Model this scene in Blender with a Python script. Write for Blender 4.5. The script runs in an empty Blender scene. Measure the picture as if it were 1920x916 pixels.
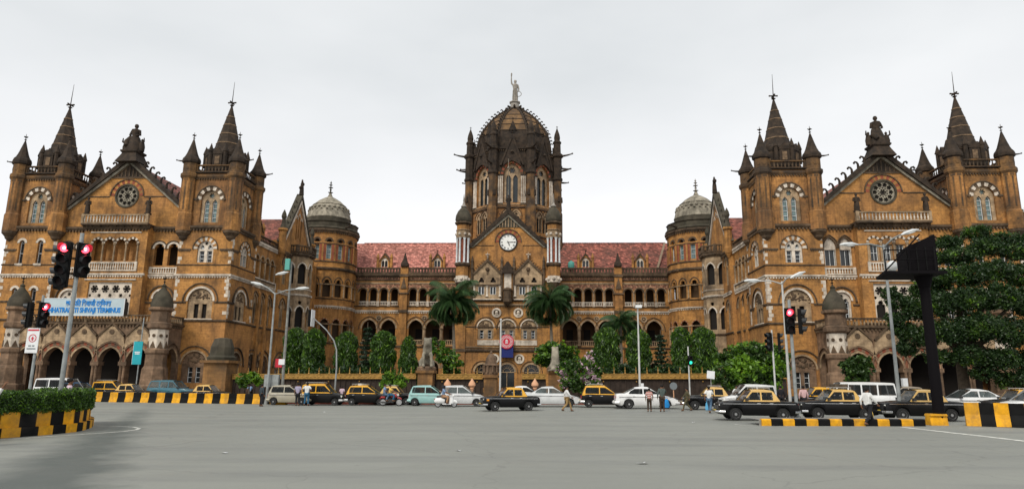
import bpy, bmesh, math, random
from math import sin, cos, pi, radians, sqrt, atan2, hypot
from mathutils import Vector, Matrix, Euler
from mathutils.geometry import delaunay_2d_cdt

scene = bpy.context.scene
COL = scene.collection
rnd = random.Random(7)

# ------------------------------------------------------------------ camera
H = 1.97                                   # eye height
F, YAW, PITCH, ROLL = 1260.47, radians(3.112), radians(11.412), radians(.5504)
cd = bpy.data.cameras.new('camera'); cam = bpy.data.objects.new('camera', cd); COL.objects.link(cam)
cd.sensor_width = 36; cd.lens = F / 1920 * 36; cd.clip_end = 3000; cd.clip_start = .1
cam.matrix_world = (Matrix.Translation((0, 0, H)) @ Matrix.Rotation(YAW, 4, 'Z') @ Matrix.Rotation(pi / 2 + PITCH, 4, 'X')
                    @ Matrix.Rotation(ROLL, 4, 'Z'))
scene.camera = cam

# ------------------------------------------------------------------ sky
SUN_EL, SUN_AZ = radians(46), radians(205)         # azimuth clockwise from +Y
w = bpy.data.worlds.new('World'); scene.world = w; w.use_nodes = True
nt = w.node_tree; N = nt.nodes; Lk = nt.links; N.clear()
out = N.new('ShaderNodeOutputWorld'); bg = N.new('ShaderNodeBackground'); bg.inputs[1].default_value = .074
sky = N.new('ShaderNodeTexSky'); sky.sky_type = 'NISHITA'; sky.sun_disc = False
sky.sun_elevation = SUN_EL; sky.sun_rotation = SUN_AZ; sky.dust_density = 4
tc = N.new('ShaderNodeTexCoord'); mp = N.new('ShaderNodeMapping'); mp.inputs['Scale'].default_value = (1, 1, 2.6)
nz = N.new('ShaderNodeTexNoise'); nz.inputs['Scale'].default_value = 1.3; nz.inputs['Detail'].default_value = 5; nz.inputs['Roughness'].default_value = .5
cr = N.new('ShaderNodeValToRGB'); cr.color_ramp.elements[0].position = .3; cr.color_ramp.elements[1].position = .68
cr.color_ramp.elements[0].color = (6.1, 6.4, 6.6, 1); cr.color_ramp.elements[1].color = (8.2, 8.35, 8.45, 1)
# the cloud deck thins towards the horizon all round
sep = N.new('ShaderNodeSeparateXYZ'); rg = N.new('ShaderNodeMapRange')
rg.inputs[1].default_value = .02; rg.inputs[2].default_value = .42; rg.inputs[3].default_value = .85; rg.inputs[4].default_value = 0
mxh = N.new('ShaderNodeMix'); mxh.data_type = 'RGBA'; mxh.inputs[7].default_value = (11.0, 10.85, 11.0, 1)
mx = N.new('ShaderNodeMix'); mx.data_type = 'RGBA'; mx.inputs[0].default_value = .96
Lk.new(tc.outputs['Generated'], mp.inputs[0]); Lk.new(mp.outputs[0], nz.inputs['Vector']); Lk.new(nz.outputs[0], cr.inputs[0])
Lk.new(tc.outputs['Generated'], sep.inputs[0]); Lk.new(sep.outputs[2], rg.inputs[0]); Lk.new(rg.outputs[0], mxh.inputs[0])
Lk.new(cr.outputs[0], mxh.inputs[6]); Lk.new(sky.outputs[0], mx.inputs[6]); Lk.new(mxh.outputs[2], mx.inputs[7])
Lk.new(mx.outputs[2], bg.inputs[0]); Lk.new(bg.outputs[0], out.inputs[0])

# ------------------------------------------------------------------ sun (soft, through cloud)
sd = bpy.data.lights.new('sun', 'SUN'); sd.energy = 1.5; sd.angle = radians(24); sd.color = (1, .95, .86)
so = bpy.data.objects.new('sun', sd); COL.objects.link(so)
sv = Vector((sin(SUN_AZ) * cos(SUN_EL), cos(SUN_AZ) * cos(SUN_EL), sin(SUN_EL)))
so.rotation_euler = sv.to_track_quat('Z', 'Y').to_euler(); so.location = sv * 100
vs = scene.view_settings
vs.view_transform = 'Standard'; vs.look = 'None'; vs.exposure = .62; vs.gamma = 1; vs.use_curve_mapping = False
scene.cycles.max_bounces = 6; scene.cycles.diffuse_bounces = 2; scene.cycles.glossy_bounces = 3; scene.cycles.transparent_max_bounces = 6

# ------------------------------------------------------------------ pixel helpers (photo pixel -> place)
def ray(px, py):
    a, b = px - 960, py - 458
    c, s = cos(ROLL), sin(ROLL)
    x, y = c * a + s * b, -s * a + c * b
    u = -y / F; x /= F
    yc = cos(PITCH) - u * sin(PITCH); zc = sin(PITCH) + u * cos(PITCH)
    return x * cos(YAW) - yc * sin(YAW), x * sin(YAW) + yc * cos(YAW), zc
def at(px, py, Y):
    r = ray(px, py); t = Y / r[1]; return Vector((r[0] * t, Y, r[2] * t + H))
SLOPE = .0105                                # the street falls gently to the left
def gz(x): return SLOPE * min(18., max(-18., x))
def gnd(px, py, z=0.):
    r = ray(px, py); g = 0.
    for _ in range(12): t = (z + g - H) / r[2]; g = gz(r[0] * t)
    return Vector((r[0] * t, r[1] * t, z + g))

# ------------------------------------------------------------------ materials
MATS = {}
def mat(name, col, rough=.85, spec=.3, metal=0., var=.0, vscale=1.5, stain=0., stain_col=(.03, .025, .02), streak=0.,
        course=0., bump=0., bscale=12., coat=0., emit=None, col2=None, brick=None, obvar=0., grime=0., bc=None, broad=None):
    if name in MATS: return MATS[name]
    m = bpy.data.materials.new(name); m.use_nodes = True; MATS[name] = m
    n = m.node_tree.nodes; l = m.node_tree.links
    b = n['Principled BSDF']
    b.inputs['Base Color'].default_value = (*col, 1); b.inputs['Roughness'].default_value = rough
    b.inputs['Metallic'].default_value = metal; b.inputs['Specular IOR Level'].default_value = spec
    if coat: b.inputs['Coat Weight'].default_value = coat; b.inputs['Coat Roughness'].default_value = .08
    if emit:
        b.inputs['Emission Color'].default_value = (*emit[0], 1); b.inputs['Emission Strength'].default_value = emit[1]
    def mixc(fac, a, c2, mode='MIX'):
        x = n.new('ShaderNodeMix'); x.data_type = 'RGBA'; x.blend_type = mode
        for s, v in ((0, fac), (6, a), (7, c2)):
            if isinstance(v, tuple): x.inputs[s].default_value = (*v, 1)
            elif isinstance(v, (int, float)): x.inputs[s].default_value = v
            else: l.new(v, x.inputs[s])
        return x.outputs[2]
    if not (var or stain or course or brick or bump or streak or obvar): return m
    geo = n.new('ShaderNodeNewGeometry'); pos = geo.outputs['Position']
    def noise(scale, detail=4, vec=None, rough_=.55):
        x = n.new('ShaderNodeTexNoise'); x.inputs['Scale'].default_value = scale; x.inputs['Detail'].default_value = detail
        x.inputs['Roughness'].default_value = rough_
        l.new(vec or pos, x.inputs['Vector']); return x.outputs[0]
    def ramp(v, lo, hi):
        x = n.new('ShaderNodeMapRange'); x.inputs[1].default_value = lo; x.inputs[2].default_value = hi; l.new(v, x.inputs[0]); return x.outputs[0]
    c = col
    if var:
        d = col2 or tuple(k * (1 - var) for k in col)
        c = mixc(ramp(noise(vscale, 5), .38, .64), c, d)
    if broad: c = mixc(ramp(noise(.16, 3), .42, .62), c, broad)
    if obvar:
        oi = n.new('ShaderNodeObjectInfo'); hs = n.new('ShaderNodeHueSaturation')
        mr = n.new('ShaderNodeMapRange'); mr.inputs[3].default_value = 1 - obvar; mr.inputs[4].default_value = 1 + obvar
        l.new(oi.outputs['Random'], mr.inputs[0]); l.new(mr.outputs[0], hs.inputs['Value'])
        if isinstance(c, tuple): hs.inputs['Color'].default_value = (*c, 1)
        else: l.new(c, hs.inputs['Color'])
        c = hs.outputs[0]
    hgt = None
    if course or brick:
        # coursed blocks on walls of any direction: (x + y, z)
        sp = n.new('ShaderNodeSeparateXYZ'); l.new(pos, sp.inputs[0])
        ad = n.new('ShaderNodeMath'); l.new(sp.outputs[0], ad.inputs[0]); l.new(sp.outputs[1], ad.inputs[1])
        cb = n.new('ShaderNodeCombineXYZ'); l.new(ad.outputs[0], cb.inputs[0]); l.new(sp.outputs[2], cb.inputs[1])
        bt = n.new('ShaderNodeTexBrick'); l.new(cb.outputs[0], bt.inputs['Vector'])
        bw, bh = brick or (.62, course)
        bt.inputs['Scale'].default_value = 1; bt.inputs['Brick Width'].default_value = bw; bt.inputs['Row Height'].default_value = bh
        bt.inputs['Mortar Size'].default_value = bh * .045; bt.inputs['Mortar Smooth'].default_value = .4
        bt.inputs['Color1'].default_value = (1.08, 1.07, 1.06, 1); bt.inputs['Color2'].default_value = (.86, .84, .82, 1); bt.inputs['Mortar'].default_value = (.72, .66, .6, 1)
        c = mixc(.85, c, bt.outputs[0], 'MULTIPLY'); hgt = bt.outputs[1]
    if bc:
        bt.inputs['Color1'].default_value = (bc[0],) * 3 + (1,); bt.inputs['Color2'].default_value = (bc[1],) * 3 + (1,); bt.inputs['Mortar'].default_value = (.35, .3, .28, 1)
        c = mixc(1., c if not isinstance(c, tuple) else c, bt.outputs[0], 'MULTIPLY')
    if grime:                                      # fine blotchy weathering
        x = n.new('ShaderNodeMath'); x.operation = 'MULTIPLY'; x.inputs[1].default_value = grime; l.new(ramp(noise(3.2, 6, rough_=.7), .5, .68), x.inputs[0])
        c = mixc(x.outputs[0], c, stain_col)
    if stain:
        c = mixc(ramp(noise(.33, 7, rough_=.68), .62 - stain * .3, .9 - stain * .25), c, stain_col)
    if streak:
        mpn = n.new('ShaderNodeMapping'); mpn.inputs['Scale'].default_value = (1.3, 1.3, .16); l.new(pos, mpn.inputs[0])
        f = ramp(noise(1.0, 6, mpn.outputs[0], .65), .66 - streak * .3, .86 - streak * .2)
        x = n.new('ShaderNodeMath'); x.operation = 'MULTIPLY'; x.inputs[1].default_value = .8; l.new(f, x.inputs[0])
        c = mixc(x.outputs[0], c, stain_col)
    if isinstance(c, tuple): pass
    else: l.new(c, b.inputs['Base Color'])
    if bump or hgt:
        bn = n.new('ShaderNodeBump'); bn.inputs['Strength'].default_value = .5; bn.inputs['Distance'].default_value = .03 if not bump else bump
        nv = noise(bscale, 4)
        if hgt:
            iv = n.new('ShaderNodeMath'); iv.operation = 'SUBTRACT'; l.new(nv, iv.inputs[0]); l.new(hgt, iv.inputs[1]); nv = iv.outputs[0]
        l.new(nv, bn.inputs['Height']); l.new(bn.outputs[0], b.inputs['Normal'])
    return m

SOOT = (.035, .028, .02)
mat('stone', (.58, .285, .082), var=.32, vscale=1.1, course=.33, stain=.56, stain_col=(.075, .043, .022), streak=.54, bump=.02, grime=.5, broad=(.43, .21, .070))
mat('stone_up', (.56, .27, .082), var=.38, vscale=.9, course=.33, stain=.66, stain_col=(.05, .033, .02), streak=.72, bump=.02, grime=.55, broad=(.32, .155, .06))
mat('stone_old', (.37, .19, .065), var=.4, vscale=.9, course=.33, stain=.7, stain_col=(.075, .05, .03), streak=.55, bump=.02)
mat('red', (.30, .085, .045), var=.35, vscale=2, stain=.3, stain_col=SOOT)
mat('trim', (.72, .63, .52), var=.35, vscale=1.6, stain=.45, stain_col=(.09, .065, .045), streak=.35, bump=.015)
mat('moulding', (.175, .115, .068), var=.5, vscale=2.2, stain=.8, stain_col=(.032, .024, .017), streak=.5, bump=.02)
mat('buff', (.50, .36, .22), var=.4, vscale=1.4, course=.3, stain=.6, stain_col=(.07, .05, .035), streak=.5, bump=.02)
mat('porch', (.31, .20, .125), var=.45, vscale=1.2, course=.3, stain=.7, stain_col=(.05, .036, .026), streak=.5, bump=.02)
mat('soot', (.024, .017, .012), var=.5, vscale=1.8, col2=(.055, .037, .024), stain=.4, stain_col=(.014, .012, .010), bump=.03, bscale=6)
mat('soot_ochre', (.235, .125, .045), var=.6, vscale=.7, col2=(.06, .043, .03), course=.33, stain=.6, stain_col=(.04, .03, .022), streak=.6, bump=.02)
mat('band', (.22, .145, .085), var=.5, vscale=2.5, stain=.4, stain_col=SOOT)
mat('dome_grey', (.37, .33, .255), var=.5, vscale=1.6, stain=.6, stain_col=(.055, .05, .035), streak=.6, bump=.02)
mat('dome_dark', (.085, .072, .05), var=.5, vscale=1.0, stain=.5, stain_col=(.035, .035, .022), streak=.5, bump=.02)
mat('statue_stone', (.33, .30, .26), var=.3, vscale=2.5, stain=.35, stain_col=(.1, .09, .07))
mat('frieze', (.40, .235, .14), var=.4, vscale=2.5, col2=(.30, .12, .08), brick=(.3, .3), bc=(1.25, .6), stain=.45, stain_col=(.08, .05, .035), bump=.03)
mat('moss', (.06, .075, .03), var=.5, vscale=3)
mat('tile', (.37, .125, .09), var=.5, vscale=2.6, col2=(.19, .065, .05), brick=(.4, .24), bc=(1.3, .6), stain=.7, stain_col=(.085, .045, .035), streak=.3, bump=.05, bscale=4)
mat('tile_pink', (.62, .265, .21), var=.5, vscale=2.6, col2=(.36, .125, .095), brick=(.4, .24), bc=(1.2, .68), stain=.5, stain_col=(.16, .07, .05), bump=.05, bscale=4)
mat('inside', (.085, .048, .022), var=.3, vscale=.8, stain=.5, stain_col=(.05, .04, .03))  # base colour darkened to stand in for deep shade behind the arches
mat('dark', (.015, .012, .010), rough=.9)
mat('glass', (.02, .024, .026), rough=.12, spec=.5)
mat('glass_pale', (.16, .24, .24), rough=.2, spec=.5, var=.5, vscale=1.5)
mat('white_wood', (.68, .70, .70), rough=.6, var=.25, vscale=3)
mat('clock_white', (.82, .82, .78), rough=.5)
mat('black', (.012, .012, .012), rough=.5)
mat('teal', (.10, .35, .30), rough=.6)

# ------------------------------------------------------------------ mesh builder
def smooth_by_angle(me, ang=40):
    me.polygons.foreach_set('use_smooth', [True] * len(me.polygons))
    try: me.set_sharp_from_angle(angle=radians(ang))
    except Exception: pass

def inpoly(p, poly):
    x, y = p; r = False; j = len(poly) - 1
    for i in range(len(poly)):
        xi, yi = poly[i]; xj, yj = poly[j]
        if (yi > y) != (yj > y) and x < (xj - xi) * (y - yi) / (yj - yi) + xi: r = not r
        j = i
    return r
def area(p): return sum(p[i - 1][0] * p[i][1] - p[i][0] * p[i - 1][1] for i in range(len(p))) / 2
def ccw(p): return list(p) if area(p) > 0 else list(p)[::-1]

class MB:
    def __init__(s): s.v = []; s.f = []; s.m = []
    def add(s, vs, fs, mi=0):
        o = len(s.v); s.v += [tuple(p) for p in vs]; s.f += [tuple(i + o for i in f) for f in fs]; s.m += [mi] * len(fs); return s
    def box(s, x0, x1, y0, y1, z0, z1, mi=0):
        return s.add([(x0, y0, z0), (x1, y0, z0), (x1, y1, z0), (x0, y1, z0), (x0, y0, z1), (x1, y0, z1), (x1, y1, z1), (x0, y1, z1)],
                     [(0, 3, 2, 1), (4, 5, 6, 7), (0, 1, 5, 4), (1, 2, 6, 5), (2, 3, 7, 6), (3, 0, 4, 7)], mi)
    def prism(s, poly, y0, y1, mi=0):          # (x, z) polygon pushed from y0 (front) to y1
        p = ccw(poly); n = len(p)
        return s.add([(x, y0, z) for x, z in p] + [(x, y1, z) for x, z in p],
                     [tuple(range(n)), tuple(range(2 * n - 1, n - 1, -1))] + [(i, i + n, (i + 1) % n + n, (i + 1) % n) for i in range(n)], mi)
    def prismx(s, poly, x0, x1, mi=0):         # (y, z) polygon pushed along x
        p = ccw(poly); n = len(p)
        return s.add([(x0, y, z) for y, z in p] + [(x1, y, z) for y, z in p],
                     [tuple(range(n - 1, -1, -1)), tuple(range(n, 2 * n))] + [(i, (i + 1) % n, (i + 1) % n + n, i + n) for i in range(n)], mi)
    def prismz(s, poly, z0, z1, mi=0):
        p = ccw(poly); n = len(p)
        return s.add([(x, y, z0) for x, y in p] + [(x, y, z1) for x, y in p],
                     [tuple(range(n - 1, -1, -1)), tuple(range(n, 2 * n))] + [(i, (i + 1) % n, (i + 1) % n + n, i + n) for i in range(n)], mi)
    def lathe(s, prof, n=8, cx=0, cy=0, mi=0, ph=None, a0=0, a1=2 * pi):
        full = abs(a1 - a0 - 2 * pi) < 1e-6
        ph = pi / n if ph is None else ph
        k = n if full else n + 1
        vs = []
        for r, z in prof:
            for i in range(k):
                a = a0 + (a1 - a0) * i / n + (ph if full else 0); vs.append((cx + max(r, 1e-4) * cos(a), cy + max(r, 1e-4) * sin(a), z))
        fs = []
        for j in range(len(prof) - 1):
            for i in range(n):
                i2 = (i + 1) % k
                fs.append((j * k + i, j * k + i2, (j + 1) * k + i2, (j + 1) * k + i))
        if full:
            fs.append(tuple(range(n - 1, -1, -1))); fs.append(tuple(range((len(prof) - 1) * k, len(prof) * k)))
        return s.add(vs, fs, mi)
    def tube(s, pts, r, n=6, mi=0, cap=True):
        P = [Vector(p) for p in pts]; rr = r if isinstance(r, (list, tuple)) else [r] * len(P)
        vs = []; fs = []; up = Vector((0, 0, 1)); prev = None
        for i, p in enumerate(P):
            t = (P[min(i + 1, len(P) - 1)] - P[max(i - 1, 0)]).normalized()
            if prev is None: prev = t.cross(up) if abs(t.z) < .95 else t.cross(Vector((1, 0, 0)))
            a = (prev - t * prev.dot(t)).normalized(); prev = a; b = t.cross(a)
            for k in range(n):
                q = 2 * pi * k / n; vs.append(p + (a * cos(q) + b * sin(q)) * rr[i])
        for i in range(len(P) - 1):
            for k in range(n):
                k2 = (k + 1) % n; fs.append((i * n + k, i * n + k2, (i + 1) * n + k2, (i + 1) * n + k))
        if cap: fs += [tuple(range(n - 1, -1, -1)), tuple(range((len(P) - 1) * n, len(P) * n))]
        return s.add(vs, fs, mi)
    def wall(s, outer, holes, y0, y1, mi=0, mr=None, back=True):   # (x, z) panel with holes; front at y0
        loops = [ccw(outer)] + [ccw(h) for h in holes]; V = []; E = []
        for lp in loops:
            o = len(V); V += [Vector(p) for p in lp]; E += [(o + i, o + (i + 1) % len(lp)) for i in range(len(lp))]
        rv, re, rf = delaunay_2d_cdt(V, E, [], 0, 1e-5)[:3]
        pts = [(p.x, p.y) for p in rv]; tri = []
        for f in rf:
            c = (sum(pts[i][0] for i in f) / 3, sum(pts[i][1] for i in f) / 3)
            if inpoly(c, loops[0]) and not any(inpoly(c, h) for h in loops[1:]):
                tri.append(f if area([pts[i] for i in f]) > 0 else f[::-1])
        s.add([(x, y0, z) for x, z in pts], tri, mi)
        if back: s.add([(x, y1, z) for x, z in pts], [t[::-1] for t in tri], mi)
        for k, lp in enumerate(loops):
            n = len(lp)
            fs = [(i, i + n, (i + 1) % n + n, (i + 1) % n) for i in range(n)]
            if k: fs = [f[::-1] for f in fs]
            s.add([(x, y0, z) for x, z in lp] + [(x, y1, z) for x, z in lp], fs, mi if (mr is None or k == 0) else mr)
        return s
    def band(s, inner, outer, y0, y1, mi=0, alt=None, per=1):      # strip between two open polylines of equal length
        n = len(inner)
        for i in range(n - 1):
            m_ = mi if alt is None or (i // per) % 2 == 0 else alt
            a, b, c, d = inner[i], inner[i + 1], outer[i + 1], outer[i]
            if area([a, b, c, d]) < 0: a, b, c, d = b, a, d, c
            s.add([(x, y0, z) for x, z in (a, b, c, d)] + [(x, y1, z) for x, z in (a, b, c, d)],
                  [(0, 1, 2, 3), (0, 4, 5, 1), (1, 5, 6, 2), (2, 6, 7, 3), (3, 7, 4, 0)], m_)
        return s
    def sphere(s, c, r, n=8, m_=6, mi=0, sc=(1, 1, 1)):
        vs = []; fs = []
        for j in range(m_ + 1):
            t = pi * j / m_
            for i in range(n):
                a = 2 * pi * i / n; vs.append((c[0] + r * sc[0] * sin(t) * cos(a), c[1] + r * sc[1] * sin(t) * sin(a), c[2] + r * sc[2] * cos(t)))
        for j in range(m_):
            for i in range(n):
                i2 = (i + 1) % n; fs.append((j * n + i, (j + 1) * n + i, (j + 1) * n + i2, j * n + i2))
        return s.add(vs, fs, mi)
    def xf(s, M, start=0):
        s.v[start:] = [tuple(M @ Vector(p)) for p in s.v[start:]]; return s
    def mesh(s, name, mats, smooth=0):
        me = bpy.data.meshes.new(name); me.from_pydata(s.v, [], s.f)
        for m_ in mats: me.materials.append(MATS[m_])
        me.polygons.foreach_set('material_index', s.m)
        if smooth: smooth_by_angle(me, smooth)
        me.update(); return me

# ------------------------------------------------------------------ objects
WL = {}                       # world offset of each parent with no rotation
def obj(name, me, parent=None, loc=(0, 0, 0), rz=0., label=None, cat=None, group=None, kind=None):
    o = bpy.data.objects.new(name, me); COL.objects.link(o)
    o.location = loc; o.rotation_euler = (0, 0, rz)
    if parent is not None: o.parent = parent
    if label: o['label'] = label
    if cat: o['category'] = cat
    if group: o['group'] = group
    if kind: o['kind'] = kind
    return o
def thing(name, label, cat, loc=(0, 0, 0), rz=0., group=None): return obj(name, None, None, loc, rz, label, cat, group)
def copy_tree(o, parent=None):
    c = o.copy(); COL.objects.link(c); c.parent = parent
    for ch in list(o.children): copy_tree(ch, c)
    return c

# ------------------------------------------------------------------ arches
def arc(cx, zs, w_, kind='round', n=12, rise=None):
    r = w_ / 2
    if kind == 'round': return [(cx - r * cos(pi * i / n), zs + r * sin(pi * i / n)) for i in range(n + 1)]
    if kind == 'seg':
        h = rise or w_ * .22; R = (r * r + h * h) / (2 * h); a = math.asin(min(1, r / R))
        return [(cx + R * sin(-a + 2 * a * i / n), zs + h - R + R * cos(-a + 2 * a * i / n)) for i in range(n + 1)]
    if kind == 'pointed':
        k = rise or 1.; R = w_ * k                      # arc centres on the springing line
        t = math.acos((R - r) / R); h = n // 2
        L = [(cx - r + R - R * cos(t * i / h), zs + R * sin(t * i / h)) for i in range(h + 1)]
        return L + [(2 * cx - x, z) for x, z in L[-2::-1]]
    if kind == 'trefoil':                               # two side lobes and a raised top lobe
        rl = r * .42; rt = r * .60
        L = [(cx - r + rl - rl * cos(a), zs + rl * 1.1 * sin(a)) for a in [pi * .62 * i / 4 for i in range(5)]]
        zt = zs + r * .72
        T = [(cx - rt * cos(a), zt + rt * sin(a)) for a in [-.35 + (pi + .7) * i / 8 for i in range(9)]]
        return L + T + [(2 * cx - x, z) for x, z in L[::-1]]
    if kind == 'flat': return [(cx - r, zs), (cx + r, zs)]
def opening(cx, z0, w_, zs, kind, n=12, rise=None): return [(cx - w_ / 2, z0)] + arc(cx, zs, w_, kind, n, rise) + [(cx + w_ / 2, z0)]
def circ(cx, cz, r, n=16): return [(cx + r * cos(2 * pi * i / n), cz + r * sin(2 * pi * i / n)) for i in range(n)]
def foil(cx, cz, r, k=6, n=5):                          # multifoil outline
    P = []
    for j in range(k):
        a0 = 2 * pi * j / k; c = (cx + r * .58 * cos(a0), cz + r * .58 * sin(a0)); rl = r * .42
        for i in range(n + 1):
            a = a0 - pi * .62 + pi * 1.24 * i / n; P.append((c[0] + rl * cos(a), c[1] + rl * sin(a)))
    return P
def grow(poly, cx, cz, d):                              # push an arch polyline outward from its centre
    o = []
    for x, z in poly:
        L = hypot(x - cx, z - cz) or 1; o.append((x + (x - cx) / L * d, z + (z - cz) / L * d))
    return o

# ================================================================== THE TERMINUS
AX = -6.86
BY = 114.
ROOT = thing('railway_terminus', 'ornate ochre stone Gothic railway terminus with clock gable, dome and two turreted wings', 'building', (AX, BY, 0))
def bo(name, me, x, Y, z, rz=0., label=None, parent=None): return obj(name, me, parent or ROOT, (x, Y - BY, z), rz, label)

# ---- window and arch styles; origin at the middle of the sill on the wall face, +y into the wall
ST = {}
def style(name, w, zs, kind='round', rise=None, lights=(), roundels=(), frame=0, pane='glass', arch=None, hood=None, sill=.0,
          depth=.34, infill='trim', n=12, transoms=2, blind=False, tymp=None):
    S = dict(w=w, zs=zs, kind=kind, rise=rise, n=n, parts=[])
    S['open'] = opening(0, 0, w, zs, kind, n, rise)
    top = max(p[1] for p in S['open']); S['top'] = top
    d = depth
    if lights or roundels or tymp:
        b = MB(); holes = [opening(*q) for q in lights] + [foil(*q, 6) if q[2] > .22 else circ(*q, 10) for q in roundels]
        b.wall(S['open'], holes, d * .45, d * .45 + .14, 0)
        for q in lights: b.band(arc(q[0], q[3], q[2], q[4]), grow(arc(q[0], q[3], q[2], q[4]), q[0], q[3], .07), d * .45 - .04, d * .45 + .01, 0)
        if tymp:                                       # carved lunette with a scalloped edge
            zc, rr = tymp
            for k in range(13):
                a = pi * k / 12; b.sphere((rr * cos(a), d * .42, zc + rr * sin(a)), .11, 6, 4, 0)
            for k in range(26):
                a = pi * rnd.random(); q = rr * .8 * sqrt(rnd.random()); b.sphere((q * cos(a), d * .45, zc + .12 + q * .9 * sin(a)), .1 + .1 * rnd.random(), 6, 4, 1, (1, .6, 1))
        S['parts'].append(('tracery', b.mesh(name + '_tracery', [infill, 'moulding'])))
    if frame:
        b = MB(); y0, y1 = d * .45 + .16, d * .45 + .22; t = .055
        for (cx, z0, lw, zz, kd, *_) in (lights or [(0, .03, w, zs, kind)]):
            h = lw / 2 - .01
            b.box(cx - h, cx - h + t * 1.3, y0, y1, z0, zz); b.box(cx + h - t * 1.3, cx + h, y0, y1, z0, zz)
            for k in range(transoms + 2):
                z = z0 + (zz - z0) * k / (transoms + 1); b.box(cx - h + t * 1.3, cx + h - t * 1.3, y0 + .005, y1 - .005, z - t * .5, z + t * .5)
            if frame > 1: b.box(cx - t * .5, cx + t * .5, y0 + .01, y1 - .01, z0, zz)
            if kd != 'flat':
                A = arc(cx, zz, lw - .02, kd); b.band(grow(A, cx, zz, -t * 1.3), A, y0, y1)
        S['parts'].append(('frame', b.mesh(name + '_frame', ['white_wood'])))
    if pane:
        b = MB(); b.prism(S['open'], d * .45 + .26, d * .45 + .30); S['parts'].append(('pane', b.mesh(name + '_pane', [pane])))
    if arch:
        t, proud, m1, m2, per = arch
        b = MB(); A = arc(0, zs, w, kind, n, rise); cz = zs if kind != 'seg' else zs - w * .3
        b.band(A, grow(A, 0, cz, t), -proud, .05, 0, 1 if m2 else None, per)
        if hood:
            g0, ht, hm = hood
            b.band(grow(A, 0, cz, t + g0), grow(A, 0, cz, t + g0 + ht), -proud - .09, .03, 2)
            for sg in (-1, 1): b.sphere((sg * (w / 2 + t + g0 + ht * .5), -proud - .06, zs - .06), ht * .9, 6, 5, 2)
        S['parts'].append(('arch', b.mesh(name + '_arch', [m1, m2 or m1, (hood or (0, 0, 'moulding'))[2]])))
    if sill:
        b = MB(); b.box(-w / 2 - .15, w / 2 + .15, -.14, .02, -sill, 0); b.box(-w / 2 - .08, w / 2 + .08, -.08, .02, -sill - .1, -sill)
        S['parts'].append(('sill', b.mesh(name + '_sill', ['trim'])))
    ST[name] = S
def put(sty, x, Y, z, rz, label=None):
    """one window (or open arch): the first piece is the window, the others its parts"""
    S = ST[sty]; P = S['parts']
    if not P: return
    nm = 'window' if any(p[0] in ('pane', 'frame', 'tracery') for p in P) else 'arch'
    if len(P) == 1 or nm == 'arch': return bo(P[0][0] if nm == 'arch' else 'window', P[0][1], x, Y, z, rz)
    r = bo('window', None, x, Y, z, rz)
    for k, me in P: obj(k, me, r)
def facade(x, Y, rz, outer, ops, thick=.5, m='stone', name='wall', mr=None, extra=()):
    """a wall panel with its openings; (x, Y) is the panel's own origin at ground level"""
    b = MB(); holes = [[(cx + p[0], z + p[1]) for p in ST[s]['open']] for s, cx, z in ops] + list(extra)
    b.wall(outer, holes, 0, thick, 0, 1 if mr else None)
    o = bo(name, b.mesh('wall', [m, mr or m]), x, Y, 0, rz)
    for s, cx, z in ops: put(s, x + cx * cos(rz), Y + cx * sin(rz), z, rz)
    return o
def rect(x0, x1, z0, z1): return [(x0, z0), (x1, z0), (x1, z1), (x0, z1)]
def strings(x, Y, rz, x0, x1, rows):
    """projecting courses along a wall; row = (z, height, projection, material, dentil size)"""
    for z, h, p, m, dn in rows:
        b = MB(); b.prismx([(.04, z), (-p * .5, z), (-p, z + h * .45), (-p, z + h), (.04, z + h)], x0 - p * .9, x1 + p * .9)
        if dn:
            k = max(2, int((x1 - x0) / (dn * 2)))
            for i in range(k):
                c = x0 + (x1 - x0) * (i + .5) / k; b.box(c - dn * .45, c + dn * .45, -p * .82, .03, z - dn * 1.1, z - .004, 1)
        bo('string_course', b.mesh('string', [m, 'trim' if m == 'trim' else 'moulding']), x, Y, 0, rz)
def balustrade(x, Y, rz, x0, x1, z0, h=.95, m='buff', m2=None, step=.36, t=.26, name='balustrade'):
    b = MB(); b.box(x0, x1, -t / 2 - .04, t / 2 + .04, z0 + h - .16, z0 + h); b.box(x0, x1, -t / 2 - .02, t / 2 + .02, z0, z0 + .14)
    k = max(1, int((x1 - x0) / step))
    for i in range(k):
        c = x0 + (x1 - x0) * (i + .5) / k
        b.lathe([(.07, z0 + .14), (.11, z0 + h * .36), (.06, z0 + h * .62), (.1, z0 + h - .16)], 6, c, 0, 1)
    for c in (x0, x1): b.box(c - .16, c + .16, -t / 2 - .06, t / 2 + .06, z0 - .005, z0 + h + .05)
    return bo(name, b.mesh('balustrade', [m, m2 or m]), x, Y, 0, rz)
def quoins(x, Y, rz, x0, z0, z1, side=1, m='trim'):
    b = MB(); z = z0; k = 0
    while z < z1 - .1:
        w_ = (.34, .52)[k % 2] + rnd.uniform(-.05, .05)
        if rnd.random() < .78: b.box(min(x0, x0 + side * w_), max(x0, x0 + side * w_), -.022, .02, z + .012, min(z + .43, z1))
        z += .45; k += 1
    if b.v: bo('quoins', b.mesh('quoins', [m]), x, Y, 0, rz)['kind'] = 'stuff'

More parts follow.
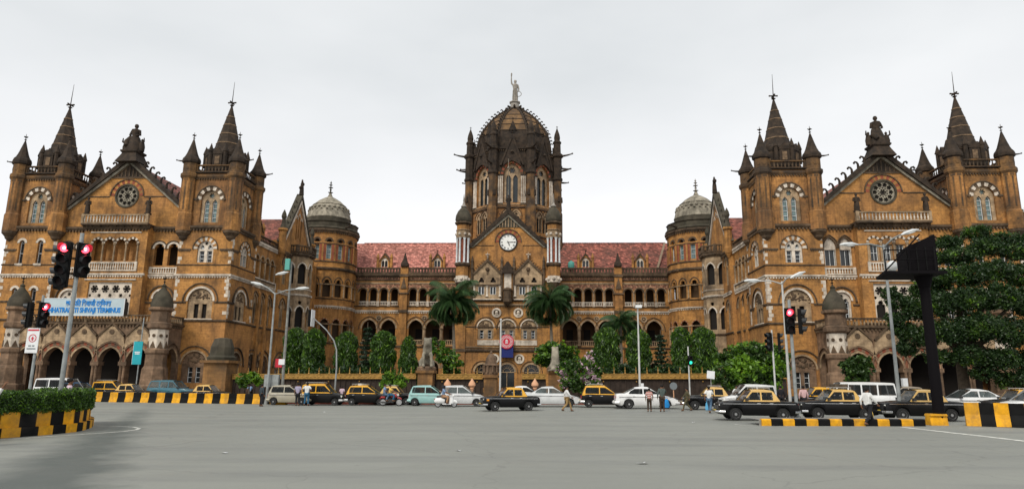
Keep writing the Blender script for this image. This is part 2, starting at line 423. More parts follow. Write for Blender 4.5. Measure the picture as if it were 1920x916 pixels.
V4 = ('trim', 'moulding')
style('upper_twin', 2.5, 3.05, 'round', lights=[(-.52, .1, .62, 2.55, 'pointed'), (.52, .1, .62, 2.55, 'pointed')], roundels=[(0, 3.62, .36)],
      frame=1, pane='glass_pale', arch=(.5, .06, 'trim', 'moulding', 1), hood=(.02, .13, 'moulding'), infill='buff', n=11, depth=.5, transoms=3)
style('second_twin', 2.1, 1.75, 'round', lights=[(-.5, .06, .62, 1.5, 'flat'), (.5, .06, .62, 1.5, 'flat'), (-.5, 1.72, .46, 1.95, 'pointed'), (.5, 1.72, .46, 1.95, 'pointed')],
      roundels=[(0, 2.48, .24)], frame=1, pane='glass', arch=(.52, .06, 'trim', 'stone', 1), hood=(.0, .09, 'moulding'), infill='trim', n=13, depth=.42, transoms=2)
style('first_lunette', 3.2, 2.2, 'round', lights=[(-.52, .08, .58, 1.85, 'flat'), (.52, .08, .58, 1.85, 'flat')], pane='dark', tymp=(2.32, 1.42),
      arch=(.26, .07, 'trim', None, 1), hood=(.32, .12, 'moulding'), infill='buff', n=16, depth=.42, sill=.12)
style('ground_lunette', 3.2, 2.2, 'round', lights=[(-.5, .05, .62, 1.9, 'flat'), (.5, .05, .62, 1.9, 'flat')], pane='glass', tymp=(2.32, 1.42), frame=1,
      arch=(.2, .07, 'buff', None, 1), hood=(.4, .12, 'moulding'), infill='porch', n=16, depth=.42)
style('narrow', .72, 2.7, 'round', pane='glass', arch=(.3, .05, 'trim', None, 1), sill=.2, infill='trim', n=10, frame=1, transoms=1)
style('arch4_open', 1.22, 2.35, 'trefoil', pane=None, arch=None)
style('arch4_win', 1.22, 2.05, 'flat', pane='glass', frame=2, lights=[(0, .05, .86, 1.98, 'flat')], infill='buff', transoms=1)
style('arch4_ring', 1.22, 2.35, 'round', pane=None, arch=(.28, .06, 'trim', 'moulding', 1), n=9)
style('flank_open', 1.25, 2.2, 'trefoil', pane=None)
style('flank_ring', 1.3, 2.4, 'round', pane=None, arch=(.26, .06, 'trim', None, 1), hood=(.05, .1, 'moulding'), n=10)
style('flank_win', 1.45, 2.25, 'pointed', pane='glass', frame=2, lights=[(0, .04, 1.2, 2.0, 'flat')], infill='trim', arch=(.2, .06, 'moulding', None, 1), hood=(.08, .09, 'moulding'), transoms=0)
style('first_arch', 2.1, 2.3, 'round', pane='glass', frame=2, lights=[(-.46, .05, .72, 2.1, 'trefoil'), (.46, .05, .72, 2.1, 'trefoil')], roundels=[(0, 2.86, .26)],
      infill='trim', arch=(.24, .07, 'trim', None, 1), hood=(.28, .16, 'moulding'), n=14)
tl = []
for k in range(4): tl.append((-2.1 + 1.4 * k, .1, 1.02, 1.7, 'trefoil'))
style('tracery_first', 5.7, 4.4, 'flat', lights=tl, roundels=[(-2.1, 3.55, .52), (-.7, 3.55, .52), (.7, 3.55, .52), (2.1, 3.55, .52), (-1.4, 2.72, .26), (0, 2.72, .26), (1.4, 2.72, .26), (-2.62, 2.72, .18), (2.62, 2.72, .18)], pane='dark', infill='trim', depth=.5)
style('porch_open', 2.7, 3.55, 'pointed', rise=.62, pane=None, arch=(.2, .08, 'buff', None, 1), hood=(.42, .12, 'porch'), n=14)
style('porch_ring', 3.16, 3.55, 'pointed', rise=.62, pane=None, arch=(.36, .035, 'porch', 'red', 1), n=14)
style('loggia4', 1.15, 2.55, 'round', pane=None, arch=(.22, .05, 'buff', None, 1), n=10)
style('pointed_side', 1.5, 2.9, 'pointed', rise=.8, pane='dark', lights=[(-.34, .06, .5, 2.5, 'pointed'), (.34, .06, .5, 2.5, 'pointed')], roundels=[(0, 3.4, .2)], infill='buff',
      arch=(.2, .06, 'buff', None, 1), hood=(.16, .1, 'moulding'), n=12)
style('lower_open', 2.65, 2.9, 'pointed', rise=.62, pane=None, arch=(.3, .07, 'buff', None, 1), hood=(.24, .12, 'moulding'), n=14)
style('upper_open', 1.32, 2.45, 'round', pane=None, arch=(.2, .05, 'moulding', None, 1), hood=(.02, .08, 'buff'), n=10)
style('ground_open', 2.5, 3.6, 'round', pane=None, arch=(.34, .06, 'buff', None, 1), n=12)
style('apse_low', 1.36, 2.9, 'pointed', rise=.7, pane=None, arch=(.16, .05, 'buff', 'red', 1), n=10)
style('apse_mid', 1.3, 2.2, 'trefoil', pane=None)
style('apse_mid_ring', 1.4, 2.5, 'pointed', rise=.7, pane=None, arch=(.18, .06, 'moulding', None, 1), n=10)
style('apse_top', .82, 2.55, 'flat', pane='glass_pale', frame=1, transoms=2, infill='white_wood')
style('apse_top_fan', .9, .12, 'round', pane='dark', arch=(.3, .05, 'moulding', None, 1), n=10)
style('lancet', .5, 3.4, 'pointed', pane='inside', arch=(.16, .05, 'trim', None, 1), n=8)
style('dormer', 1.3, 1.1, 'pointed', rise=.7, pane='glass', lights=[(-.3, .05, .46, 1.05, 'pointed'), (.3, .05, .46, 1.05, 'pointed')], infill='trim', arch=(.14, .04, 'trim', None, 1), n=10)
style('aedicule', 1.0, 1.35, 'flat', depth=.1, pane='glass', lights=[(-.25, .05, .36, 1.3, 'flat'), (.25, .05, .36, 1.3, 'flat')], infill='white_wood')
style('aedicule_top', .9, .25, 'trefoil', pane='dark', arch=None, depth=.1)
style('central_lunette', 2.7, 1.9, 'round', pane='glass', lights=[(-.68, .1, .6, 1.5, 'flat'), (.68, .1, .6, 1.5, 'flat')], tymp=(2.0, 1.1), infill='buff', arch=(.2, .06, 'trim', None, 1), hood=(.2, .1, 'moulding'), n=14, frame=1)
style('central_ground', 2.5, 2.6, 'round', pane='glass', arch=(.3, .07, 'buff', None, 1), hood=(.2, .1, 'moulding'), n=14)
style('dome_win', 3.3, 5.6, 'pointed', rise=.72, pane='glass', lights=[(-.66, .1, .9, 4.8, 'pointed'), (.66, .1, .9, 4.8, 'pointed')], roundels=[(0, 6.5, .62)], infill='buff', depth=.9,
      arch=(.55, .08, 'red', 'soot_ochre', 1), hood=(.0, .2, 'soot'), n=16)
style('oriel', 1.25, 2.4, 'pointed', rise=.7, pane='dark', arch=(.2, .06, 'trim', None, 1), n=10, depth=.5)

# ---- small pieces of carving
def crocket_mesh(sc=1.):
    b = MB(); b.tube([(0, 0, -.1), (.02, 0, .28), (.12, 0, .46), (.3, 0, .5), (.4, 0, .38), (.34, 0, .28)], [.13, .1, .09, .1, .1, .05], 6)
    b.v = [(x * sc, y * sc, z * sc) for x, y, z in b.v]; return b.mesh('crocket', ['soot'], 50)
CROCKET = crocket_mesh(1.); CROCKET_S = crocket_mesh(.62)
b = MB(); b.tube([(0, .2, 0), (0, -.9, .06), (0, -1.7, .2)], [.2, .14, .07], 6); b.sphere((0, -1.62, .22), .14, 6, 5); GARGOYLE = b.mesh('gargoyle', ['soot'], 50)
def finial_mesh(h, r, m='soot', discs=2):
    b = MB(); b.tube([(0, 0, -.1), (0, 0, h)], [r, r * .35], 6)
    for k in range(discs):
        z = h * (.3 + .3 * k); b.lathe([(r * .6, z - r * 1.2), (r * 2.6, z), (r * .6, z + r * 1.2)], 8)
    b.box(-r * 4, r * 4, -r * .6, r * .6, h * .62, h * .62 + r * 1.2); b.box(-r * .6, r * .6, -r * 4, r * 4, h * .622, h * .622 + r * 1.15)
    return b.mesh('finial', [m], 50)
FIN_T = finial_mesh(1.15, .07); FIN_S = finial_mesh(.7, .05)
b = MB(); b.tube([(0, 0, -.2), (0, 0, .5), (0, 0, .75), (.06, .02, 3.7)], [.14, .1, .06, .02], 6); b.lathe([(.1, .1), (.3, .22), (.1, .34)], 8)
b.box(-.55, .55, -.07, .07, .55, .69); b.box(-.07, .07, -.55, .55, .552, .688)
for q in (-1, 1): b.sphere((q * .5, 0, .62), .12, 6, 4); b.sphere((0, q * .5, .62), .12, 6, 4)
FIN_BIG = b.mesh('finial', ['soot'], 50)

# ---- corner turret of the wing towers
b = MB(); R8 = lambda r: r / cos(pi / 8)
b.lathe([(.15, 19.0), (.55, 19.35), (.62, 19.6), (.98, 20.0), (1.0, 20.3)], 12, mi=1)
b.lathe([(1.06, 20.3), (1.06, 22.5), (.94, 22.7), (.94, 27.2)], 8, mi=0)
b.lathe([(.96, 27.2), (1.14, 27.5), (1.14, 27.9), (1.0, 28.0)], 8, mi=2)
b.lathe([(.93, 28.0), (.93, 29.3)], 8, mi=3)
for i in range(8):
    a = pi / 4 * i + pi / 8 + pi / 8
    M = Matrix.Rotation(a, 4, 'Z'); s0 = len(b.v)
    b.box(.84, .885, -.1, .1, 23.0, 26.8, 2); b.box(.86, .905, -.24, .24, 26.9, 27.15, 2); b.xf(M, s0)
    s0 = len(b.v); b.lathe([(.0, 0), (.22, 0.0), (.22, .05), (0, .06)], 10, mi=2); b.xf(M @ Matrix.Translation((.85, 0, 28.65)) @ Matrix.Rotation(pi / 2, 4, 'Y'), s0)
TUR = b.mesh('turret', ['stone_up', 'moulding', 'soot_ochre', 'soot_ochre'])
b = MB(); b.lathe([(.95, 29.3), (1.12, 29.45), (1.14, 29.75), (1.06, 30.05), (.86, 30.3), (.68, 30.7), (.46, 31.4), (.09, 32.7), (.02, 32.75)], 8)
TCAP = b.mesh('turret_spire', ['soot'])
# ---- great spire of the wing towers (base storey, pinnacles, banded cone)
b = MB(); b.lathe([(2.75, 28.2), (2.75, 29.2), (2.6, 29.3), (2.6, 31.0), (2.75, 31.15), (2.7, 31.35), (2.2, 31.9)], 8)
SPB = b.mesh('spire_base', ['soot'])
b = MB(); prof = [(1.95, 31.6), (1.66, 32.4), (1.42, 33.3), (1.1, 34.7), (.78, 36.0), (.42, 37.4), (.14, 38.5)]
b.lathe(prof, 8)
SPC = b.mesh('spire', ['soot'])
SPBAND = []
for z, r in ((33.0, 1.5), (34.4, 1.16), (35.75, .83), (37.0, .52)):
    b = MB(); b.lathe([(r * .96, z - .12), (r + .07, z - .07), (r + .04, z + .07), (r * .9, z + .12)], 8); SPBAND.append(b.mesh('spire_band', ['band']))
b = MB(); b.box(-.62, .62, -.1, .3, 0, 1.7); b.prism([(-.75, 1.7), (.75, 1.7), (0, 2.7)], -.16, .9); b.box(-.3, .3, -.16, -.09, .3, 1.4, 1)
GABLET = b.mesh('gablet', ['soot', 'band'])
b = MB(); b.lathe([(.26, 0), (.26, 1.8), (.34, 1.9), (.3, 2.1), (.04, 3.0), (.01, 3.02)], 8); PINN = b.mesh('pinnacle', ['soot'])

def great_tower(xc, s, side_faces):
    Y0 = 81.9
    ground = [('ground_lunette', 0, 1.3)] if side_faces else []
    if side_faces: ops = ground + [('first_lunette', 0, 9.15), ('second_twin', 0, 16.25)]
    else: ops = [(st, q, z) for q in (-1.25, 1.25) for st, z in (('narrow', 9.9), ('narrow', 16.1))]
    facade(xc, Y0, 0, rect(-3.5, 3.5, 0, 20.8), ops, .45)
    rows = [(8.75, .28, .16, 'moulding', 0), (14.45, .3, .2, 'trim', .16), (15.85, .16, .1, 'moulding', 0), (20.55, .45, .32, 'moulding', .2)]
    strings(xc, Y0, 0, -3.5, 3.5, rows)
    for a, c in ((-3.5, -1.95), (1.95, 3.5)): strings(xc, Y0, 0, a + .05, c, [(11.05, .26, .12, 'moulding', 0), (17.75, .26, .1, 'moulding', .1)])
    for z0, z1 in ((9.2, 11.0), (11.4, 14.3), (16.1, 17.7), (18.1, 20.3)):
        quoins(xc, Y0, 0, -3.48, z0, z1, 1); quoins(xc, Y0, 0, 3.48, z0, z1, -1)
    b = MB(); b.box(-2.5, 2.5, 1.0, 6.6, 0, 20.7); b.box(-2.1, 2.1, 1.1, 5.3, 20.7, 28.0)
    for q in (-1, 1):
        if side_faces and q == -s: continue
        b.box(q * 3.27 - .22, q * 3.27 + .22, .452, 7.0, 0, 20.75, 1)
    b.box(-3.5, 3.5, 7.0, 7.3, 0, 20.75, 1)
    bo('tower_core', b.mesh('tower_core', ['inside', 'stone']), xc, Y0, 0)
    if side_faces:
        rz = -s * pi / 2; xf = xc - s * 3.52
        facade(xf, Y0 + 3.5, rz, rect(-3.46, 3.46, 0, 20.78), [('ground_lunette', 0, 1.3), ('first_lunette', 0, 9.15), ('second_twin', 0, 16.25)], .4)
        strings(xf, Y0 + 3.5, rz, -3.5, 3.5, rows)
        for a, c in ((-3.5, -1.95), (1.95, 3.5)): strings(xf, Y0 + 3.5, rz, a + .05, c, [(11.05, .26, .12, 'moulding', 0), (17.75, .26, .1, 'moulding', .1)])
        for z0, z1 in ((9.2, 11.0), (11.4, 14.3), (16.1, 17.7), (18.1, 20.3)):
            quoins(xf, Y0 + 3.5, rz, -3.48, z0, z1, 1); quoins(xf, Y0 + 3.5, rz, 3.5, z0, z1, -1)
    # belfry stage
    for k, (fx, fy, rz) in enumerate(((0, -3.12, 0), (3.12, 0, pi / 2), (0, 3.12, pi), (-3.12, 0, -pi / 2))):
        if k == 2: facade(xc + fx, 85.1 + fy, rz, rect(-3.1, 3.1, 20.8, 28), [], .4); continue
        facade(xc + fx, 85.1 + fy, rz, rect(-3.1, 3.1, 20.9, 28), [('upper_twin', 0, 21.45)], .4, 'stone_up')
        strings(xc + fx, 85.1 + fy, rz, -2.2, 2.2, [(27.35, .5, .22, 'soot_ochre', .16), (28.0, .2, .3, 'soot', 0)])
        for q in (-1, 1): strings(xc + fx, 85.1 + fy, rz, q * 1.95 - .28, q * 1.95 + .28, [(24.4, .26, .12, 'moulding', 0)])
        balustrade(xc + fx * .98, 85.1 + fy * .98, rz, -2.25, 2.25, 28.2, 1.0, 'soot_ochre', 'moulding', .42)
    b = MB(); b.box(-2.7, 2.7, -2.7, 2.7, 27.9, 28.25); bo('roof_slab', b.mesh('roof_slab', ['soot']), xc, 85.1, 0)
    for qx in (-1, 1):
        for qy in (-1, 1):
            t = bo('turret', TUR, xc + qx * 3.1, 85.1 + qy * 3.1, 0)
            c = obj('turret_spire', TCAP, t); obj('finial', FIN_T, t, (0, 0, 32.55))
            g = obj('gargoyle', GARGOYLE, t, (qx * .9, 0, 29.75), pi / 2 if qx > 0 else -pi / 2); g.scale = (.7, .7, .7)
    sp = bo('spire', SPC, xc, 85.1, 0)
    obj('spire_base', SPB, sp); [obj('spire_band', m_, sp) for m_ in SPBAND]; obj('finial', FIN_BIG, sp, (0, 0, 38.55))
    for k in range(8):
        a = pi / 4 * k; obj('gablet', GABLET, sp, (2.45 * sin(a), -2.45 * cos(a), 29.2), a)
        a += pi / 8; obj('pinnacle', PINN, sp, (2.62 * sin(a), -2.62 * cos(a), 29.4))

LM = {}
def lathe_me(key, prof, m, n=8):
    if key not in LM: b = MB(); b.lathe(prof, n); LM[key] = b.mesh(key, [m])
    return LM[key]
def box_obj(name, x0, x1, Y0, Y1, z0, z1, m):
    b = MB(); b.box(x0, x1, Y0 - BY, Y1 - BY, z0, z1); return obj(name, b.mesh(name, [m]), ROOT)

# ---- rose window
b = MB(); holes = [foil(0, 0, .42, 6)] + [foil(.98 * cos(a), .98 * sin(a), .3, 5) for a in [2 * pi * k / 10 for k in range(10)]] + [circ(.55 * cos(a), .55 * sin(a), .09, 8) for a in [2 * pi * (k + .5) / 10 for k in range(10)]]
b.wall(circ(0, 0, 1.42, 40), holes, .12, .28, 0)
ROSE = b.mesh('rose_tracery', ['dome_grey'])
b = MB(); A = circ(0, 0, 1.4, 40); A.append(A[0]); b.band(A, grow(A, 0, 0, .22), -.1, .2, 0)
A = arc(0, 0, 3.4, 'round', 17); b.band(A, grow(A, 0, 0, .46), -.03, .05, 1, 2); b.band(grow(A, 0, 0, .48), grow(A, 0, 0, .62), -.14, .05, 3)
ROSE_RING = b.mesh('rose_ring', ['dome_dark', 'red', 'stone', 'moulding'])
b = MB(); b.prism(circ(0, 0, 1.41, 32), .3, .34); ROSE_PANE = b.mesh('rose_pane', ['dark'])

def figure(name, label, cat, x, Y, z, h, m='soot', rz=0., extra=None, group=None):
    """weathered standing stone figure, one continuous lathed and shaped body"""
    b = MB(); k = h / 1.8
    if extra: extra(b, k)
    def el(r, z): return (r * k, z * k)
    b.lathe([el(.34, 0), el(.34, .12), el(.24, .14), el(.26, .5), el(.22, .9), el(.2, 1.05), el(.27, 1.3), el(.26, 1.42), el(.08, 1.5), el(.07, 1.55), el(.12, 1.62), el(.125, 1.7), el(.08, 1.79), el(.01, 1.8)], 10)
    for q in (-1, 1): b.tube([(q * .24 * k, 0, 1.38 * k), (q * .33 * k, -.05 * k, 1.08 * k), (q * .16 * k, -.22 * k, .98 * k)], [.08 * k, .065 * k, .05 * k], 6)
    return obj(name, b.mesh(name, [m], 60), None, (AX + x, Y, z), rz, label, cat, group)

def wing(s):
    side = 'left' if s < 0 else 'right'
    X = lambda x: s * x
    great_tower(X(36.7), s, True); great_tower(X(59.9), s, False)
    xc = X(48.3)
    # ---- gabled middle bay: recessed wall up to the gable
    hw = 8.1
    ops = []
    for q in (-1, 1):
        for d in (-.92, .92):
            ops.append(('flank_win' if s > 0 else 'flank_open', q * 6.12 + d, 15.95))
        ops.append(('first_arch', q * 6.12, 9.4))
    facade(xc, 82.5, 0, [(-hw, 0), (hw, 0), (hw, 23.7), (0, 30.3), (-hw, 23.7)], ops, .5, extra=[circ(0, 25.2, 1.42, 32)])
    if s < 0:
        for q in (-1, 1):
            for d in (-.92, .92): put('flank_ring', xc + q * 6.12 + d, 82.5, 15.75, 0)
    for q in (-1, 1):
        strings(xc, 82.5, 0, q * 6.12 - 1.85, q * 6.12 + 1.85, [(14.45, .3, .2, 'trim', .16), (20.55, .45, .3, 'moulding', .2), (15.6, .14, .1, 'moulding', 0)])
        balustrade(xc + q * 6.12, 82.42, 0, -1.75, 1.75, 14.85, .85, 'trim', 'trim', .3, .1)
        for a, c in ((-1.9, -1.35), (1.35, 1.9)): strings(xc, 82.5, 0, q * 6.12 + a, q * 6.12 + c, [(11.05, .26, .12, 'moulding', 0)])
    box_obj('wing_core', xc - hw, xc + hw, 85.2, 89.0, 0, 24.0, 'inside')
    box_obj('loggia_floor', xc - hw, xc + hw, 83.0, 85.2, 15.5, 15.9, 'inside')
    # rose window
    r = bo('window', ROSE, xc, 82.5, 25.2, 0, 'round rose window with ring of carved foils in the gable'); obj('arch', ROSE_RING, r); obj('pane', ROSE_PANE, r)
    strings(xc, 82.5, 0, -6.2, -2.45, [(25.0, .16, .1, 'moulding', 0)]); strings(xc, 82.5, 0, 2.45, 6.2, [(25.0, .16, .1, 'moulding', 0)])
    # gable coping, louvred head and crockets
    b = MB(); L = sqrt(7.9 ** 2 + 6.6 ** 2); dx, dz = 7.9 / L, 6.6 / L
    for q in (-1, 1):
        b.prism([(q * 8.35, 23.45), (q * 7.75, 23.45), (0, 29.95), (0, 30.75)], -.55, .62, 0)
        b.prism([(q * 8.0, 23.25), (q * 7.5, 23.3), (0, 29.55), (0, 29.95)], -.3, .3, 1)
    gc = bo('gable_coping', b.mesh('gable_coping', ['soot', 'dome_grey']), xc, 82.5, 0)
    for q in (-1, 1):
        for k in range(8):
            t = (k + .6) / 8.6; obj('crocket', CROCKET, gc, (q * (8.1 - 7.0 * t), 0, 23.85 + 6.0 * t), 0 if q > 0 else pi).scale = (1.3, 1.3, 1.3)
    b = MB(); b.prism([(-2.0, 27.75), (2.0, 27.75), (0, 29.5)], -.06, .02, 0)
    for k in range(-3, 4): b.box(k * .5 - .07, k * .5 + .07, -.14, -.05, 27.8, 29.3 - abs(k) * .43, 1)
    b.box(-2.25, 2.25, -.12, .02, 27.58, 27.75, 1)
    bo('louvre_panel', b.mesh('louvre_panel', ['soot', 'moulding']), xc, 82.5, 0)
    b = MB(); b.lathe([(2.1, 29.6), (1.55, 30.5), (1.35, 30.9), (1.6, 31.1), (1.6, 31.3), (1.2, 31.4)], 4); bo('gable_pedestal', b.mesh('gable_pedestal', ['soot']), xc, 82.7, 0)
    # roof behind the gable
    b = MB(); b.prism([(-8.0, 23.2), (8.0, 23.2), (0, 29.9)], .6, 24); bo('roof', b.mesh('roof', ['tile']), xc, 82.5, 0)
    # ---- projecting centre with its balcony
    st4 = 'arch4_win' if s > 0 else 'arch4_open'
    ops = [(st4, -2.3 + 1.53 * k, 16.35) for k in range(4)] + [('tracery_first', 0, 9.25)]
    facade(xc, 81.35, 0, rect(-4.15, 4.15, 0, 20.9), ops, .5)
    for k in range(4): put('arch4_ring', xc - 2.3 + 1.53 * k, 81.35, 16.2, 0)
    box_obj('wing_core', xc - 4.0, xc + 4.0, 83.6, 85.0, 14, 20.8, 'inside')
    b = MB()
    for q in (-1, 1): b.box(q * 3.95 - .2, q * 3.95 + .2, .5, 1.15, 0, 20.9)
    b.box(-3.75, 3.75, .5, 1.1, 14.2, 15.2); bo('bay_return', b.mesh('bay_return', ['stone']), xc, 81.35, 0)
    strings(xc, 81.35, 0, -4.15, 4.15, [(14.45, .3, .2, 'trim', .16), (8.75, .28, .16, 'moulding', 0), (20.45, .45, .3, 'moulding', .2)])
    strings(xc, 81.35, 0, -3.2, 3.2, [(19.95, .16, .14, 'trim', 0), (13.85, .18, .16, 'trim', 0)])
    balustrade(xc, 81.3, 0, -3.1, 3.1, 15.05, 1.15, 'trim', 'trim', .3, .12)
    me = lathe_me('colonnette', [(.14, 16.3), (.1, 16.5), (.1, 18.3), (.17, 18.45), (.2, 18.65)], 'buff')
    for k in range(5): bo('colonnette', me, xc - 3.06 + 1.53 * k, 81.29, 0)
    b = MB(); b.box(-4.4, 4.4, -.75, 1.1, 20.9, 21.12)
    for k in range(9): b.prismx([(0, 20.5), (0, 20.9), (-.7, 20.9)], -4.2 + 1.05 * k - .12, -4.2 + 1.05 * k + .12)
    bo('balcony', b.mesh('balcony', ['moulding']), xc, 81.35, 0)
    balustrade(xc, 80.75, 0, -4.25, 4.25, 21.12, 1.15, 'buff', 'trim', .4)
    for q in (-1, 1):
        inner = (q * s < 0)
        figure('statue', f'small dark stone figure on the {"tower" if 0 else ("court" if inner else "outer")} end of the {side} wing gable balcony', 'statue', X(48.3) + q * 4.05, 81.0, 22.3, 2.3, 'soot', group='gable balcony statues')
    # crowning group: seated figure between two smaller ones
    def grp(b, k):
        b.lathe([(.55 * k, 0), (.52 * k, .2 * k), (.4 * k, .55 * k), (.26 * k, .95 * k)], 9)
        b.tube([(-.2 * k, -.1 * k, .9 * k), (-.34 * k, -.3 * k, .55 * k), (-.2 * k, -.5 * k, .25 * k)], [.15 * k, .16 * k, .12 * k], 7)
        for q in (-1, 1):
            b.lathe([(.17 * k, .0), (.19 * k, .3 * k), (.13 * k, .58 * k), (.05 * k, .66 * k), (.085 * k, .74 * k), (.02 * k, .82 * k)], 8, q * .5 * k, -.05 * k)
            b.tube([(q * .5 * k, -.1 * k, .5 * k), (q * .68 * k, -.15 * k, .62 * k), (q * .66 * k, -.15 * k, .85 * k)], [.07 * k, .05 * k, .03 * k], 6)
    figure('statue', f'dark stone figure group crowning the {side} wing gable', 'statue', X(48.3), 82.7, 31.3, 3.9, 'soot', extra=grp)
    # ---- entrance porch in front: five pointed arches, gablets, corner piers
    YP = 78.0; zt = 8.25
    facade(xc, YP, 0, rect(-8.0, 8.0, 0, zt), [('porch_open', -6.8 + 3.4 * k, .15) for k in range(5)], .8, 'porch')
    for k in range(5):
        put('porch_ring', xc - 6.8 + 3.4 * k, YP, .15, 0)
        c = -6.8 + 3.4 * k
        b = MB(); A = grow(arc(0, 3.7, 2.7, 'pointed', 14, .62), 0, 3.7, .78)
        b.prism(A[2:-2] + [(1.45, 6.75), (.55, 7.55), (0, 8.0), (-.55, 7.55), (-1.45, 6.75)], -.2, .02, 0)
        b.band([(-1.5, 6.65), (-.6, 7.55), (0, 8.1), (.6, 7.55), (1.5, 6.65)], [(-1.6, 6.85), (-.6, 7.78), (0, 8.4), (.6, 7.78), (1.6, 6.85)], -.34, .02, 1)
        b.prism(circ(0, 7.2, .3, 12), -.27, -.19, 1)
        b.tube([(0, -.2, 8.3), (-.05, -.25, 8.8)], [.12, .2], 6, 0)
        bo('gablet', b.mesh('gablet', ['buff', 'moulding']), xc + c, YP, 0)
    b = MB(); b.box(-.5, .5, -.2, .9, 3.25, 3.7); b.box(-.42, .42, -.12, .85, 0, .6)
    for q in (-.2, .2): b.lathe([(.17, .55), (.15, 3.0), (.22, 3.3)], 8, q, -.04)
    me = b.mesh('column', ['porch'])
    for k in range(1, 5): bo('column', me, xc - 8.5 + 3.4 * k, YP, 0)
    strings(xc, YP, 0, -8.2, 8.2, [(8.0, .3, .25, 'moulding', .2)])
    balustrade(xc, YP + .05, 0, -8.0, 8.0, 8.3, .95, 'moulding', 'buff', .4)
    box_obj('porch_roof', xc - 9.2, xc + 9.2, YP + .4, 81.3, 8.05, 8.28, 'porch')
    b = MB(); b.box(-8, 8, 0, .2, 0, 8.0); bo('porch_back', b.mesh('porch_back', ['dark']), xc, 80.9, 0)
    for q in (-1, 1):
        rz = -q * pi / 2 if True else 0      # end walls of the porch, one arch each
        xe = xc + q * 9.7
        facade(xe, 79.9, q * pi / 2, rect(-1.95, 1.95, 0, zt), [('porch_open', 0, .15)], .6, 'porch')
        balustrade(xe - q * .1, 79.9, q * pi / 2, -1.9, 1.9, 8.3, .95, 'moulding', 'buff', .4)
        strings(xe, 79.9, q * pi / 2, -1.9, 1.9, [(8.0, .3, .25, 'moulding', .2)])
        # octagonal pier with a domed cap
        b = MB(); b.lathe([(1.75, 0), (1.75, .9), (1.5, 1.1), (1.4, 2.9), (1.2, 3.2), (1.15, 4.6)], 8, mi=0)
        b.lathe([(1.2, 4.6), (1.3, 4.75), (1.3, 5.1), (1.1, 5.3)], 8, mi=0)
        b.lathe([(1.08, 5.3), (1.05, 7.5)], 8, mi=1)
        b.lathe([(1.15, 7.5), (1.35, 7.7), (1.35, 8.2), (1.1, 8.35), (1.08, 9.6), (1.4, 9.8), (1.4, 10.1)], 8, mi=0)
        for k in range(8):
            s0 = len(b.v); b.prism([(-.32, 5.35), (.32, 5.35), (.0, 6.1)], -.1, .05, 2); b.prism(circ(0, 6.75, .2, 8), -.04, .05, 2)
            b.xf(Matrix.Rotation(pi / 4 * k, 4, 'Z') @ Matrix.Translation((0, -1.0, 0)), s0)
        pier = bo('porch_pier', b.mesh('porch_pier', ['porch', 'trim', 'moulding']), xc + q * 8.9, YP + .25, 0)
        b = MB(); b.lathe([(1.25, 10.1), (1.3, 10.4), (1.15, 11.1), (.7, 11.9), (.3, 12.4), (.22, 12.6), (.3, 12.75), (.05, 13.0)], 12)
        obj('pier_dome', b.mesh('pier_dome', ['dome_dark'], 40), pier); obj('finial', FIN_T, pier, (0, 0, 12.9))
    # ---- court side: arcaded bay
    rz = -s * pi / 2
    xf = X(33.6); yc = 92.9
    ops = [('loggia4', -2.55 + 1.7 * k, 15.7) for k in range(4)] + [('pointed_side', -2.3 + 2.3 * k, 9.3) for k in range(3)] + [('ground_lunette', q * 1.9, 1.3) for q in (-1, 1)]
    facade(xf, yc, rz, rect(-4.0, 4.0, 0, 20.7), ops, .5)
    strings(xf, yc, rz, -3.9, 3.9, [(8.75, .28, .16, 'moulding', 0), (14.45, .3, .2, 'trim', .16), (15.3, .16, .2, 'moulding', 0), (18.0, .14, .08, 'moulding', 0), (20.3, .4, .3, 'trim', .16)])
    balustrade(xf - s * .1, yc, rz, -3.9, 3.9, 14.8, .85, 'trim', 'buff', .34, .12)
    balustrade(xf, yc, rz, -3.9, 3.9, 20.7, 1.0, 'moulding', 'moulding', .5)
    me = lathe_me('colonnette_side', [(.2, 15.7), (.13, 15.9), (.13, 18.0), (.2, 18.15), (.24, 18.3)], 'buff')
    for k in range(5): bo('colonnette', me, xf - s * .06, yc - 3.4 + 1.7 * k, 0)
    b = MB(); b.box(-.3, .3, -.28, .02, 0, 13.5); b.prismx([(-.28, 13.5), (.02, 13.5), (.02, 14.1)], -.3, .3); me = b.mesh('buttress', ['stone'])
    for q in (-3.6, -1.15, 1.15): bo('buttress', me, xf, yc + q, 0, rz)
    box_obj('wing_core', min(X(36.2), X(42)), max(X(36.2), X(42)), 88.5, 114, 0, 22, 'inside')
    b = MB(); b.box(-4, 4, .5, 2.6, 15.2, 15.65); b.box(-4, 4, .5, 2.6, 20.2, 20.6); bo('loggia_floor', b.mesh('loggia_floor', ['inside']), xf, yc, 0, rz)
    # tiled hip roof and dormer over it
    b = MB(); b.prism([(-.4, 21.2), (7, 21.2), (6.0, 26.2)], 0, 26); me = b.mesh('roof', ['tile'])
    if s < 0: me.transform(Matrix.Scale(-1, 4, (1, 0, 0))); me.flip_normals()
    bo('roof', me, X(34.4), 88.6, 0)
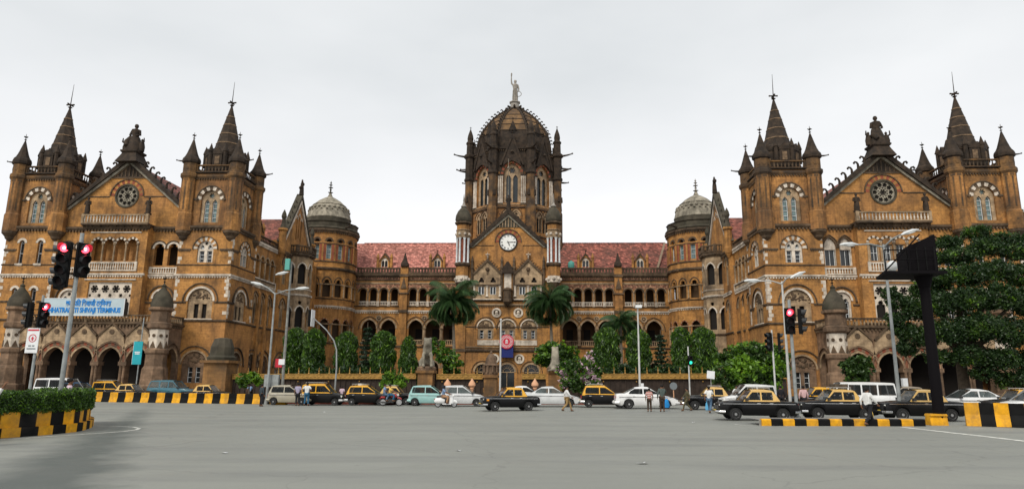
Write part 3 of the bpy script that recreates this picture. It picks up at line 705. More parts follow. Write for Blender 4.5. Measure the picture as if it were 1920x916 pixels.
    def gable_dormer(xd, Yd, zd, rz, sc=1.):
        b = MB(); b.wall([(-.95, 0), (.95, 0), (.95, 1.55), (0, 2.75), (-.95, 1.55)], [[(p[0], .12 + p[1]) for p in ST['dormer']['open']]], 0, .25, 0)
        b.prism([(-1.15, 1.35), (-.9, 1.35), (0, 2.6), (0, 3.0)], -.15, 2.6, 1); b.prism([(1.15, 1.35), (.9, 1.35), (0, 2.6), (0, 3.0)], -.15, 2.6, 1)
        b.box(-.95, -.75, .25, 2.4, 0, 1.5); b.box(.75, .95, .25, 2.4, 0, 1.5)
        for q in (-1, 1): b.lathe([(.26, -.2), (.26, 1.9), (.34, 2.0), (.3, 2.2), (.03, 2.95)], 8, q * 1.3, .1, 0)
        d = bo('dormer', b.mesh('dormer', ['stone', 'soot_ochre']), xd, Yd, zd, rz)
        wn = obj('window', ST['dormer']['parts'][0][1], d, (0, 0, .12))
        obj('pane', ST['dormer']['parts'][1][1], d, (0, 0, .12)); obj('finial', FIN_S, d, (0, .05, 2.9))
    global gable_dormer_
    gable_dormer_ = gable_dormer
    gable_dormer(X(34.6), 92.6, 21.3, rz)
    # ---- court pavilion with its own gable, balcony and oriel
    xp = X(33.0); yp = 103.2
    facade(xp, yp, rz, [(-6.3, 0), (6.3, 0), (6.3, 22.6), (0, 30.6), (-6.3, 22.6)], [('lancet', -.95, 23.4), ('lancet', 0, 23.9), ('lancet', .95, 23.4)]
           + [('pointed_side', q * 4.5, 9.3) for q in (-1, 1)] + [('pointed_side', q * 4.5, 15.8) for q in (-1, 1)] + [('ground_lunette', q * 3.9, 1.3) for q in (-1, 1)], .5)
    strings(xp, yp, rz, -6.3, 6.3, [(8.75, .28, .16, 'moulding', 0), (14.45, .3, .2, 'trim', .16), (20.4, .4, .3, 'moulding', .2)])
    b = MB()
    for q in (-1, 1): b.prism([(q * 6.7, 22.0), (q * 6.25, 22.0), (0, 30.5), (0, 31.2)], -.3, .7, 0); b.prism([(q * 6.3, 21.8), (q * 5.7, 21.8), (0, 29.5), (0, 30.2)], -.2, .3, 1)
    gc = bo('gable_coping', b.mesh('gable_coping', ['dome_dark', 'trim']), xp, yp, 0, rz)
    for q in (-1, 1):
        for k in range(7): obj('crocket', CROCKET_S, gc, (q * (6.2 - 5.6 * (k + .6) / 7.6), .1, 22.75 + 7.6 * (k + .6) / 7.6), 0 if q > 0 else pi)
        b = MB(); b.lathe([(.15, 19.6), (.55, 20.3), (.62, 21), (.55, 21.2), (.55, 23.6), (.75, 23.8), (.7, 24.1)], 8, mi=0); b.lathe([(.5, 24.1), (.3, 24.9), (.25, 25.5), (.4, 25.9), (.3, 26.4), (.05, 27.0)], 8, mi=1)
        bo('gable_turret', b.mesh('gable_turret', ['stone', 'dome_dark']), xp, yp + q * 6.2, 0)
    b = MB(); b.tube([(0, 0, 31.0), (0, 0, 32.2), (.05, 0, 33.6)], [.4, .32, .12], 7); b.sphere((.25, 0, 32.9), .34, 7, 5); b.sphere((-.2, .1, 32.2), .3, 7, 5)
    bo('gable_finial', b.mesh('gable_finial', ['soot'], 60), xp, yp, 0, rz)
    b = MB(); b.prism([(-6.2, 22.2), (6.2, 22.2), (0, 27.0)], .6, 12); bo('roof', b.mesh('roof', ['tile']), xp, yp, 0, rz)
    b = MB()
    for q in (-1, 1): b.box(q * 6.08 - .2, q * 6.08 + .2, .51, 1.6, 0, 22.3)
    bo('pavilion_return', b.mesh('pavilion_return', ['stone']), xp, yp, 0, rz)
    # oriel: five sides of an octagon carried up two storeys, with a balcony on top
    R = 2.5; c8 = R * cos(pi / 8); wd = R * sin(pi / 8)
    for k in (-2, -1, 0, 1, 2):
        a = k * pi / 4; ux, uy = c8 * sin(a), -c8 * cos(a)
        gx, gy = xp + ux * cos(rz) - uy * sin(rz), yp + ux * sin(rz) + uy * cos(rz)
        facade(gx, gy, rz + a, rect(-wd, wd, 0, 21.2), [('oriel', 0, 16.3), ('oriel', 0, 9.6), ('narrow', 0, 2.0)], .3, 'buff', extra=[circ(0, 13.4, .3, 10)])
        strings(gx, gy, rz + a, -wd, wd, [(8.7, .3, .18, 'moulding', 0), (14.4, .32, .2, 'trim', 0), (15.4, .16, .12, 'trim', 0), (20.6, .5, .34, 'moulding', 0)])
        balustrade(gx + .25 * sin(rz + a), gy - .25 * cos(rz + a), rz + a, -wd * 1.05, wd * 1.05, 21.2, 1.1, 'moulding', 'moulding', .4)
    b = MB(); b.lathe([(R * .95, 21.0), (R * .95, 21.18)], 8); b.lathe([(R * .7, 0), (R * .7, 21)], 8, mi=1); bo('oriel_core', b.mesh('oriel_core', ['moulding', 'dark']), xp, yp, 0)
    facade(X(33.4), 112.0, rz, rect(-2.5, 2.5, 0, 21.0), [], .5)
    # ---- round corner tower with its dome
    cx, cy = X(33.69), 119.3; R = 5.3; hw_ = R * math.tan(pi / 16)
    for k in range(16):
        a = pi / 8 * k                                  # outward direction measured from -Y
        ox, oy = sin(a), -cos(a)
        facade(cx + R * ox, cy + R * oy, a, rect(-hw_, hw_, 0, 28.0), [('apse_low', 0, 8.3), ('apse_mid', 0, 15.9), ('apse_top', 0, 22.6), ('apse_top_fan', 0, 25.6)], .4, 'stone' if 1 else 'stone_old')
        put('apse_mid_ring', cx + R * ox, cy + R * oy, 15.9, a)
        strings(cx + R * ox, cy + R * oy, a, -hw_, hw_, [(7.8, .3, .2, 'moulding', 0), (11.1, .2, .12, 'buff', 0), (14.1, .3, .2, 'trim', .18), (15.5, .18, .14, 'moulding', 0), (18.0, .2, .1, 'buff', 0),
                                                        (20.6, .5, .3, 'moulding', 0), (22.0, .25, .14, 'moulding', 0), (25.2, .18, .08, 'moulding', 0), (27.4, .6, .35, 'moulding', .2)])
        b = MB(); b.box(-hw_ - .16, -hw_ + .16, -.12, .04, 22.25, 25.2, 0); b.box(-hw_ + .18, -hw_ + .52, -.03, .02, 22.3, 25.2, 1); b.box(hw_ - .52, hw_ - .18, -.03, .02, 22.3, 25.2, 1)
        pl = bo('pilaster', b.mesh('pilaster', ['stone', 'red']), cx + R * ox, cy + R * oy, 0, a)
        obj('column', lathe_me('column_u', [(.2, 15.9), (.12, 16.1), (.12, 17.8), (.22, 18.0)], 'buff'), pl, (-hw_, -.05, 0)); obj('column', lathe_me('column_l', [(.22, 8.3), (.14, 8.6), (.14, 10.9), (.24, 11.1)], 'buff'), pl, (-hw_, -.05, 0))
    b = MB(); b.lathe([(4.35, 0), (4.35, 28)], 16, mi=0)
    for z in (7.9, 15.4, 22.2, 27.6): b.lathe([(R * .96, z - .3), (R * .96, z)], 16, mi=0)
    bo('drum_core', b.mesh('drum_core', ['inside']), cx, cy, 0)
    b = MB(); b.lathe([(5.5, 27.9), (5.75, 28.2), (5.6, 28.5), (5.35, 28.55), (5.35, 29.3), (5.55, 29.45), (4.9, 29.5), (4.9, 28.6)], 16); dm = bo('dome', b.mesh('drum_parapet', ['dome_dark']), cx, cy, 0)
    b = MB(); b.lathe([(4.05, 28.4), (4.05, 29.6), (4.0, 30.6)], 32, mi=0); b.lathe([(4.06, 30.6), (4.1, 30.75), (4.0, 30.95)], 32, mi=1)
    b.lathe([(3.98, 30.95), (3.8, 31.7), (3.42, 32.6), (2.8, 33.5), (2.0, 34.25), (1.1, 34.8), (.5, 35.1), (.28, 35.6), (.2, 35.9)], 32, mi=1)
    obj('dome_shell', b.mesh('dome_shell', ['dome_dark', 'dome_grey'], 60), dm)
    b = MB()
    for k in range(24):
        a = 2 * pi * k / 24
        for r, z, q in ((3.45, 32.62, .3), (3.7, 32.15, .2)): b.sphere((r * cos(a + q), r * sin(a + q), z), .3 if q > .25 else .2, 6, 4, 0, (1, 1, .8))
    b.lathe([(3.0, 33.25), (3.08, 33.3), (2.9, 33.45)], 32, mi=0)
    obj('dome_carving', b.mesh('dome_carving', ['dome_grey'], 50), dm)
    b = MB(); b.tube([(0, 0, 35.6), (0, 0, 38.2)], [.16, .06], 8)
    for z, r in ((36.0, .5), (36.5, .26), (36.95, .46), (37.45, .34), (37.85, .2)): b.lathe([(.08, z - .16), (r, z), (.08, z + .12)], 10)
    obj('finial', b.mesh('finial', ['statue_stone' if s > 0 else 'dome_dark'], 50), dm)
    for q in (-.5, .9): obj('gargoyle', GARGOYLE, dm, (5.4 * sin(q) * -s, -5.4 * cos(q), 28.4), q * -s)

def main_range(s):
    X = lambda x: s * x
    x0, x1 = 9.0, 29.5; c0, c1 = 14.3, 24.0; p0 = 19.6
    def cx_list(a, b_, n): return [a + (b_ - a) * (i + .5) / n for i in range(n)]
    hi = cx_list(9.5, 18.9, 5) + cx_list(20.4, 28.3, 4); lo = cx_list(9.3, 18.8, 3) + cx_list(20.5, 27.6, 2)
    xm = X((x0 + x1) / 2); off = (x0 + x1) / 2
    ops = [('upper_open', s * (q - off), 15.25) for q in hi] + [('lower_open', s * (q - off), 8.1) for q in lo] + [('ground_open', s * (q - off), .4) for q in lo]
    hw = (x1 - x0) / 2
    facade(xm, 122, 0, rect(-hw, hw, 0, 21), ops, .6, 'stone')
    for a, c in ((9.3, 18.9), (20.3, 28.6)):
        u0, u1 = sorted((s * (a - off), s * (c - off)))
        strings(xm, 122, 0, u0, u1, [(7.6, .3, .2, 'moulding', 0), (14.0, .35, .22, 'trim', .2), (15.0, .2, .2, 'moulding', 0), (19.2, .3, .1, 'buff', .13), (19.85, .2, .12, 'moulding', .11), (20.5, .5, .4, 'moulding', .2)])
        b = MB(); b.box(u0, u1, -.045, .02, 18.35, 19.18); b.box(u0, u1, -.06, .02, 20.06, 20.4); fz = bo('frieze', b.mesh('frieze', ['frieze']), xm, 122, 0); fz['kind'] = 'stuff'
        b = MB(); b.box(u0, u1, -.32, -.06, 21.0, 21.35); b.box(u0, u1, -.34, -.04, 21.95, 22.25)
        k = int((u1 - u0) / .55)
        for i in range(k): q = u0 + (u1 - u0) * (i + .5) / k; b.box(q - .17, q + .17, -.28, -.1, 21.35, 21.95)
        bo('parapet', b.mesh('parapet', ['moulding']), xm, 122, 0)
        balustrade(xm, 122.15, 0, u0 + .1, u1 - .1, 15.2, .8, 'trim', 'trim', .3, .14)
        balustrade(xm, 122.25, 0, u0 + .1, u1 - .1, 8.1, .95, 'buff', 'buff', .34, .14)
    for grp_, z0, z1 in ((hi, 15.25, 17.5), (lo, 8.1, 10.8)):
        for i in range(len(grp_) - 1):
            b = MB()
            if grp_[i + 1] - grp_[i] > 4.2 or (z0 > 10 and grp_[i + 1] - grp_[i] > 2.3): continue
            m_ = s * ((grp_[i] + grp_[i + 1]) / 2 - off); r_ = .17 if z0 > 10 else .3
            b.lathe([(r_ * 1.4, z0), (r_, z0 + .3), (r_, z1), (r_ * 1.5, z1 + .25)], 8, 0, -.06)
            if z0 > 10: b.box(-.24, .24, -.26, .0, 15.1, 16.0, 1)
            bo('column', b.mesh('column', ['buff', 'trim']), xm + m_, 122, 0)
    for i in range(len(lo) - 1):                        # carved roundels between the big arches
        if lo[i + 1] - lo[i] < 4.2: 
            b = MB(); A = circ(0, 0, .36, 16); A.append(A[0]); b.band(A, grow(A, 0, 0, .2), -.12, .03, 0); b.prism(circ(0, 0, .36, 12), -.02, .03, 1); b.sphere((0, -.03, 0), .2, 8, 6, 0)
            bo('medallion', b.mesh('medallion', ['buff', 'moulding'], 40), xm + s * ((lo[i] + lo[i + 1]) / 2 - off), 122, 12.9)
    b = MB(); b.box(-.7, .7, -.55, .05, 0, 22.3); b.box(-.85, .85, -.7, .05, 13.9, 14.4, 1); b.box(-.85, .85, -.7, .05, 20.5, 21.0, 1); b.box(-.85, .85, -.7, .05, 7.6, 7.95, 1)
    b.prism([(-.55, 18.3), (.55, 18.3), (0, 20.3)], -.75, -.5, 1); b.box(-.95, .95, -.75, .3, 17.3, 17.55, 1)
    b.lathe([(.8, 22.3), (.95, 22.5), (.9, 22.9), (.5, 23.6), (.12, 24.9), (.02, 25)], 4, 0, -.25, 2)
    bo('buttress', b.mesh('buttress', ['stone', 'moulding', 'soot']), X(p0), 122, 0)
    # verandahs behind the arches
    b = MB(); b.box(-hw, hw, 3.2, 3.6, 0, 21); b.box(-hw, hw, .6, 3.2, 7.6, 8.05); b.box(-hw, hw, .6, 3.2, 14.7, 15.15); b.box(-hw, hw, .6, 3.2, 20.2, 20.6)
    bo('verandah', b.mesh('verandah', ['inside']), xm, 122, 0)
    b = MB(); b.box(-.6, .6, 3.12, 3.19, 0, 3.1); me = b.mesh('door', ['dark'])
    for q in lo:
        for z in (8.1, .15): bo('door', me, X(q), 122, z)
    b = MB(); b.prismx([(.5, 21.4), (7.2, 28.3), (13.9, 21.4)], -hw - 3.5, hw + 1.5)
    bo('roof', b.mesh('roof', ['tile_pink' if s < 0 else 'tile']), xm, 122, 0)
    b = MB()
    for k in range(60): b.tube([(-hw + 2 * hw * k / 60, 7.2, 28.3), (-hw + 2 * hw * (k + .9) / 60, 7.2, 28.3)], .16, 6)
    bo('ridge_tiles', b.mesh('ridge_tiles', ['tile_pink' if s < 0 else 'tile'], 60), xm, 122, 0)
    for q in (13.86, 23.88): gable_dormer_(X(q), 123.4, 22.35, 0)

wing(-1); wing(1)
main_range(-1); main_range(1)

# ------------------------------------------------------------------ central block with the clock gable
CY = 114.
ops = [('central_lunette', q * 3.68, 8.75) for q in (-1, 0, 1)] + [('central_ground', q * 4.1, .75) for q in (-1, 0, 1)]
facade(0, CY, 0, [(-9.0, 0), (9.0, 0), (9.0, 21.2), (6.75, 21.2), (6.75, 25.0), (0, 31.0), (-6.75, 25.0), (-6.75, 21.2), (-9.0, 21.2)], ops, .6, extra=[circ(0, 25.4, 1.45, 32)])
b = MB(); b.box(-8.95, 8.95, 1.4, 9, 0, 20.9, 0); b.box(-6.7, 6.7, 1.4, 9, 20.9, 24.6, 0); b.box(-8.98, -8.6, .6, 8.0, 0, 21.1, 1); b.box(8.6, 8.98, .6, 8.0, 0, 21.1, 1)
b.box(-6.74, -6.4, .6, 8, 21.1, 24.9, 1); b.box(6.4, 6.74, .6, 8, 21.1, 24.9, 1)
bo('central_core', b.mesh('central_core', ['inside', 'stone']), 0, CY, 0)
b = MB(); b.prism([(-6.7, 24.6), (6.7, 24.6), (0, 30.7)], .65, 12); bo('roof', b.mesh('roof', ['tile']), 0, CY, 0)
strings(0, CY, 0, -9.0, 9.0, [(6.6, .5, .25, 'moulding', 0), (7.3, .2, .14, 'buff', .12), (14.35, .35, .25, 'buff', .2), (15.1, .25, .18, 'moulding', 0)])
strings(0, CY, 0, -6.7, -2.6, [(24.75, .14, .1, 'moulding', 0)]); strings(0, CY, 0, 2.6, 6.7, [(24.75, .14, .1, 'moulding', 0)])
strings(0, CY, 0, -9.0, 9.0, [(10.7, .18, .1, 'moulding', 0)])
# coping
b = MB()
for q in (-1, 1):
    b.prism([(q * 7.1, 24.55), (q * 6.45, 24.55), (0, 30.4), (0, 31.4)], -.5, .7, 0); b.prism([(q * 6.6, 24.45), (q * 6.1, 24.45), (0, 29.9), (0, 30.4)], -.28, .3, 1)
gc = bo('gable_coping', b.mesh('gable_coping', ['soot', 'dome_grey']), 0, CY, 0)
for q in (-1, 1):
    for k in range(7): obj('crocket', CROCKET_S, gc, (q * (6.6 - 6.0 * (k + .6) / 7.6), 0, 25.05 + 5.9 * (k + .6) / 7.6), 0 if q > 0 else pi)
b = MB(); b.prism([(-2.5, 28.0), (2.5, 28.0), (0, 30.15)], -.06, .02, 0)
for k in range(-4, 5): b.box(k * .5 - .07, k * .5 + .07, -.14, -.05, 28.05, 29.9 - abs(k) * .42, 1)
bo('louvre_panel', b.mesh('louvre_panel', ['dome_dark', 'buff']), 0, CY, 0)
# clock
ck = bo('clock', None, 0, CY, 25.4, 0, 'round white clock face with black rim in the central gable')
b = MB(); b.prism(circ(0, 0, 1.42, 40), -.06, .1); obj('clock_face', b.mesh('clock_face', ['clock_white']), ck)
b = MB(); A = circ(0, 0, 1.4, 40); A.append(A[0]); b.band(A, grow(A, 0, 0, .2), -.2, .1); obj('rim', b.mesh('clock_rim', ['black']), ck)
b = MB(); A = arc(0, 0, 3.3, 'round', 15); b.band(A, grow(A, 0, 0, .55), -.04, .04, 0, 1); b.band(grow(A, 0, 0, .57), grow(A, 0, 0, .72), -.15, .04, 2); obj('arch', b.mesh('clock_arch', ['red', 'stone', 'moulding']), ck)
ROM = ['XII', 'I', 'II', 'III', 'IIII', 'V', 'VI', 'VII', 'VIII', 'IX', 'X', 'XI']
for h_, t in enumerate(ROM):
    b = MB(); wd = {'I': .09, 'V': .19, 'X': .19}; tot = sum(wd[c] for c in t); x = -tot / 2; hh = .17
    for c in t:
        q = x + wd[c] / 2; x += wd[c]
        if c == 'I': b.box(q - .024, q + .024, -.02, 0, -hh, hh)
        else:
            for sg in (-1, 1):
                o_ = .065
                if c == 'V': b.prism([(q + sg * o_ - .022, hh), (q + sg * o_ + .022, hh), (q + .022, -hh), (q - .022, -hh)], -.02 - .002 * (sg > 0), 0)
                else: b.prism([(q + sg * o_ - .022, hh), (q + sg * o_ + .022, hh), (q - sg * o_ + .022, -hh), (q - sg * o_ - .022, -hh)], -.02 - .002 * (sg > 0), 0)
    a = 2 * pi * h_ / 12; b.xf(Matrix.Translation((1.13 * sin(a), -.061, 1.13 * cos(a))) @ Matrix.Rotation(a, 4, 'Y')); obj('numeral', b.mesh('numeral', ['black']), ck)
for nm, a, ln, wd, y in (('minute_hand', radians(88), 1.2, .05, -.12), ('hour_hand', radians(158), .8, .075, -.1)):
    b = MB(); b.prism([(-wd * .6, -.25), (wd * .6, -.25), (wd, ln * .6), (0, ln), (-wd, ln * .6)], y - .012, y + .01); b.xf(Matrix.Rotation(a, 4, 'Y')); obj(nm, b.mesh(nm, ['black']), ck)
# two gabled aedicules
for q in (-1, 1):
    xa = q * 3.5
    out_ = [(-2.35, 15.35), (2.35, 15.35), (2.35, 20.0), (0, 22.1), (-2.35, 20.0)]
    ops = [(st, d, z) for d in (-1.0, 1.0) for st, z in (('aedicule', 16.25), ('aedicule_top', 18.35))]
    facade(xa, CY - .35, 0, out_, ops, .36, 'buff', 'aedicule')
    b = MB()
    for d in (-1, 1): b.prism([(d * 2.65, 19.75), (d * 2.25, 19.75), (0, 21.95), (0, 22.5)], -.25, .35, 0)
    for d in (-2.2, 0, 2.2): b.lathe([(.28, 15.9), (.17, 16.2), (.17, 17.5), (.3, 17.75)], 8, d, -.05, 1)
    b.box(-2.4, 2.4, -.14, .02, 17.78, 17.98, 0); b.box(-2.4, 2.4, -.2, .02, 15.35, 15.5, 1)
    b.box(-2.2, 2.2, -.03, .01, 18.02, 19.6, 2) if 0 else None
    b.sphere((0, -.05, 20.6), .36, 10, 8, 0); b.prism([(-.12, 19.7), (.12, 19.7), (.16, 20.3), (-.16, 20.3)], -.12, .02, 0)
    a_ = bo('aedicule_trim', b.mesh('aedicule_trim', ['moulding', 'trim', 'stone']), xa, CY - .35, 0)
    obj('finial', finial_mesh(1.2, .1, 'trim'), a_, (0, 0, 22.4))
    for k in range(6):
        for d in (-1, 1): obj('crocket', CROCKET_S, a_, (d * (2.4 - 2.2 * (k + .6) / 6.6), .05, 20.05 + 2.1 * (k + .6) / 6.6), 0 if d > 0 else pi)
for x in (-6.15, -1.05, 1.05, 6.15):
    b = MB(); b.lathe([(.24, 15.4), (.24, 20.6), (.34, 20.8), (.26, 21.1), (.2, 21.9), (.28, 22.0), (.02, 23.0)], 8); bo('pinnacle', b.mesh('pinnacle', ['moulding']), x, CY - .25, 0)
# centre niche with canopy and bracket
b = MB(); b.box(-.62, .62, -.06, .02, 16.9, 19.9, 1); b.prism([(-1.0, 19.9), (1.0, 19.9), (.8, 20.9), (.15, 21.9), (-.15, 21.9), (-.8, 20.9)], -.7, .02, 0)
b.lathe([(.05, 14.2), (.55, 14.7), (.8, 15.0), (.8, 15.4), (.7, 15.5), (.7, 16.8), (.85, 17.0), (.8, 17.25), (.1, 17.5)], 8, 0, -.5, 2)
bo('niche', b.mesh('niche', ['soot', 'trim', 'moulding']), 0, CY, 0)
for q in (-1, 1):
    for x, z in ((1.85, 13.2), (2.1, 5.5)):
        b = MB(); A = circ(0, 0, .52, 18); A.append(A[0]); b.band(A, grow(A, 0, 0, .3), -.16, .03, 0); b.prism(circ(0, 0, .52, 16), -.03, .03, 1); b.sphere((0, -.05, .05), .28, 8, 6, 0, (1, .8, 1.2)); b.sphere((0, -.05, -.35), .3, 8, 5, 0, (1.2, .6, .6))
        bo('medallion', b.mesh('medallion', ['trim', 'moulding'], 40), q * x, CY, z)
for c, w_, d in ((-3.68, 1.35, .12), (0, 1.35, .12), (3.68, 1.35, .12), (-1.84, .45, .2), (1.84, .45, .2)):
    b = MB(); b.box(-w_, w_, -d, .02, 7.75, 8.6); bo('balcony_panel', b.mesh('balcony_panel', ['trim']), c, CY, 0)
# fanlight bars and doors
for c in (-4.1, 0, 4.1):
    b = MB(); A = arc(0, 2.6, 1.2, 'round', 8); b.band(A, grow(A, 0, 2.6, .06), .2, .26)
    for k in range(1, 8):
        a = pi * k / 8; b.tube([(.6 * cos(a), .23, 2.6 + .6 * sin(a)), (1.22 * cos(a), .23, 2.6 + 1.22 * sin(a))], .03, 4)
    b.box(-1.25, 1.25, .16, .27, 2.5, 2.62); b.box(-.05, .05, .18, .26, 0, 2.5)
    bo('fanlight', b.mesh('fanlight', ['buff']), c, CY, .75)
# octagonal clock turrets with white colonnettes
b = MB(); b.lathe([(.3, 16.4), (.6, 17.0), (1.05, 17.9), (1.2, 18.3)], 8, mi=2); b.lathe([(1.22, 18.3), (1.12, 19.4)], 8, mi=1); b.lathe([(1.1, 19.4), (1.1, 21.0)], 8, mi=0)
b.lathe([(1.15, 21.0), (1.4, 21.3), (1.4, 21.6), (1.1, 21.7)], 8, mi=2); b.lathe([(.85, 21.7), (.85, 26.0)], 8, mi=3)
b.lathe([(1.2, 26.0), (1.25, 26.1), (1.2, 27.2), (1.35, 27.35), (1.15, 27.5)], 8, mi=4); b.lathe([(1.15, 27.5), (1.15, 28.3)], 8, mi=0); b.lathe([(1.2, 28.3), (1.55, 28.6), (1.5, 28.8), (1.2, 28.9)], 8, mi=2)
for k in range(8):
    a = pi / 4 * k + pi / 8; b.lathe([(.26, 21.7), (.17, 21.95), (.17, 25.6), (.28, 26.0)], 8, 1.04 * cos(a), 1.04 * sin(a), 5)
    b.sphere((1.2 * cos(a), 1.2 * sin(a), 26.65), .26, 6, 5, 1); b.sphere((1.15 * cos(a + .39), 1.15 * sin(a + .39), 18.85), .3, 6, 5, 1)
CT = b.mesh('clock_turret', ['stone', 'trim', 'moulding', 'red', 'buff', 'white_wood'], 35)
b = MB(); b.lathe([(1.3, 28.9), (1.45, 29.2), (1.35, 30.0), (1.0, 30.8), (.6, 31.3), (.35, 31.6)], 10, mi=0); b.lathe([(.5, 31.6), (.55, 31.75), (.3, 31.95), (.12, 32.6), (.18, 32.75), (.03, 34.0)], 8, mi=1)
CTC = b.mesh('turret_dome', ['dome_dark', 'statue_stone'], 40)
for q in (-1, 1):
    t = bo('turret', CT, q * 7.85, CY - .3, 0); obj('turret_dome', CTC, t)
    b = MB(); b.box(-.9, .9, -.25, .02, 0, 14.3, 0); b.box(-1.0, 1.0, -.35, .02, 6.6, 7.1, 1); bo('pilaster', b.mesh('pilaster', ['stone', 'moulding']), q * 8.0, CY, 0)
figure('statue', 'small dark stone figure on the apex of the clock gable', 'statue', 0, CY + .1, 31.3, 2.6, 'soot')
b = MB(); b.tube([(0, 0, 0), (0, 0, 10.2)], [.07, .04], 6); b.sphere((0, 0, 8.6), .22, 8, 6); b.sphere((0, 0, 10.2), .1, 6, 5)
obj('lightning_rod', b.mesh('lightning_rod', ['dome_grey']), None, (AX - .15, CY + 1.0, 30.6), 0, 'slender rod rising from the clock gable before the dome', 'rod')

# ------------------------------------------------------------------ octagonal dome tower
DY = 132.; AP = 8.3; HW = AP * math.tan(pi / 8)
for k in range(8):
    a = pi / 4 * k; ox, oy = AP * sin(a), -AP * cos(a)
    if oy > 5: facade(ox, DY + oy, a, rect(-HW, HW, 21, 46), [], .5); continue
    facade(ox, DY + oy, a, rect(-HW, HW, 21, 46), [('dome_win', 0, 35.1), ('pointed_side', -.85, 29.6), ('pointed_side', .85, 29.6)], .9, 'stone_up')
    strings(ox, DY + oy, a, -HW, HW, [(28.6, .3, .25, 'moulding', 0), (34.0, .35, .3, 'moulding', 0), (34.6, .2, .15, 'buff', 0), (45.6, .5, .4, 'soot', .2)])
    # clustered shafts beside the window, sooty spandrels and the steep gablet above
    for q in (-1, 1):
        b = MB()
        for i, d in enumerate((-.35, 0, .35)): b.lathe([(.2, 35.0), (.13, 35.3), (.13, 39.9), (.22, 40.32)], 8, d, -.1 - .04 * (1 - abs(i - 1)), 0)
        b.box(-.55, .55, -.3, .02, 40.3, 40.7, 1); b.box(-.5, .5, -.2, .02, 34.8, 35.05, 1)
        bo('clustered_shaft', b.mesh('clustered_shaft', ['trim', 'soot']), ox + q * 2.2 * cos(a), DY + oy + q * 2.2 * sin(a), 0, a)
    b = MB(); A = grow(arc(0, 40.3, 3.3, 'pointed', 16, .72), 0, 40.3, .78)
    b.prism([(-3.35, 41.0), (-3.35, 45.7), (3.35, 45.7), (3.35, 41.0)] + [p for p in A[::-1] if p[1] > 41.0], -.06, .01, 0)
    b.prism([p for p in A if p[1] > 42.0] + [(1.6, 44.6), (0, 48.2), (-1.6, 44.6)], -.45, .3, 0)
    for q in (-1, 1): b.prism([(q * 2.35, 42.4), (q * 2.0, 42.4), (0, 47.9), (0, 48.9)], -.6, .5, 1)
    b.lathe([(.4, 45.0), (.3, 45.3), (.05, 45.6)], 6, 0, -.5, 1)
    g = bo('gablet', b.mesh('gablet', ['soot', 'soot']), ox, DY + oy, 0, a)
    obj('finial', finial_mesh(1.5, .1), g, (0, 0, 48.7))
    for q in (-1, 1):
        for i in range(4): obj('crocket', CROCKET_S, g, (q * (2.2 - 2.0 * (i + .6) / 4.6), 0, 43.0 + 5.4 * (i + .6) / 4.6), 0 if q > 0 else pi)
b = MB(); b.lathe([(6.9, 21), (6.9, 46)], 8, mi=0); bo('tower_core', b.mesh('tower_core', ['dark']), 0, DY, 0)
CR = 9.45
b = MB(); b.lathe([(1.0, 21), (1.0, 33.9), (.85, 34.3), (.85, 40.5)], 8, mi=0)
b.lathe([(.87, 40.5), (1.1, 40.8), (1.05, 41.2), (.9, 41.3), (.9, 45.3), (1.2, 45.6), (1.2, 46.1), (.75, 46.3), (.7, 48.3), (.85, 48.5), (.85, 48.8), (.55, 49.1), (.62, 49.7), (.5, 50.4), (.1, 51.6), (.02, 51.7)], 8, mi=1)
for i in range(4):
    s0 = len(b.v); b.prism([(-.3, 36.3), (.3, 36.3), (.12, 37.4), (-.12, 37.4)], -1.05, -.7, 1); b.xf(Matrix.Rotation(pi / 2 * i + pi / 4, 4, 'Z'), s0)
DT = b.mesh('dome_turret', ['soot_ochre', 'soot'])
for k in range(8):
    a = pi / 4 * k + pi / 8; t = bo('turret', DT, CR * sin(a), DY - CR * cos(a), 0, a)
    obj('finial', FIN_S, t, (0, 0, 51.55))
    for z, sc in ((45.7, 1.5), (42.6, 1.15)):
        g = obj('gargoyle', GARGOYLE, t, (0, -.8, z)); g.scale = (1.2, sc, 1.2)
prof = [(8.0, 45.9), (7.9, 47.4), (7.7, 48.8), (7.3, 50.3), (6.6, 51.8), (5.65, 53.2), (4.5, 54.6), (3.2, 55.8), (1.7, 56.9), (1.2, 57.2)]
mat('dome_ochre', (.25, .145, .062), var=.6, vscale=.6, col2=(.10, .062, .034), course=.33, stain=.5, stain_col=(.05, .036, .026), streak=.5, bump=.02)
b = MB(); b.lathe(prof[:4], 8, mi=0); b.lathe(prof[3:], 8, mi=1); dm = bo('dome', b.mesh('dome', ['soot', 'dome_ochre']), 0, DY, 0)
for k in range(8):
    a = pi / 4 * k + pi / 8
    b = MB(); b.tube([((r + .05) * cos(a), (r + .05) * sin(a), z) for r, z in prof], .3, 6); obj('rib', b.mesh('rib', ['soot'], 60), dm)
    L = []
    for i in range(len(prof) - 1): L += [(prof[i][0] + (prof[i + 1][0] - prof[i][0]) * t, prof[i][1] + (prof[i + 1][1] - prof[i][1]) * t) for t in (0, .5) if t == 0 or i < 8]
    for r, z in L[3:-1]: obj('crocket', CROCKET_S if 0 else CROCKET, dm, ((r + .15) * cos(a), (r + .15) * sin(a), z - .1), a).scale = (1.25, 1.25, 1.25)
for k in range(4):     # rings of stone across the dome
    r, z = prof[3 + k]
    b = MB(); b.lathe([(r + .02, z - .12), (r + .12, z - .06), (r + .1, z + .08), (r - .1, z + .14)], 8); obj('dome_ring', b.mesh('dome_ring', ['soot']), dm)
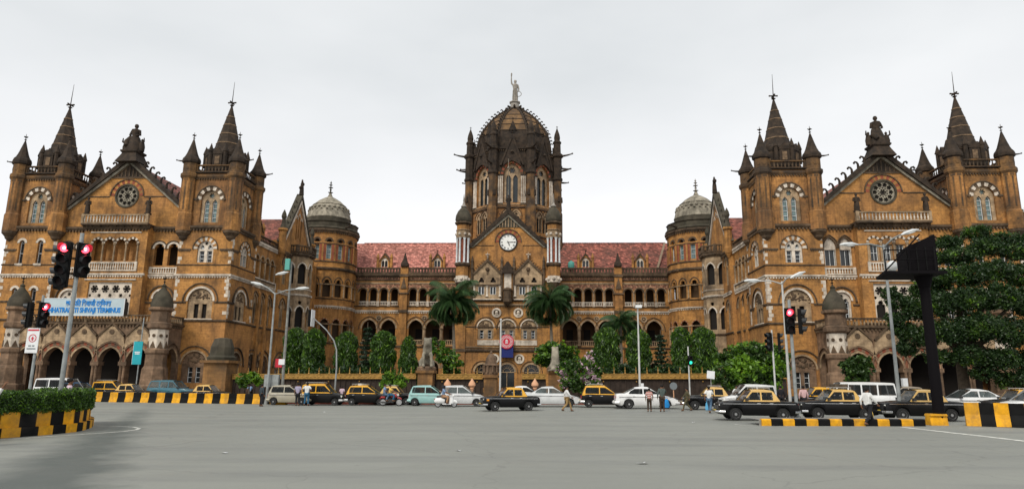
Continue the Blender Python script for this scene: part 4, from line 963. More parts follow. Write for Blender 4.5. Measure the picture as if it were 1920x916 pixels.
for k in range(8):     # dark lucarnes at the foot of the dome
    a = pi / 4 * k; b = MB(); b.box(-.6, .6, -.2, 1.2, 0, 1.9); b.prism([(-.8, 1.8), (.8, 1.8), (0, 3.9)], -.35, 1.6); b.box(-.4, .4, -.26, -.19, .3, 1.9, 1)
    lu = obj('lucarne', b.mesh('lucarne', ['soot', 'dark']), dm, (6.7 * sin(a), -6.7 * cos(a), 48.4), a); obj('finial', FIN_S, dm, (6.5 * sin(a), -6.5 * cos(a), 52.4))
b = MB(); b.lathe([(1.2, 56.9), (1.5, 57.1), (1.25, 57.4), (1.0, 57.5), (.95, 58.6), (1.2, 58.8), (1.15, 59.0)], 8, mi=0)
for k in range(8):
    a = pi / 4 * k; b.tube([(1.0 * cos(a), 1.0 * sin(a), 56.8), (1.5 * cos(a), 1.5 * sin(a), 57.5), (1.9 * cos(a), 1.9 * sin(a), 57.6), (1.95 * cos(a), 1.95 * sin(a), 57.3)], [.3, .26, .2, .1], 6, 1)
obj('lantern_pedestal', b.mesh('lantern_pedestal', ['statue_stone', 'soot'], 40), dm)
# crowning statue: robed woman, right arm raised with a torch, left hand on a wheel
b = MB(); k = 5.0 / 1.8
b.lathe([(r * k, z * k) for r, z in ((.26, 0), (.27, .05), (.21, .09), (.225, .35), (.2, .7), (.19, .92), (.165, 1.05), (.2, 1.25), (.22, 1.36), (.2, 1.43), (.075, 1.5), (.07, 1.55), (.1, 1.6), (.115, 1.68), (.09, 1.77), (.01, 1.8))], 14)
b.v = [(x, y * .8, z) for x, y, z in b.v]
b.tube([(-.17 * k, 0, 1.4 * k), (-.27 * k, -.02 * k, 1.5 * k), (-.3 * k, -.03 * k, 1.78 * k), (-.3 * k, -.03 * k, 2.0 * k)], [.075 * k, .065 * k, .05 * k, .04 * k], 7)
b.tube([(-.3 * k, -.03 * k, 1.95 * k), (-.29 * k, -.03 * k, 2.22 * k)], [.03 * k, .06 * k], 7); b.sphere((-.29 * k, -.03 * k, 2.28 * k), .06 * k, 7, 6, 0, (1, 1, 1.6))
b.tube([(.18 * k, 0, 1.38 * k), (.26 * k, -.02 * k, 1.1 * k), (.27 * k, -.08 * k, .85 * k)], [.075 * k, .06 * k, .045 * k], 7)
for q in (-1, 0, 1): b.tube([(q * .1 * k, -.14 * k, 1.1 * k), (q * .13 * k, -.17 * k, .6 * k), (q * .15 * k, -.19 * k, .08 * k)], .035 * k, 5)
A = [(.27 * k + .2 * k * cos(t), -.1 * k, .62 * k + .2 * k * sin(t)) for t in [2 * pi * i / 14 for i in range(15)]]; b.tube(A, .025 * k, 5)
obj('statue', b.mesh('statue', ['statue_stone'], 60), None, (AX + .05, DY, 59.0), 0, 'pale stone robed woman raising a torch on top of the central dome', 'statue')

# ================================================================== GROUND, ROAD, ISLANDS
def road_mat():
    m = bpy.data.materials.new('asphalt'); m.use_nodes = True; MATS['asphalt'] = m
    n = m.node_tree.nodes; l = m.node_tree.links; b = n['Principled BSDF']
    geo = n.new('ShaderNodeNewGeometry')
    def noise(sc, det=4, stretch=None, r=.55):
        x = n.new('ShaderNodeTexNoise'); x.inputs['Scale'].default_value = sc; x.inputs['Detail'].default_value = det; x.inputs['Roughness'].default_value = r
        if stretch:
            mp = n.new('ShaderNodeMapping'); mp.inputs['Scale'].default_value = stretch[:3]; mp.inputs['Rotation'].default_value = (0, 0, stretch[3]); l.new(geo.outputs['Position'], mp.inputs[0]); l.new(mp.outputs[0], x.inputs['Vector'])
        else: l.new(geo.outputs['Position'], x.inputs['Vector'])
        return x.outputs[0]
    def rmp(v, a, c, lo=0, hi=1):
        x = n.new('ShaderNodeMapRange'); x.inputs[1].default_value = a; x.inputs[2].default_value = c; x.inputs[3].default_value = lo; x.inputs[4].default_value = hi; l.new(v, x.inputs[0]); return x.outputs[0]
    def mix(f, a, c):
        x = n.new('ShaderNodeMix'); x.data_type = 'RGBA'
        for i, v in ((0, f), (6, a), (7, c)):
            if isinstance(v, tuple): x.inputs[i].default_value = (*v, 1)
            else: l.new(v, x.inputs[i])
        return x.outputs[2]
    c = mix(rmp(noise(.12, 5), .35, .65), (.262, .268, .238), (.222, .228, .205))
    c = mix(rmp(noise(.35, 5, (.25, 1.6, 1, .12)), .46, .68, 0, .9), c, (.195, .2, .185))        # tyre-polished lanes
    c = mix(rmp(noise(1.1, 6, None, .7), .62, .74, 0, .55), c, (.31, .305, .275))                    # dust
    c = mix(rmp(noise(.8, 3), .7, .74, 0, .5), c, (.10, .10, .095))                               # oil marks
    c = mix(rmp(noise(55, 2), .3, .7, 0, .35), c, (.165, .168, .155))                                # aggregate
    sx = n.new('ShaderNodeSeparateXYZ'); l.new(geo.outputs['Position'], sx.inputs[0])
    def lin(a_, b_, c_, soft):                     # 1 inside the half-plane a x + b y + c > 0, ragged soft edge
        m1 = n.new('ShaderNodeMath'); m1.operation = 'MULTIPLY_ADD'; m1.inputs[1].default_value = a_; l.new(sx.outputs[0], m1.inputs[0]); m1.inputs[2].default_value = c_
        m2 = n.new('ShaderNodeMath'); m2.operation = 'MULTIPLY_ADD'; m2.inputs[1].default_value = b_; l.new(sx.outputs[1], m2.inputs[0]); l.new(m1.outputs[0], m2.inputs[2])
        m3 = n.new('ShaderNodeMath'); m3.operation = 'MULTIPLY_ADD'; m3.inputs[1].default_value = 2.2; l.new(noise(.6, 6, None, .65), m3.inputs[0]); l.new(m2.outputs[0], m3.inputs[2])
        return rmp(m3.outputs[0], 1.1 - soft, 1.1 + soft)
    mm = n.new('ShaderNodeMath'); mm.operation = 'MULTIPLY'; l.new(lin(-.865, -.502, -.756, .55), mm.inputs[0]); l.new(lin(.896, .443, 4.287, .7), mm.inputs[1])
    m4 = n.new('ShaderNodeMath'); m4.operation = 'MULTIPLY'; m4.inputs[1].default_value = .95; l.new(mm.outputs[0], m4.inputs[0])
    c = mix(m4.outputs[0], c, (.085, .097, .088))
    vr = n.new('ShaderNodeTexVoronoi'); vr.feature = 'DISTANCE_TO_EDGE'; vr.inputs['Scale'].default_value = .16; wn = n.new('ShaderNodeVectorMath'); wn.operation = 'MULTIPLY_ADD'; wn.inputs[1].default_value = (1.6, 1.6, 0)
    nn_ = n.new('ShaderNodeTexNoise'); nn_.inputs['Scale'].default_value = .9; nn_.inputs['Detail'].default_value = 5; l.new(geo.outputs['Position'], nn_.inputs['Vector']); l.new(nn_.outputs[1], wn.inputs[0]); l.new(geo.outputs['Position'], wn.inputs[2]); l.new(wn.outputs[0], vr.inputs['Vector'])
    c = mix(rmp(vr.outputs[0], .0015, .005, .22, 0), c, (.08, .08, .077))                              # cracks
    b.inputs['Specular IOR Level'].default_value = .3
    l.new(c, b.inputs['Base Color'])
    l.new(rmp(noise(.5, 4), .3, .7, .5, .75), b.inputs['Roughness'])
    bn = n.new('ShaderNodeBump'); bn.inputs['Strength'].default_value = .35; bn.inputs['Distance'].default_value = .01
    l.new(noise(90, 3), bn.inputs['Height']); l.new(bn.outputs[0], b.inputs['Normal'])
road_mat()
mat('asphalt_dark', (.115, .12, .115), rough=.75, var=.35, vscale=1.2, stain=.2, stain_col=(.06, .06, .06), bump=.008, bscale=80)
mat('patch', (.20, .197, .185), rough=.8, var=.25, vscale=3, bump=.008, bscale=80)
mat('paint_white', (.68, .68, .62), rough=.7, var=.45, vscale=5, stain=.3, stain_col=(.25, .25, .23))
mat('kerb_yellow', (.84, .40, .006), rough=.65, var=.3, vscale=3, stain=.4, stain_col=(.20, .11, .04), streak=.45, grime=.45)
mat('kerb_black', (.008, .008, .008), rough=.7, spec=.12, var=.4, vscale=3, stain=.2, stain_col=(.04, .035, .03))
mat('kerb_red', (.22, .05, .03), rough=.8, var=.4, vscale=3, stain=.4, stain_col=(.08, .04, .03))
mat('paving', (.20, .17, .14), rough=.9, var=.4, vscale=2, stain=.4, stain_col=(.08, .07, .055))
mat('soil', (.05, .042, .028), rough=.95, var=.4, vscale=1)
mat('concrete', (.27, .26, .24), rough=.85, var=.35, vscale=3, stain=.4, stain_col=(.1, .09, .08))
def sheet(name, pts, m, z=0., kind='structure'):
    b = MB(); b.add([(x, y, gz(x) + z) for x, y in pts], [tuple(range(len(pts)))]); return obj(name, b.mesh(name, [m]), kind=kind)
b = MB(); X0 = 900
XS = (-X0, -18, 18, X0); b.add([(x, y, gz(x)) for y in (-200, 2200) for x in XS], [(0, 1, 5, 4), (1, 2, 6, 5), (2, 3, 7, 6)]); obj('road', b.mesh('road', ['asphalt']), kind='structure')
# forecourt and pavement behind the parked cars
def slab(name, x0, x1, y0, y1, h, m, m2=None, kind='structure'):
    b = MB(); n = max(1, int((x1 - x0) / 12))
    for i in range(n):
        a, c = x0 + (x1 - x0) * i / n, x0 + (x1 - x0) * (i + 1) / n
        b.add([(a, y0, gz(a) - .3), (c, y0, gz(c) - .3), (c, y1, gz(c) - .3), (a, y1, gz(a) - .3), (a, y0, gz(a) + h), (c, y0, gz(c) + h), (c, y1, gz(c) + h), (a, y1, gz(a) + h)], [(4, 5, 6, 7)], 0)
        b.add([(a, y0, gz(a) - .3), (c, y0, gz(c) - .3), (c, y0, gz(c) + h), (a, y0, gz(a) + h)], [(0, 1, 2, 3)], 1)
    return obj(name, b.mesh(name, [m, m2 or m]), kind=kind)
slab('pavement', -30, 30, 58.5, 67, .16, 'paving', 'kerb_red')
slab('court_garden', -46, 34, 67, 122, .1, 'soil')
slab('forecourt', -90, -30, 66, 82, .12, 'paving', 'concrete'); slab('forecourt', 30, 90, 56, 82, .12, 'paving', 'concrete')
box_obj('plinth', -64, -33, 77.4, 90, -1.6, .03, 'porch'); box_obj('plinth', 33, 64, 77.4, 90, -.6, .03, 'porch')
# paving stones along the kerb show as separate slabs
b = MB(); b.box(-.98, .98, 0, .3, 0, .2); KST = b.mesh('kerb_stone', ['kerb_red'])
KW = bpy.data.objects['pavement']
for k in range(30):
    x = -29 + 2 * k; obj('kerb_stone', KST, KW, (x, 58.18, gz(x)))
# painted lines
def line_strip(name, pts, w_, z=.008):
    b = MB(); P = [gnd(*p) for p in pts]; L = []; Rr = []
    for i, p in enumerate(P):
        d = (P[min(i + 1, len(P) - 1)] - P[max(i - 1, 0)]); d.z = 0; d.normalize(); nrm = Vector((-d.y, d.x, 0)) * w_ / 2
        for q, A in ((p + nrm, L), (p - nrm, Rr)): A.append((q.x, q.y, gz(q.x) + z))
    n = len(L); b.add(L + Rr, [(i, n + i, n + i + 1, i + 1) for i in range(n - 1)]); return obj(name, b.mesh(name, ['paint_white']), kind='structure')
line_strip('lane_line', [(-40, 829), (0, 824), (60, 820), (120, 816), (180, 812), (230, 808.5), (256, 805), (261, 802.5), (250, 800), (220, 798.5), (180, 797.5)], .16)
line_strip('lane_line', [(1690, 800), (1760, 808), (1840, 817), (1960, 831)], .32)
line_strip('lane_line', [(1640, 799.5), (1500, 799), (1400, 797.5), (1372, 794)], .1)
line_strip('lane_line', [(1800, 801.5), (1960, 806)], .1)
line_strip('lane_line', [(560, 760.5), (640, 761.5)], .12)

# ---- striped barrier walls: each block is a thing
def wedge(b, x0, x1, prof, mi):         # profile in (y, z)
    b.prismx(prof, x0, x1, mi)
def jersey(label, p0, p1, n, h, prof_w, group, stripe, seg=1):
    """row of concrete blocks between two ground points"""
    d = Vector((p1.x - p0.x, p1.y - p0.y, 0)); L = d.length; a = atan2(d.y, d.x); bl = L / n
    for i in range(n):
        b = MB(); w0, w1 = prof_w; k = max(2, round(bl / stripe)); sw = bl / k
        for j in range(k):
            x0, x1 = j * sw, (j + 1) * sw - (.012 if j == k - 1 else 0)
            b.prismx([(-w0, 0), (w0, 0), (w0 * .92, h * .12), (w1 * 1.1, h * .5), (w1, h), (-w1, h), (-w1 * 1.1, h * .5), (-w0 * .92, h * .12)], x0, x1, (i * k + j) % 2)
        q = p0 + d * (i / n)
        o = obj('striped_barrier', b.mesh('striped_barrier', ['kerb_yellow', 'kerb_black']), None, (q.x, q.y, gz(q.x)), a, label(i, n), 'barrier', group)
        o.rotation_euler[1] = -SLOPE * cos(a)
pl, pr = gnd(150, 752), gnd(506, 757)
def lab1(i, n):
    return ['striped barrier at left end of the long row, next to the hedge', 'striped barrier second from the hedge in the long row', 'striped barrier third from the hedge, before the blue vehicle',
            'striped barrier fourth from the hedge in the long row', 'striped barrier next to last in the long row from the hedge', 'striped barrier at right end of the long row by the dark pedestrian'][i]
jersey(lab1, pl, pr, 6, .82, (.3, .17), 'striped barriers before the left wing', .68)
pl, pr = gnd(1812, 797), gnd(1985, 803)
def lab2(i, n): return ['nearest striped jersey barrier at the right, beside the yellow block', 'striped jersey barrier cut by the right edge of the photo'][min(i, 1)]
jersey(lab2, pl, pr, 2, 1.0, (.36, .15), 'jersey barriers at the right edge', .48)

# ---- planted median at the left: stepped striped wall with a hedge
P = [gnd(*p) for p in ((-130, 838), (0, 821), (60, 817), (115, 812), (150, 808), (172, 801), (176, 796), (165, 791))]
P = [Vector((p.x, p.y, 0)) for p in P]
back = [p + Vector((-3.6, 1.6, 0)) for p in P[::-1]][2:]
med = thing('planted_median', 'striped yellow and black planter wall with clipped hedge in left foreground', 'planter', (P[2].x, P[2].y, gz(P[2].x)))
O = P[2].copy()
# resample the front edge into stripe-wide blocks
S = [0]
for i in range(1, len(P)): S.append(S[-1] + (P[i] - P[i - 1]).length)
def on(t):
    for i in range(1, len(P)):
        if t <= S[i]: return P[i - 1].lerp(P[i], (t - S[i - 1]) / (S[i] - S[i - 1]))
    return P[-1]
n = int(S[-1] / .62)
for k in range(n):
    a, c = on(S[-1] * k / n), on(S[-1] * (k + 1) / n); t = (c - a).normalized(); nr = Vector((-t.y, t.x, 0))
    for nm, o0, o1, z0, z1 in (('kerb_block', 0, .5, -.1, .33), ('wall_block', .16, .5, .33, .86)):
        b = MB(); g = t * .006
        q = [a + nr * o0 + g, c + nr * o0 - g, c + nr * o1 - g, a + nr * o1 + g]; h_ = gz(a.x) - gz(O.x)
        b.prismz([(v.x - O.x, v.y - O.y) for v in q], z0 + h_, z1 + h_)
        obj(nm, b.mesh(nm, ['kerb_yellow' if k % 2 else 'kerb_black']), med)
def nrm(i):
    t_ = (P[min(i + 1, len(P) - 1)] - P[max(i - 1, 0)]).normalized(); return Vector((-t_.y, t_.x, 0))
core = [p + nrm(i) * .32 for i, p in enumerate(P)] + back
b = MB(); b.prismz([(v.x - O.x, v.y - O.y) for v in core], -.2, .82); obj('planter_core', b.mesh('planter_core', ['soil']), med)
HEDGE = (P, O, med)

# ---- traffic island on the right with striped kerb
A, B_ = gnd(1422, 797), gnd(1742, 799); A.y = B_.y = (A.y + B_.y) / 2
isl = slab('traffic_island', A.x, B_.x, min(A.y, B_.y) + .12, max(A.y, B_.y) + 1.9, .26, 'concrete')
n = 14
for k in range(n):
    x0 = A.x + (B_.x - A.x) * k / n; x1 = A.x + (B_.x - A.x) * (k + 1) / n - .012; y = A.y + (B_.y - A.y) * k / n
    if k == 0: x0 += .1
    b = MB(); b.prismx([(0, -.1), (.3, -.1), (.3, .3), (.06, .3), (0, .25)], 0, x1 - x0)
    obj('kerb_stone', b.mesh('kerb_stone', [('kerb_yellow', 'kerb_black')[k % 2]]), isl, (x0, y, gz(x0)))
def block(label, px, py, w_, d_, h_, cat='block'):
    p = gnd(px, py); b = MB(); b.prismz([(-w_, -d_), (w_, -d_), (w_, d_), (-w_, d_)], 0, h_ * .82); b.lathe([(w_ * 1.414, h_ * .82), (w_ * 1.3, h_)], 4, mi=0)
    b.v = [(x, y * d_ / w_ if abs(z) > h_ * .81 else y, z) for x, y, z in b.v]
    return obj('kerb_block', b.mesh('kerb_block', ['kerb_yellow']), None, (p.x, p.y + d_, p.z), 0, label, cat)
block('yellow concrete block at the foot of the black billboard post', 1763, 797, .38, .26, .5)
block('low yellow block at the foot of the grey lamp post by the beige hatchback', 523, 758, .5, .3, .3)
block('yellow painted kerb block at right end of the long striped barrier row', 503, 757, .22, .25, .35)

# ---- railings in front of the court
mat('gilt', (.42, .24, .06), rough=.55, metal=.2, var=.4, vscale=4)
mat('rail_dark', (.045, .03, .022), rough=.7, var=.4, vscale=2)
def railing(label, x0, x1, Y):
    L = x1 - x0
    r = thing('railing', label, 'railing', ((x0 + x1) / 2, Y, gz((x0 + x1) / 2) + .16), 0, 'court railings'); r.rotation_euler[1] = -SLOPE
    b = MB(); b.box(-L / 2, L / 2, -.16, .16, 2.02, 2.4); b.box(-L / 2, L / 2, -.2, .2, 2.4, 2.47); b.box(-L / 2, L / 2, -.2, .2, 1.96, 2.02)
    k = int(L / .42)
    for i in range(k): b.sphere((-L / 2 + L * (i + .5) / k, -.16, 2.2), .1, 5, 4, 0, (1.3, .5, .8))
    obj('rail', b.mesh('rail', ['gilt']), r)
    b = MB(); b.box(-L / 2, L / 2, -.2, .2, -.3, .5); obj('base_wall', b.mesh('base_wall', ['rail_dark']), r)
    b = MB(); b.box(-.035, .035, -.035, .035, .5, 1.96); PB = b.mesh('bar', ['rail_dark'])
    b = MB(); b.tube([(0, 0, 2.45), (0, 0, 3.0), (0, 0, 3.1)], [.045, .03, .005], 5); b.sphere((0, 0, 2.72), .075, 6, 5); b.sphere((0, 0, 2.5), .09, 6, 4); SP = b.mesh('spike', ['gilt'])
    b = MB(); b.sphere((0, -.05, 1.72), .075, 6, 5); BS = b.mesh('boss', ['gilt'])
    k = int(L / 1.0)
    for i in range(k):
        x = -L / 2 + L * (i + .5) / k; s_ = obj('spike', SP, r, (x, 0, 0)); s_.scale = (1, 1, 1)
        if i % 3 == 0: obj('boss', BS, r, (x, 0, 0))
    for i in range(int(L / .5)): obj('bar', PB, r, (-L / 2 + .5 * (i + .5), 0, 0))
    b = MB(); b.box(-L / 2, L / 2, .05, .07, .5, 1.96); obj('backing_sheet', b.mesh('backing_sheet', ['rail_dark']), r)
FY = 66.
fx = lambda px: at(px, 705, FY).x
railing('long dark railing with gilt top rail between left wing and lion pier', fx(437), fx(781), FY)
railing('dark railing with gilt top rail between the lion pier and the domed gate pier', fx(819), fx(906), FY)
railing('short railing with gilt top rail right of the domed gate pier', fx(979), fx(1024), FY)
railing('long dark railing with gilt top rail right of the flowering tree', fx(1060), fx(1475), FY)

# ---- gate piers
def pier_base(b, w_, h_):
    b.prismz([(-w_, -w_), (w_, -w_), (w_, w_), (-w_, w_)], 0, h_); b.prismz([(-w_ * 1.2, -w_ * 1.2), (w_ * 1.2, -w_ * 1.2), (w_ * 1.2, w_ * 1.2), (-w_ * 1.2, w_ * 1.2)], -.3, .5)
    b.prismz([(-w_ * 1.25, -w_ * 1.25), (w_ * 1.25, -w_ * 1.25), (w_ * 1.25, w_ * 1.25), (-w_ * 1.25, w_ * 1.25)], h_, h_ + .25)
def pier(label, px, ptop, h_base, w_, kind):
    p = at(px, ptop, FY); z0 = gz(p.x) + .16; top = p.z - z0
    t = thing('gate_pier', label, 'gate pier', (p.x, FY, z0), 0, 'stone gate piers')
    b = MB(); pier_base(b, w_, h_base); obj('shaft', b.mesh('pier_shaft', ['stone_old']), t)
    b = MB(); k = h_base + .25
    if kind == 'dome':
        hc = top - k; u = lambda f_: k + hc * f_
        b.lathe([(w_ * 1.1, k), (w_ * 1.2, u(.08)), (w_ * 1.05, u(.12)), (w_ * 1.05, u(.34)), (w_ * 1.3, u(.4)), (w_ * .95, u(.46)), (w_ * .9, u(.56)), (w_ * .75, u(.72)), (w_ * .4, u(.85)), (.1, u(.88)), (.15, u(.94)), (.02, top)], 10)
        for i in range(10): a = 2 * pi * i / 10; b.lathe([(.1, u(.1)), (.08, u(.3)), (.12, u(.38))], 6, w_ * 1.2 * cos(a), w_ * 1.2 * sin(a))
    elif kind == 'bell':
        b.lathe([(w_ * 1.15, k), (w_ * 1.2, k + .3), (w_ * 1.0, k + .5), (w_ * .95, k + 1.3), (w_ * .7, top - .1), (w_ * .3, top)], 10)
    elif kind == 'plinth':
        b.lathe([(w_ * 1.3, k), (w_ * 1.35, k + .25), (w_ * 1.1, k + .4), (w_ * 1.0, top)], 8)
    obj('cap', b.mesh('pier_cap', ['dome_dark' if kind == 'bell' else 'porch']), t)
    return t, p.x, z0 + top
def animal(label, x, Y, z, h, cat, back=False):
    """seated stone lion, continuous skinned body"""
    bm = bmesh.new(); sk = bm.verts.layers.skin.verify(); k = h / 2.0; V = {}
    def v(n_, co, r): q = bm.verts.new([c * k for c in co]); q[sk].radius = (r * k, r * k); V[n_] = q
    v('rump', (0, .5, .32), .3); v('belly', (0, .22, .68), .26); v('chest', (0, -.1, 1.0), .27); v('neck', (0, -.16, 1.32), .3); v('head', (0, -.34, 1.66), .24); v('muz', (0, -.66, 1.56), .13)
    for s_, n_ in ((-1, 'l'), (1, 'r')):
        v('sh' + n_, (s_ * .26, -.34, .8), .13); v('kn' + n_, (s_ * .26, -.5, .42), .09); v('pw' + n_, (s_ * .26, -.52, .1), .1); v('toe' + n_, (s_ * .26, -.72, .07), .09)
        v('th' + n_, (s_ * .34, .3, .35), .24); v('hk' + n_, (s_ * .4, -.05, .12), .13); v('hp' + n_, (s_ * .4, -.3, .08), .1); v('ear' + n_, (s_ * .24, -.22, 1.96), .06)
    v('t1', (.3, .95, .15), .08); v('t2', (.55, .7, .1), .06)
    for a_, c in (('rump', 'belly'), ('belly', 'chest'), ('chest', 'neck'), ('neck', 'head'), ('head', 'muz'), ('rump', 't1'), ('t1', 't2')): bm.edges.new((V[a_], V[c]))
    for n_ in 'lr':
        for a_, c in (('chest', 'sh'), ('sh', 'kn'), ('kn', 'pw'), ('pw', 'toe'), ('rump', 'th'), ('th', 'hk'), ('hk', 'hp'), ('head', 'ear')): bm.edges.new((V[a_ if a_ in V else a_ + n_], V[c + n_]))
    V['rump'][sk].use_root = True
    me = bpy.data.meshes.new('lion'); bm.to_mesh(me); bm.free(); me.materials.append(MATS['dome_grey'])
    o = obj('lion_statue', me, None, (x, Y, z), pi if back else .25, label, cat)
    md = o.modifiers.new('skin', 'SKIN'); md.use_smooth_shade = True; o.modifiers.new('sub', 'SUBSURF').levels = 2; o.modifiers['sub'].render_levels = 2
    return o
t, x, z = pier('tall stone gate pier carrying the seated lion', 800, 688, 2.55, .72, 'plinth'); animal('weathered seated stone lion on the gate pier between the palms', x, FY, z, 2.9, 'statue')
t, x, z = pier('tall stone gate pier behind the flowering tree carrying a weathered beast', 1041, 697, 2.5, .66, 'plinth'); animal('worn stone beast seated on gate pier behind the flowering tree', x, FY, z, 2.5, 'statue', True)
pier('stone gate pier with small ribbed dome, left of the flagpole', 921, 657, 2.1, .62, 'dome')
pier('squat bell-capped stone pier against the left wing, by the shrub', 419, 633, 3.4, 1.15, 'bell')

# ================================================================== STREET FURNITURE
mat('pole_grey', (.34, .36, .355), rough=.5, metal=.3, var=.3, vscale=3, stain=.25, stain_col=(.2, .19, .17)); mat('pole_white', (.55, .55, .53), rough=.5, var=.2, vscale=3); mat('pole_old', (.26, .26, .24), rough=.7, var=.4, vscale=3, stain=.4, stain_col=(.1, .09, .08))
mat('signal_black', (.006, .006, .006), rough=.6, spec=.12); mat('visor_grey', (.16, .18, .19), rough=.45); mat('visor_black', (.02, .022, .024), rough=.35); mat('lamp_off', (.012, .006, .006), rough=.5, spec=.15)
mat('red_lit', (.9, .05, .05), emit=((1, .03, .05), 6.)); mat('red_core', (1, .4, .4), emit=((1, .35, .38), 5.)); mat('green_lit', (.05, .5, .35), emit=((.02, .55, .33), 1.6))
mat('sign_white', (.78, .79, .80), rough=.5, var=.12, vscale=2); mat('sign_blue', (.012, .20, .56), rough=.5); mat('sign_teal', (.02, .36, .42), rough=.5, var=.1, vscale=2); mat('sign_red', (.55, .03, .05), rough=.5); mat('banner_blue', (.02, .03, .16), rough=.8); mat('emblem_red', (.62, .03, .06), rough=.6)
mat('board_blue', (.46, .56, .60), rough=.5, var=.1, vscale=1); mat('lum', (.62, .64, .64), rough=.35); mat('lum_glass', (.75, .77, .76), rough=.2); mat('mast_black', (.006, .005, .006), rough=.8, spec=.08); mat('peach', (.62, .34, .20), rough=.7); mat('wire', (.03, .03, .03))
mat('wood_plank', (.35, .27, .19), rough=.9, var=.3, vscale=5)
def text_mesh(body, size, m, depth=.01, bold=.0):
    c = bpy.data.curves.new('lettering', 'FONT'); c.body = body; c.size = size; c.extrude = depth; c.offset = bold; c.align_x = 'CENTER'; c.align_y = 'CENTER'; c.resolution_u = 3
    o = bpy.data.objects.new('lettering', c); COL.objects.link(o); dg = bpy.context.evaluated_depsgraph_get(); me = bpy.data.meshes.new_from_object(o.evaluated_get(dg)); bpy.data.objects.remove(o); bpy.data.curves.remove(c)
    me.materials.clear(); me.materials.append(MATS[m]); me.transform(Matrix.Rotation(pi / 2, 4, 'X')); return me
# ---- traffic signals
def head_mesh(n, size):
    b = MB(); h = n * size; b.box(-size * .5, size * .5, 0, size * .42, -h / 2, h / 2); b.box(-size * .58, size * .58, size * .05, size * .12, -h / 2 - .03, h / 2 + .03); return b.mesh('signal_head', ['signal_black'])
def visor_mesh(r):
    b = MB(); A = [(r * cos(a), r * sin(a)) for a in [-.5 + (pi + 1.0) * i / 10 for i in range(11)]]
    b.band([(x * .94, z * .94) for x, z in A], A, -r * 1.5, 0); b.v = [(x, y * (.45 + .55 * (z + r) / (2 * r)), z) for x, y, z in b.v]; return b.mesh('visor', ['visor_black'])
def signal(label, px, py, Y, ptop, heads, r=.06, m='pole_grey', group='traffic signals', lean=0.):
    p = at(px, py, Y); z0 = gz(p.x); top = at(px, ptop, Y).z - z0
    t = thing('traffic_signal', label, 'traffic signal', (p.x, Y, z0), 0, group)
    b = MB(); b.tube([(0, 0, -.3), (lean, 0, top)], [r * 1.1, r * .9], 12); b.lathe([(r * 2.2, 0), (r * 2.2, .12), (r * 1.2, .25)], 10); obj('post', b.mesh('post', [m], 50), t)
    for (hx, hy, ang, n, size, lit, off) in heads:
        c = at(hx, hy, Y); o = obj('signal_head', head_mesh(n, size), t, (c.x - p.x, off, c.z - z0), ang)
        b = MB(); ax, ay = c.x - p.x, off + .1; b.tube([(ax, ay, c.z - z0 + size * .7), (0, 0, c.z - z0 + size * .7)], .025, 6); b.tube([(ax, ay, c.z - z0 - size * .7), (0, 0, c.z - z0 - size * .7)], .025, 6); obj('bracket', b.mesh('bracket', ['signal_black']), t)
        for i in range(n):
            z = (n / 2 - i - .5) * size
            b = MB(); b.lathe([(.001, -.02), (size * .2, -.02), (size * .36, .0), (size * .36, .03)], 16); b.xf(Matrix.Rotation(pi / 2, 4, 'X')); b.v = [(x, -abs(y), zz) for x, y, zz in b.v]
            mm = 'lamp_off' if i != lit else ('red_lit' if i == 0 else 'green_lit'); obj('lamp', b.mesh('lamp', [mm], 60), o, (0, -.005, z)); obj('visor', visor_mesh(size * .42), o, (0, 0, z))
            if i == lit and i == 0: b = MB(); b.sphere((0, -.03, z), size * .15, 10, 6, 0, (1, .3, 1)); obj('lamp_core', b.mesh('lamp_core', ['red_core'], 60), o)
    return t, p, z0
Y1 = 26.5
signal('large near traffic signal with red light at left, on a tall grey post', 118, 700, Y1, 437, [(127, 498, .12, 4, .46, 0, -.32), (113, 500, -pi / 2 + .2, 4, .46, -1, -.1), (158, 488, pi / 2 - .35, 3, .46, 0, -.05)], .085)
t, p, z0 = signal('smaller traffic signal with white notice board, behind the hedge at far left', 60, 700, 34, 553, [(52, 590, -pi / 2 + .25, 3, .42, -1, 0), (82, 590, pi / 2 - .25, 3, .42, 0, 0)], .07)
c = at(64, 638, 34); b = MB(); b.box(-.33, .33, -.03, 0, -.64, .64); bd = obj('notice_board', b.mesh('notice_board', ['sign_white']), t, (c.x - p.x, -.1, c.z - z0))
b = MB(); A = circ(0, .12, .17, 24); A.append(A[0]); b.band(A, grow(A, 0, .12, .035), -.042, -.03); b.box(-.03, .03, -.042, -.03, .0, .2); b.box(-.3, .3, -.042, -.03, .5, .58); b.box(-.08, .08, -.0425, -.0305, .08, .13); obj('marking', b.mesh('marking', ['sign_red']), bd)
b = MB()
for z, x0, x1 in ((-.27, -.17, -.02), (-.27, .03, .16), (-.42, -.24, .24)): b.box(x0, x1, -.04, -.03, z - .03, z + .03)
obj('lettering', b.mesh('lettering', ['visor_grey']), bd)
YR = gnd(1495, 787).y
signal('traffic signal with red light on the island at right, twin heads', 1492, 740, YR, 562, [(1478, 602, -.05, 3, .43, 0, -.25), (1503, 602, pi / 2 - .4, 3, .43, -1, -.05)], .085)
signal('small dark traffic signal behind the broad green tree at right', 1452, 700, 43, 618, [(1441, 640, -pi / 2 + .3, 3, .36, -1, 0), (1463, 640, pi / 2 - .3, 3, .36, -1, 0)], .055, 'pole_white')
signal('thin signal post with a green light before the columnar trees', 1292, 700, 57, 649, [(1294, 675, .1, 2, .36, 1, -.15)], .06, 'pole_white')
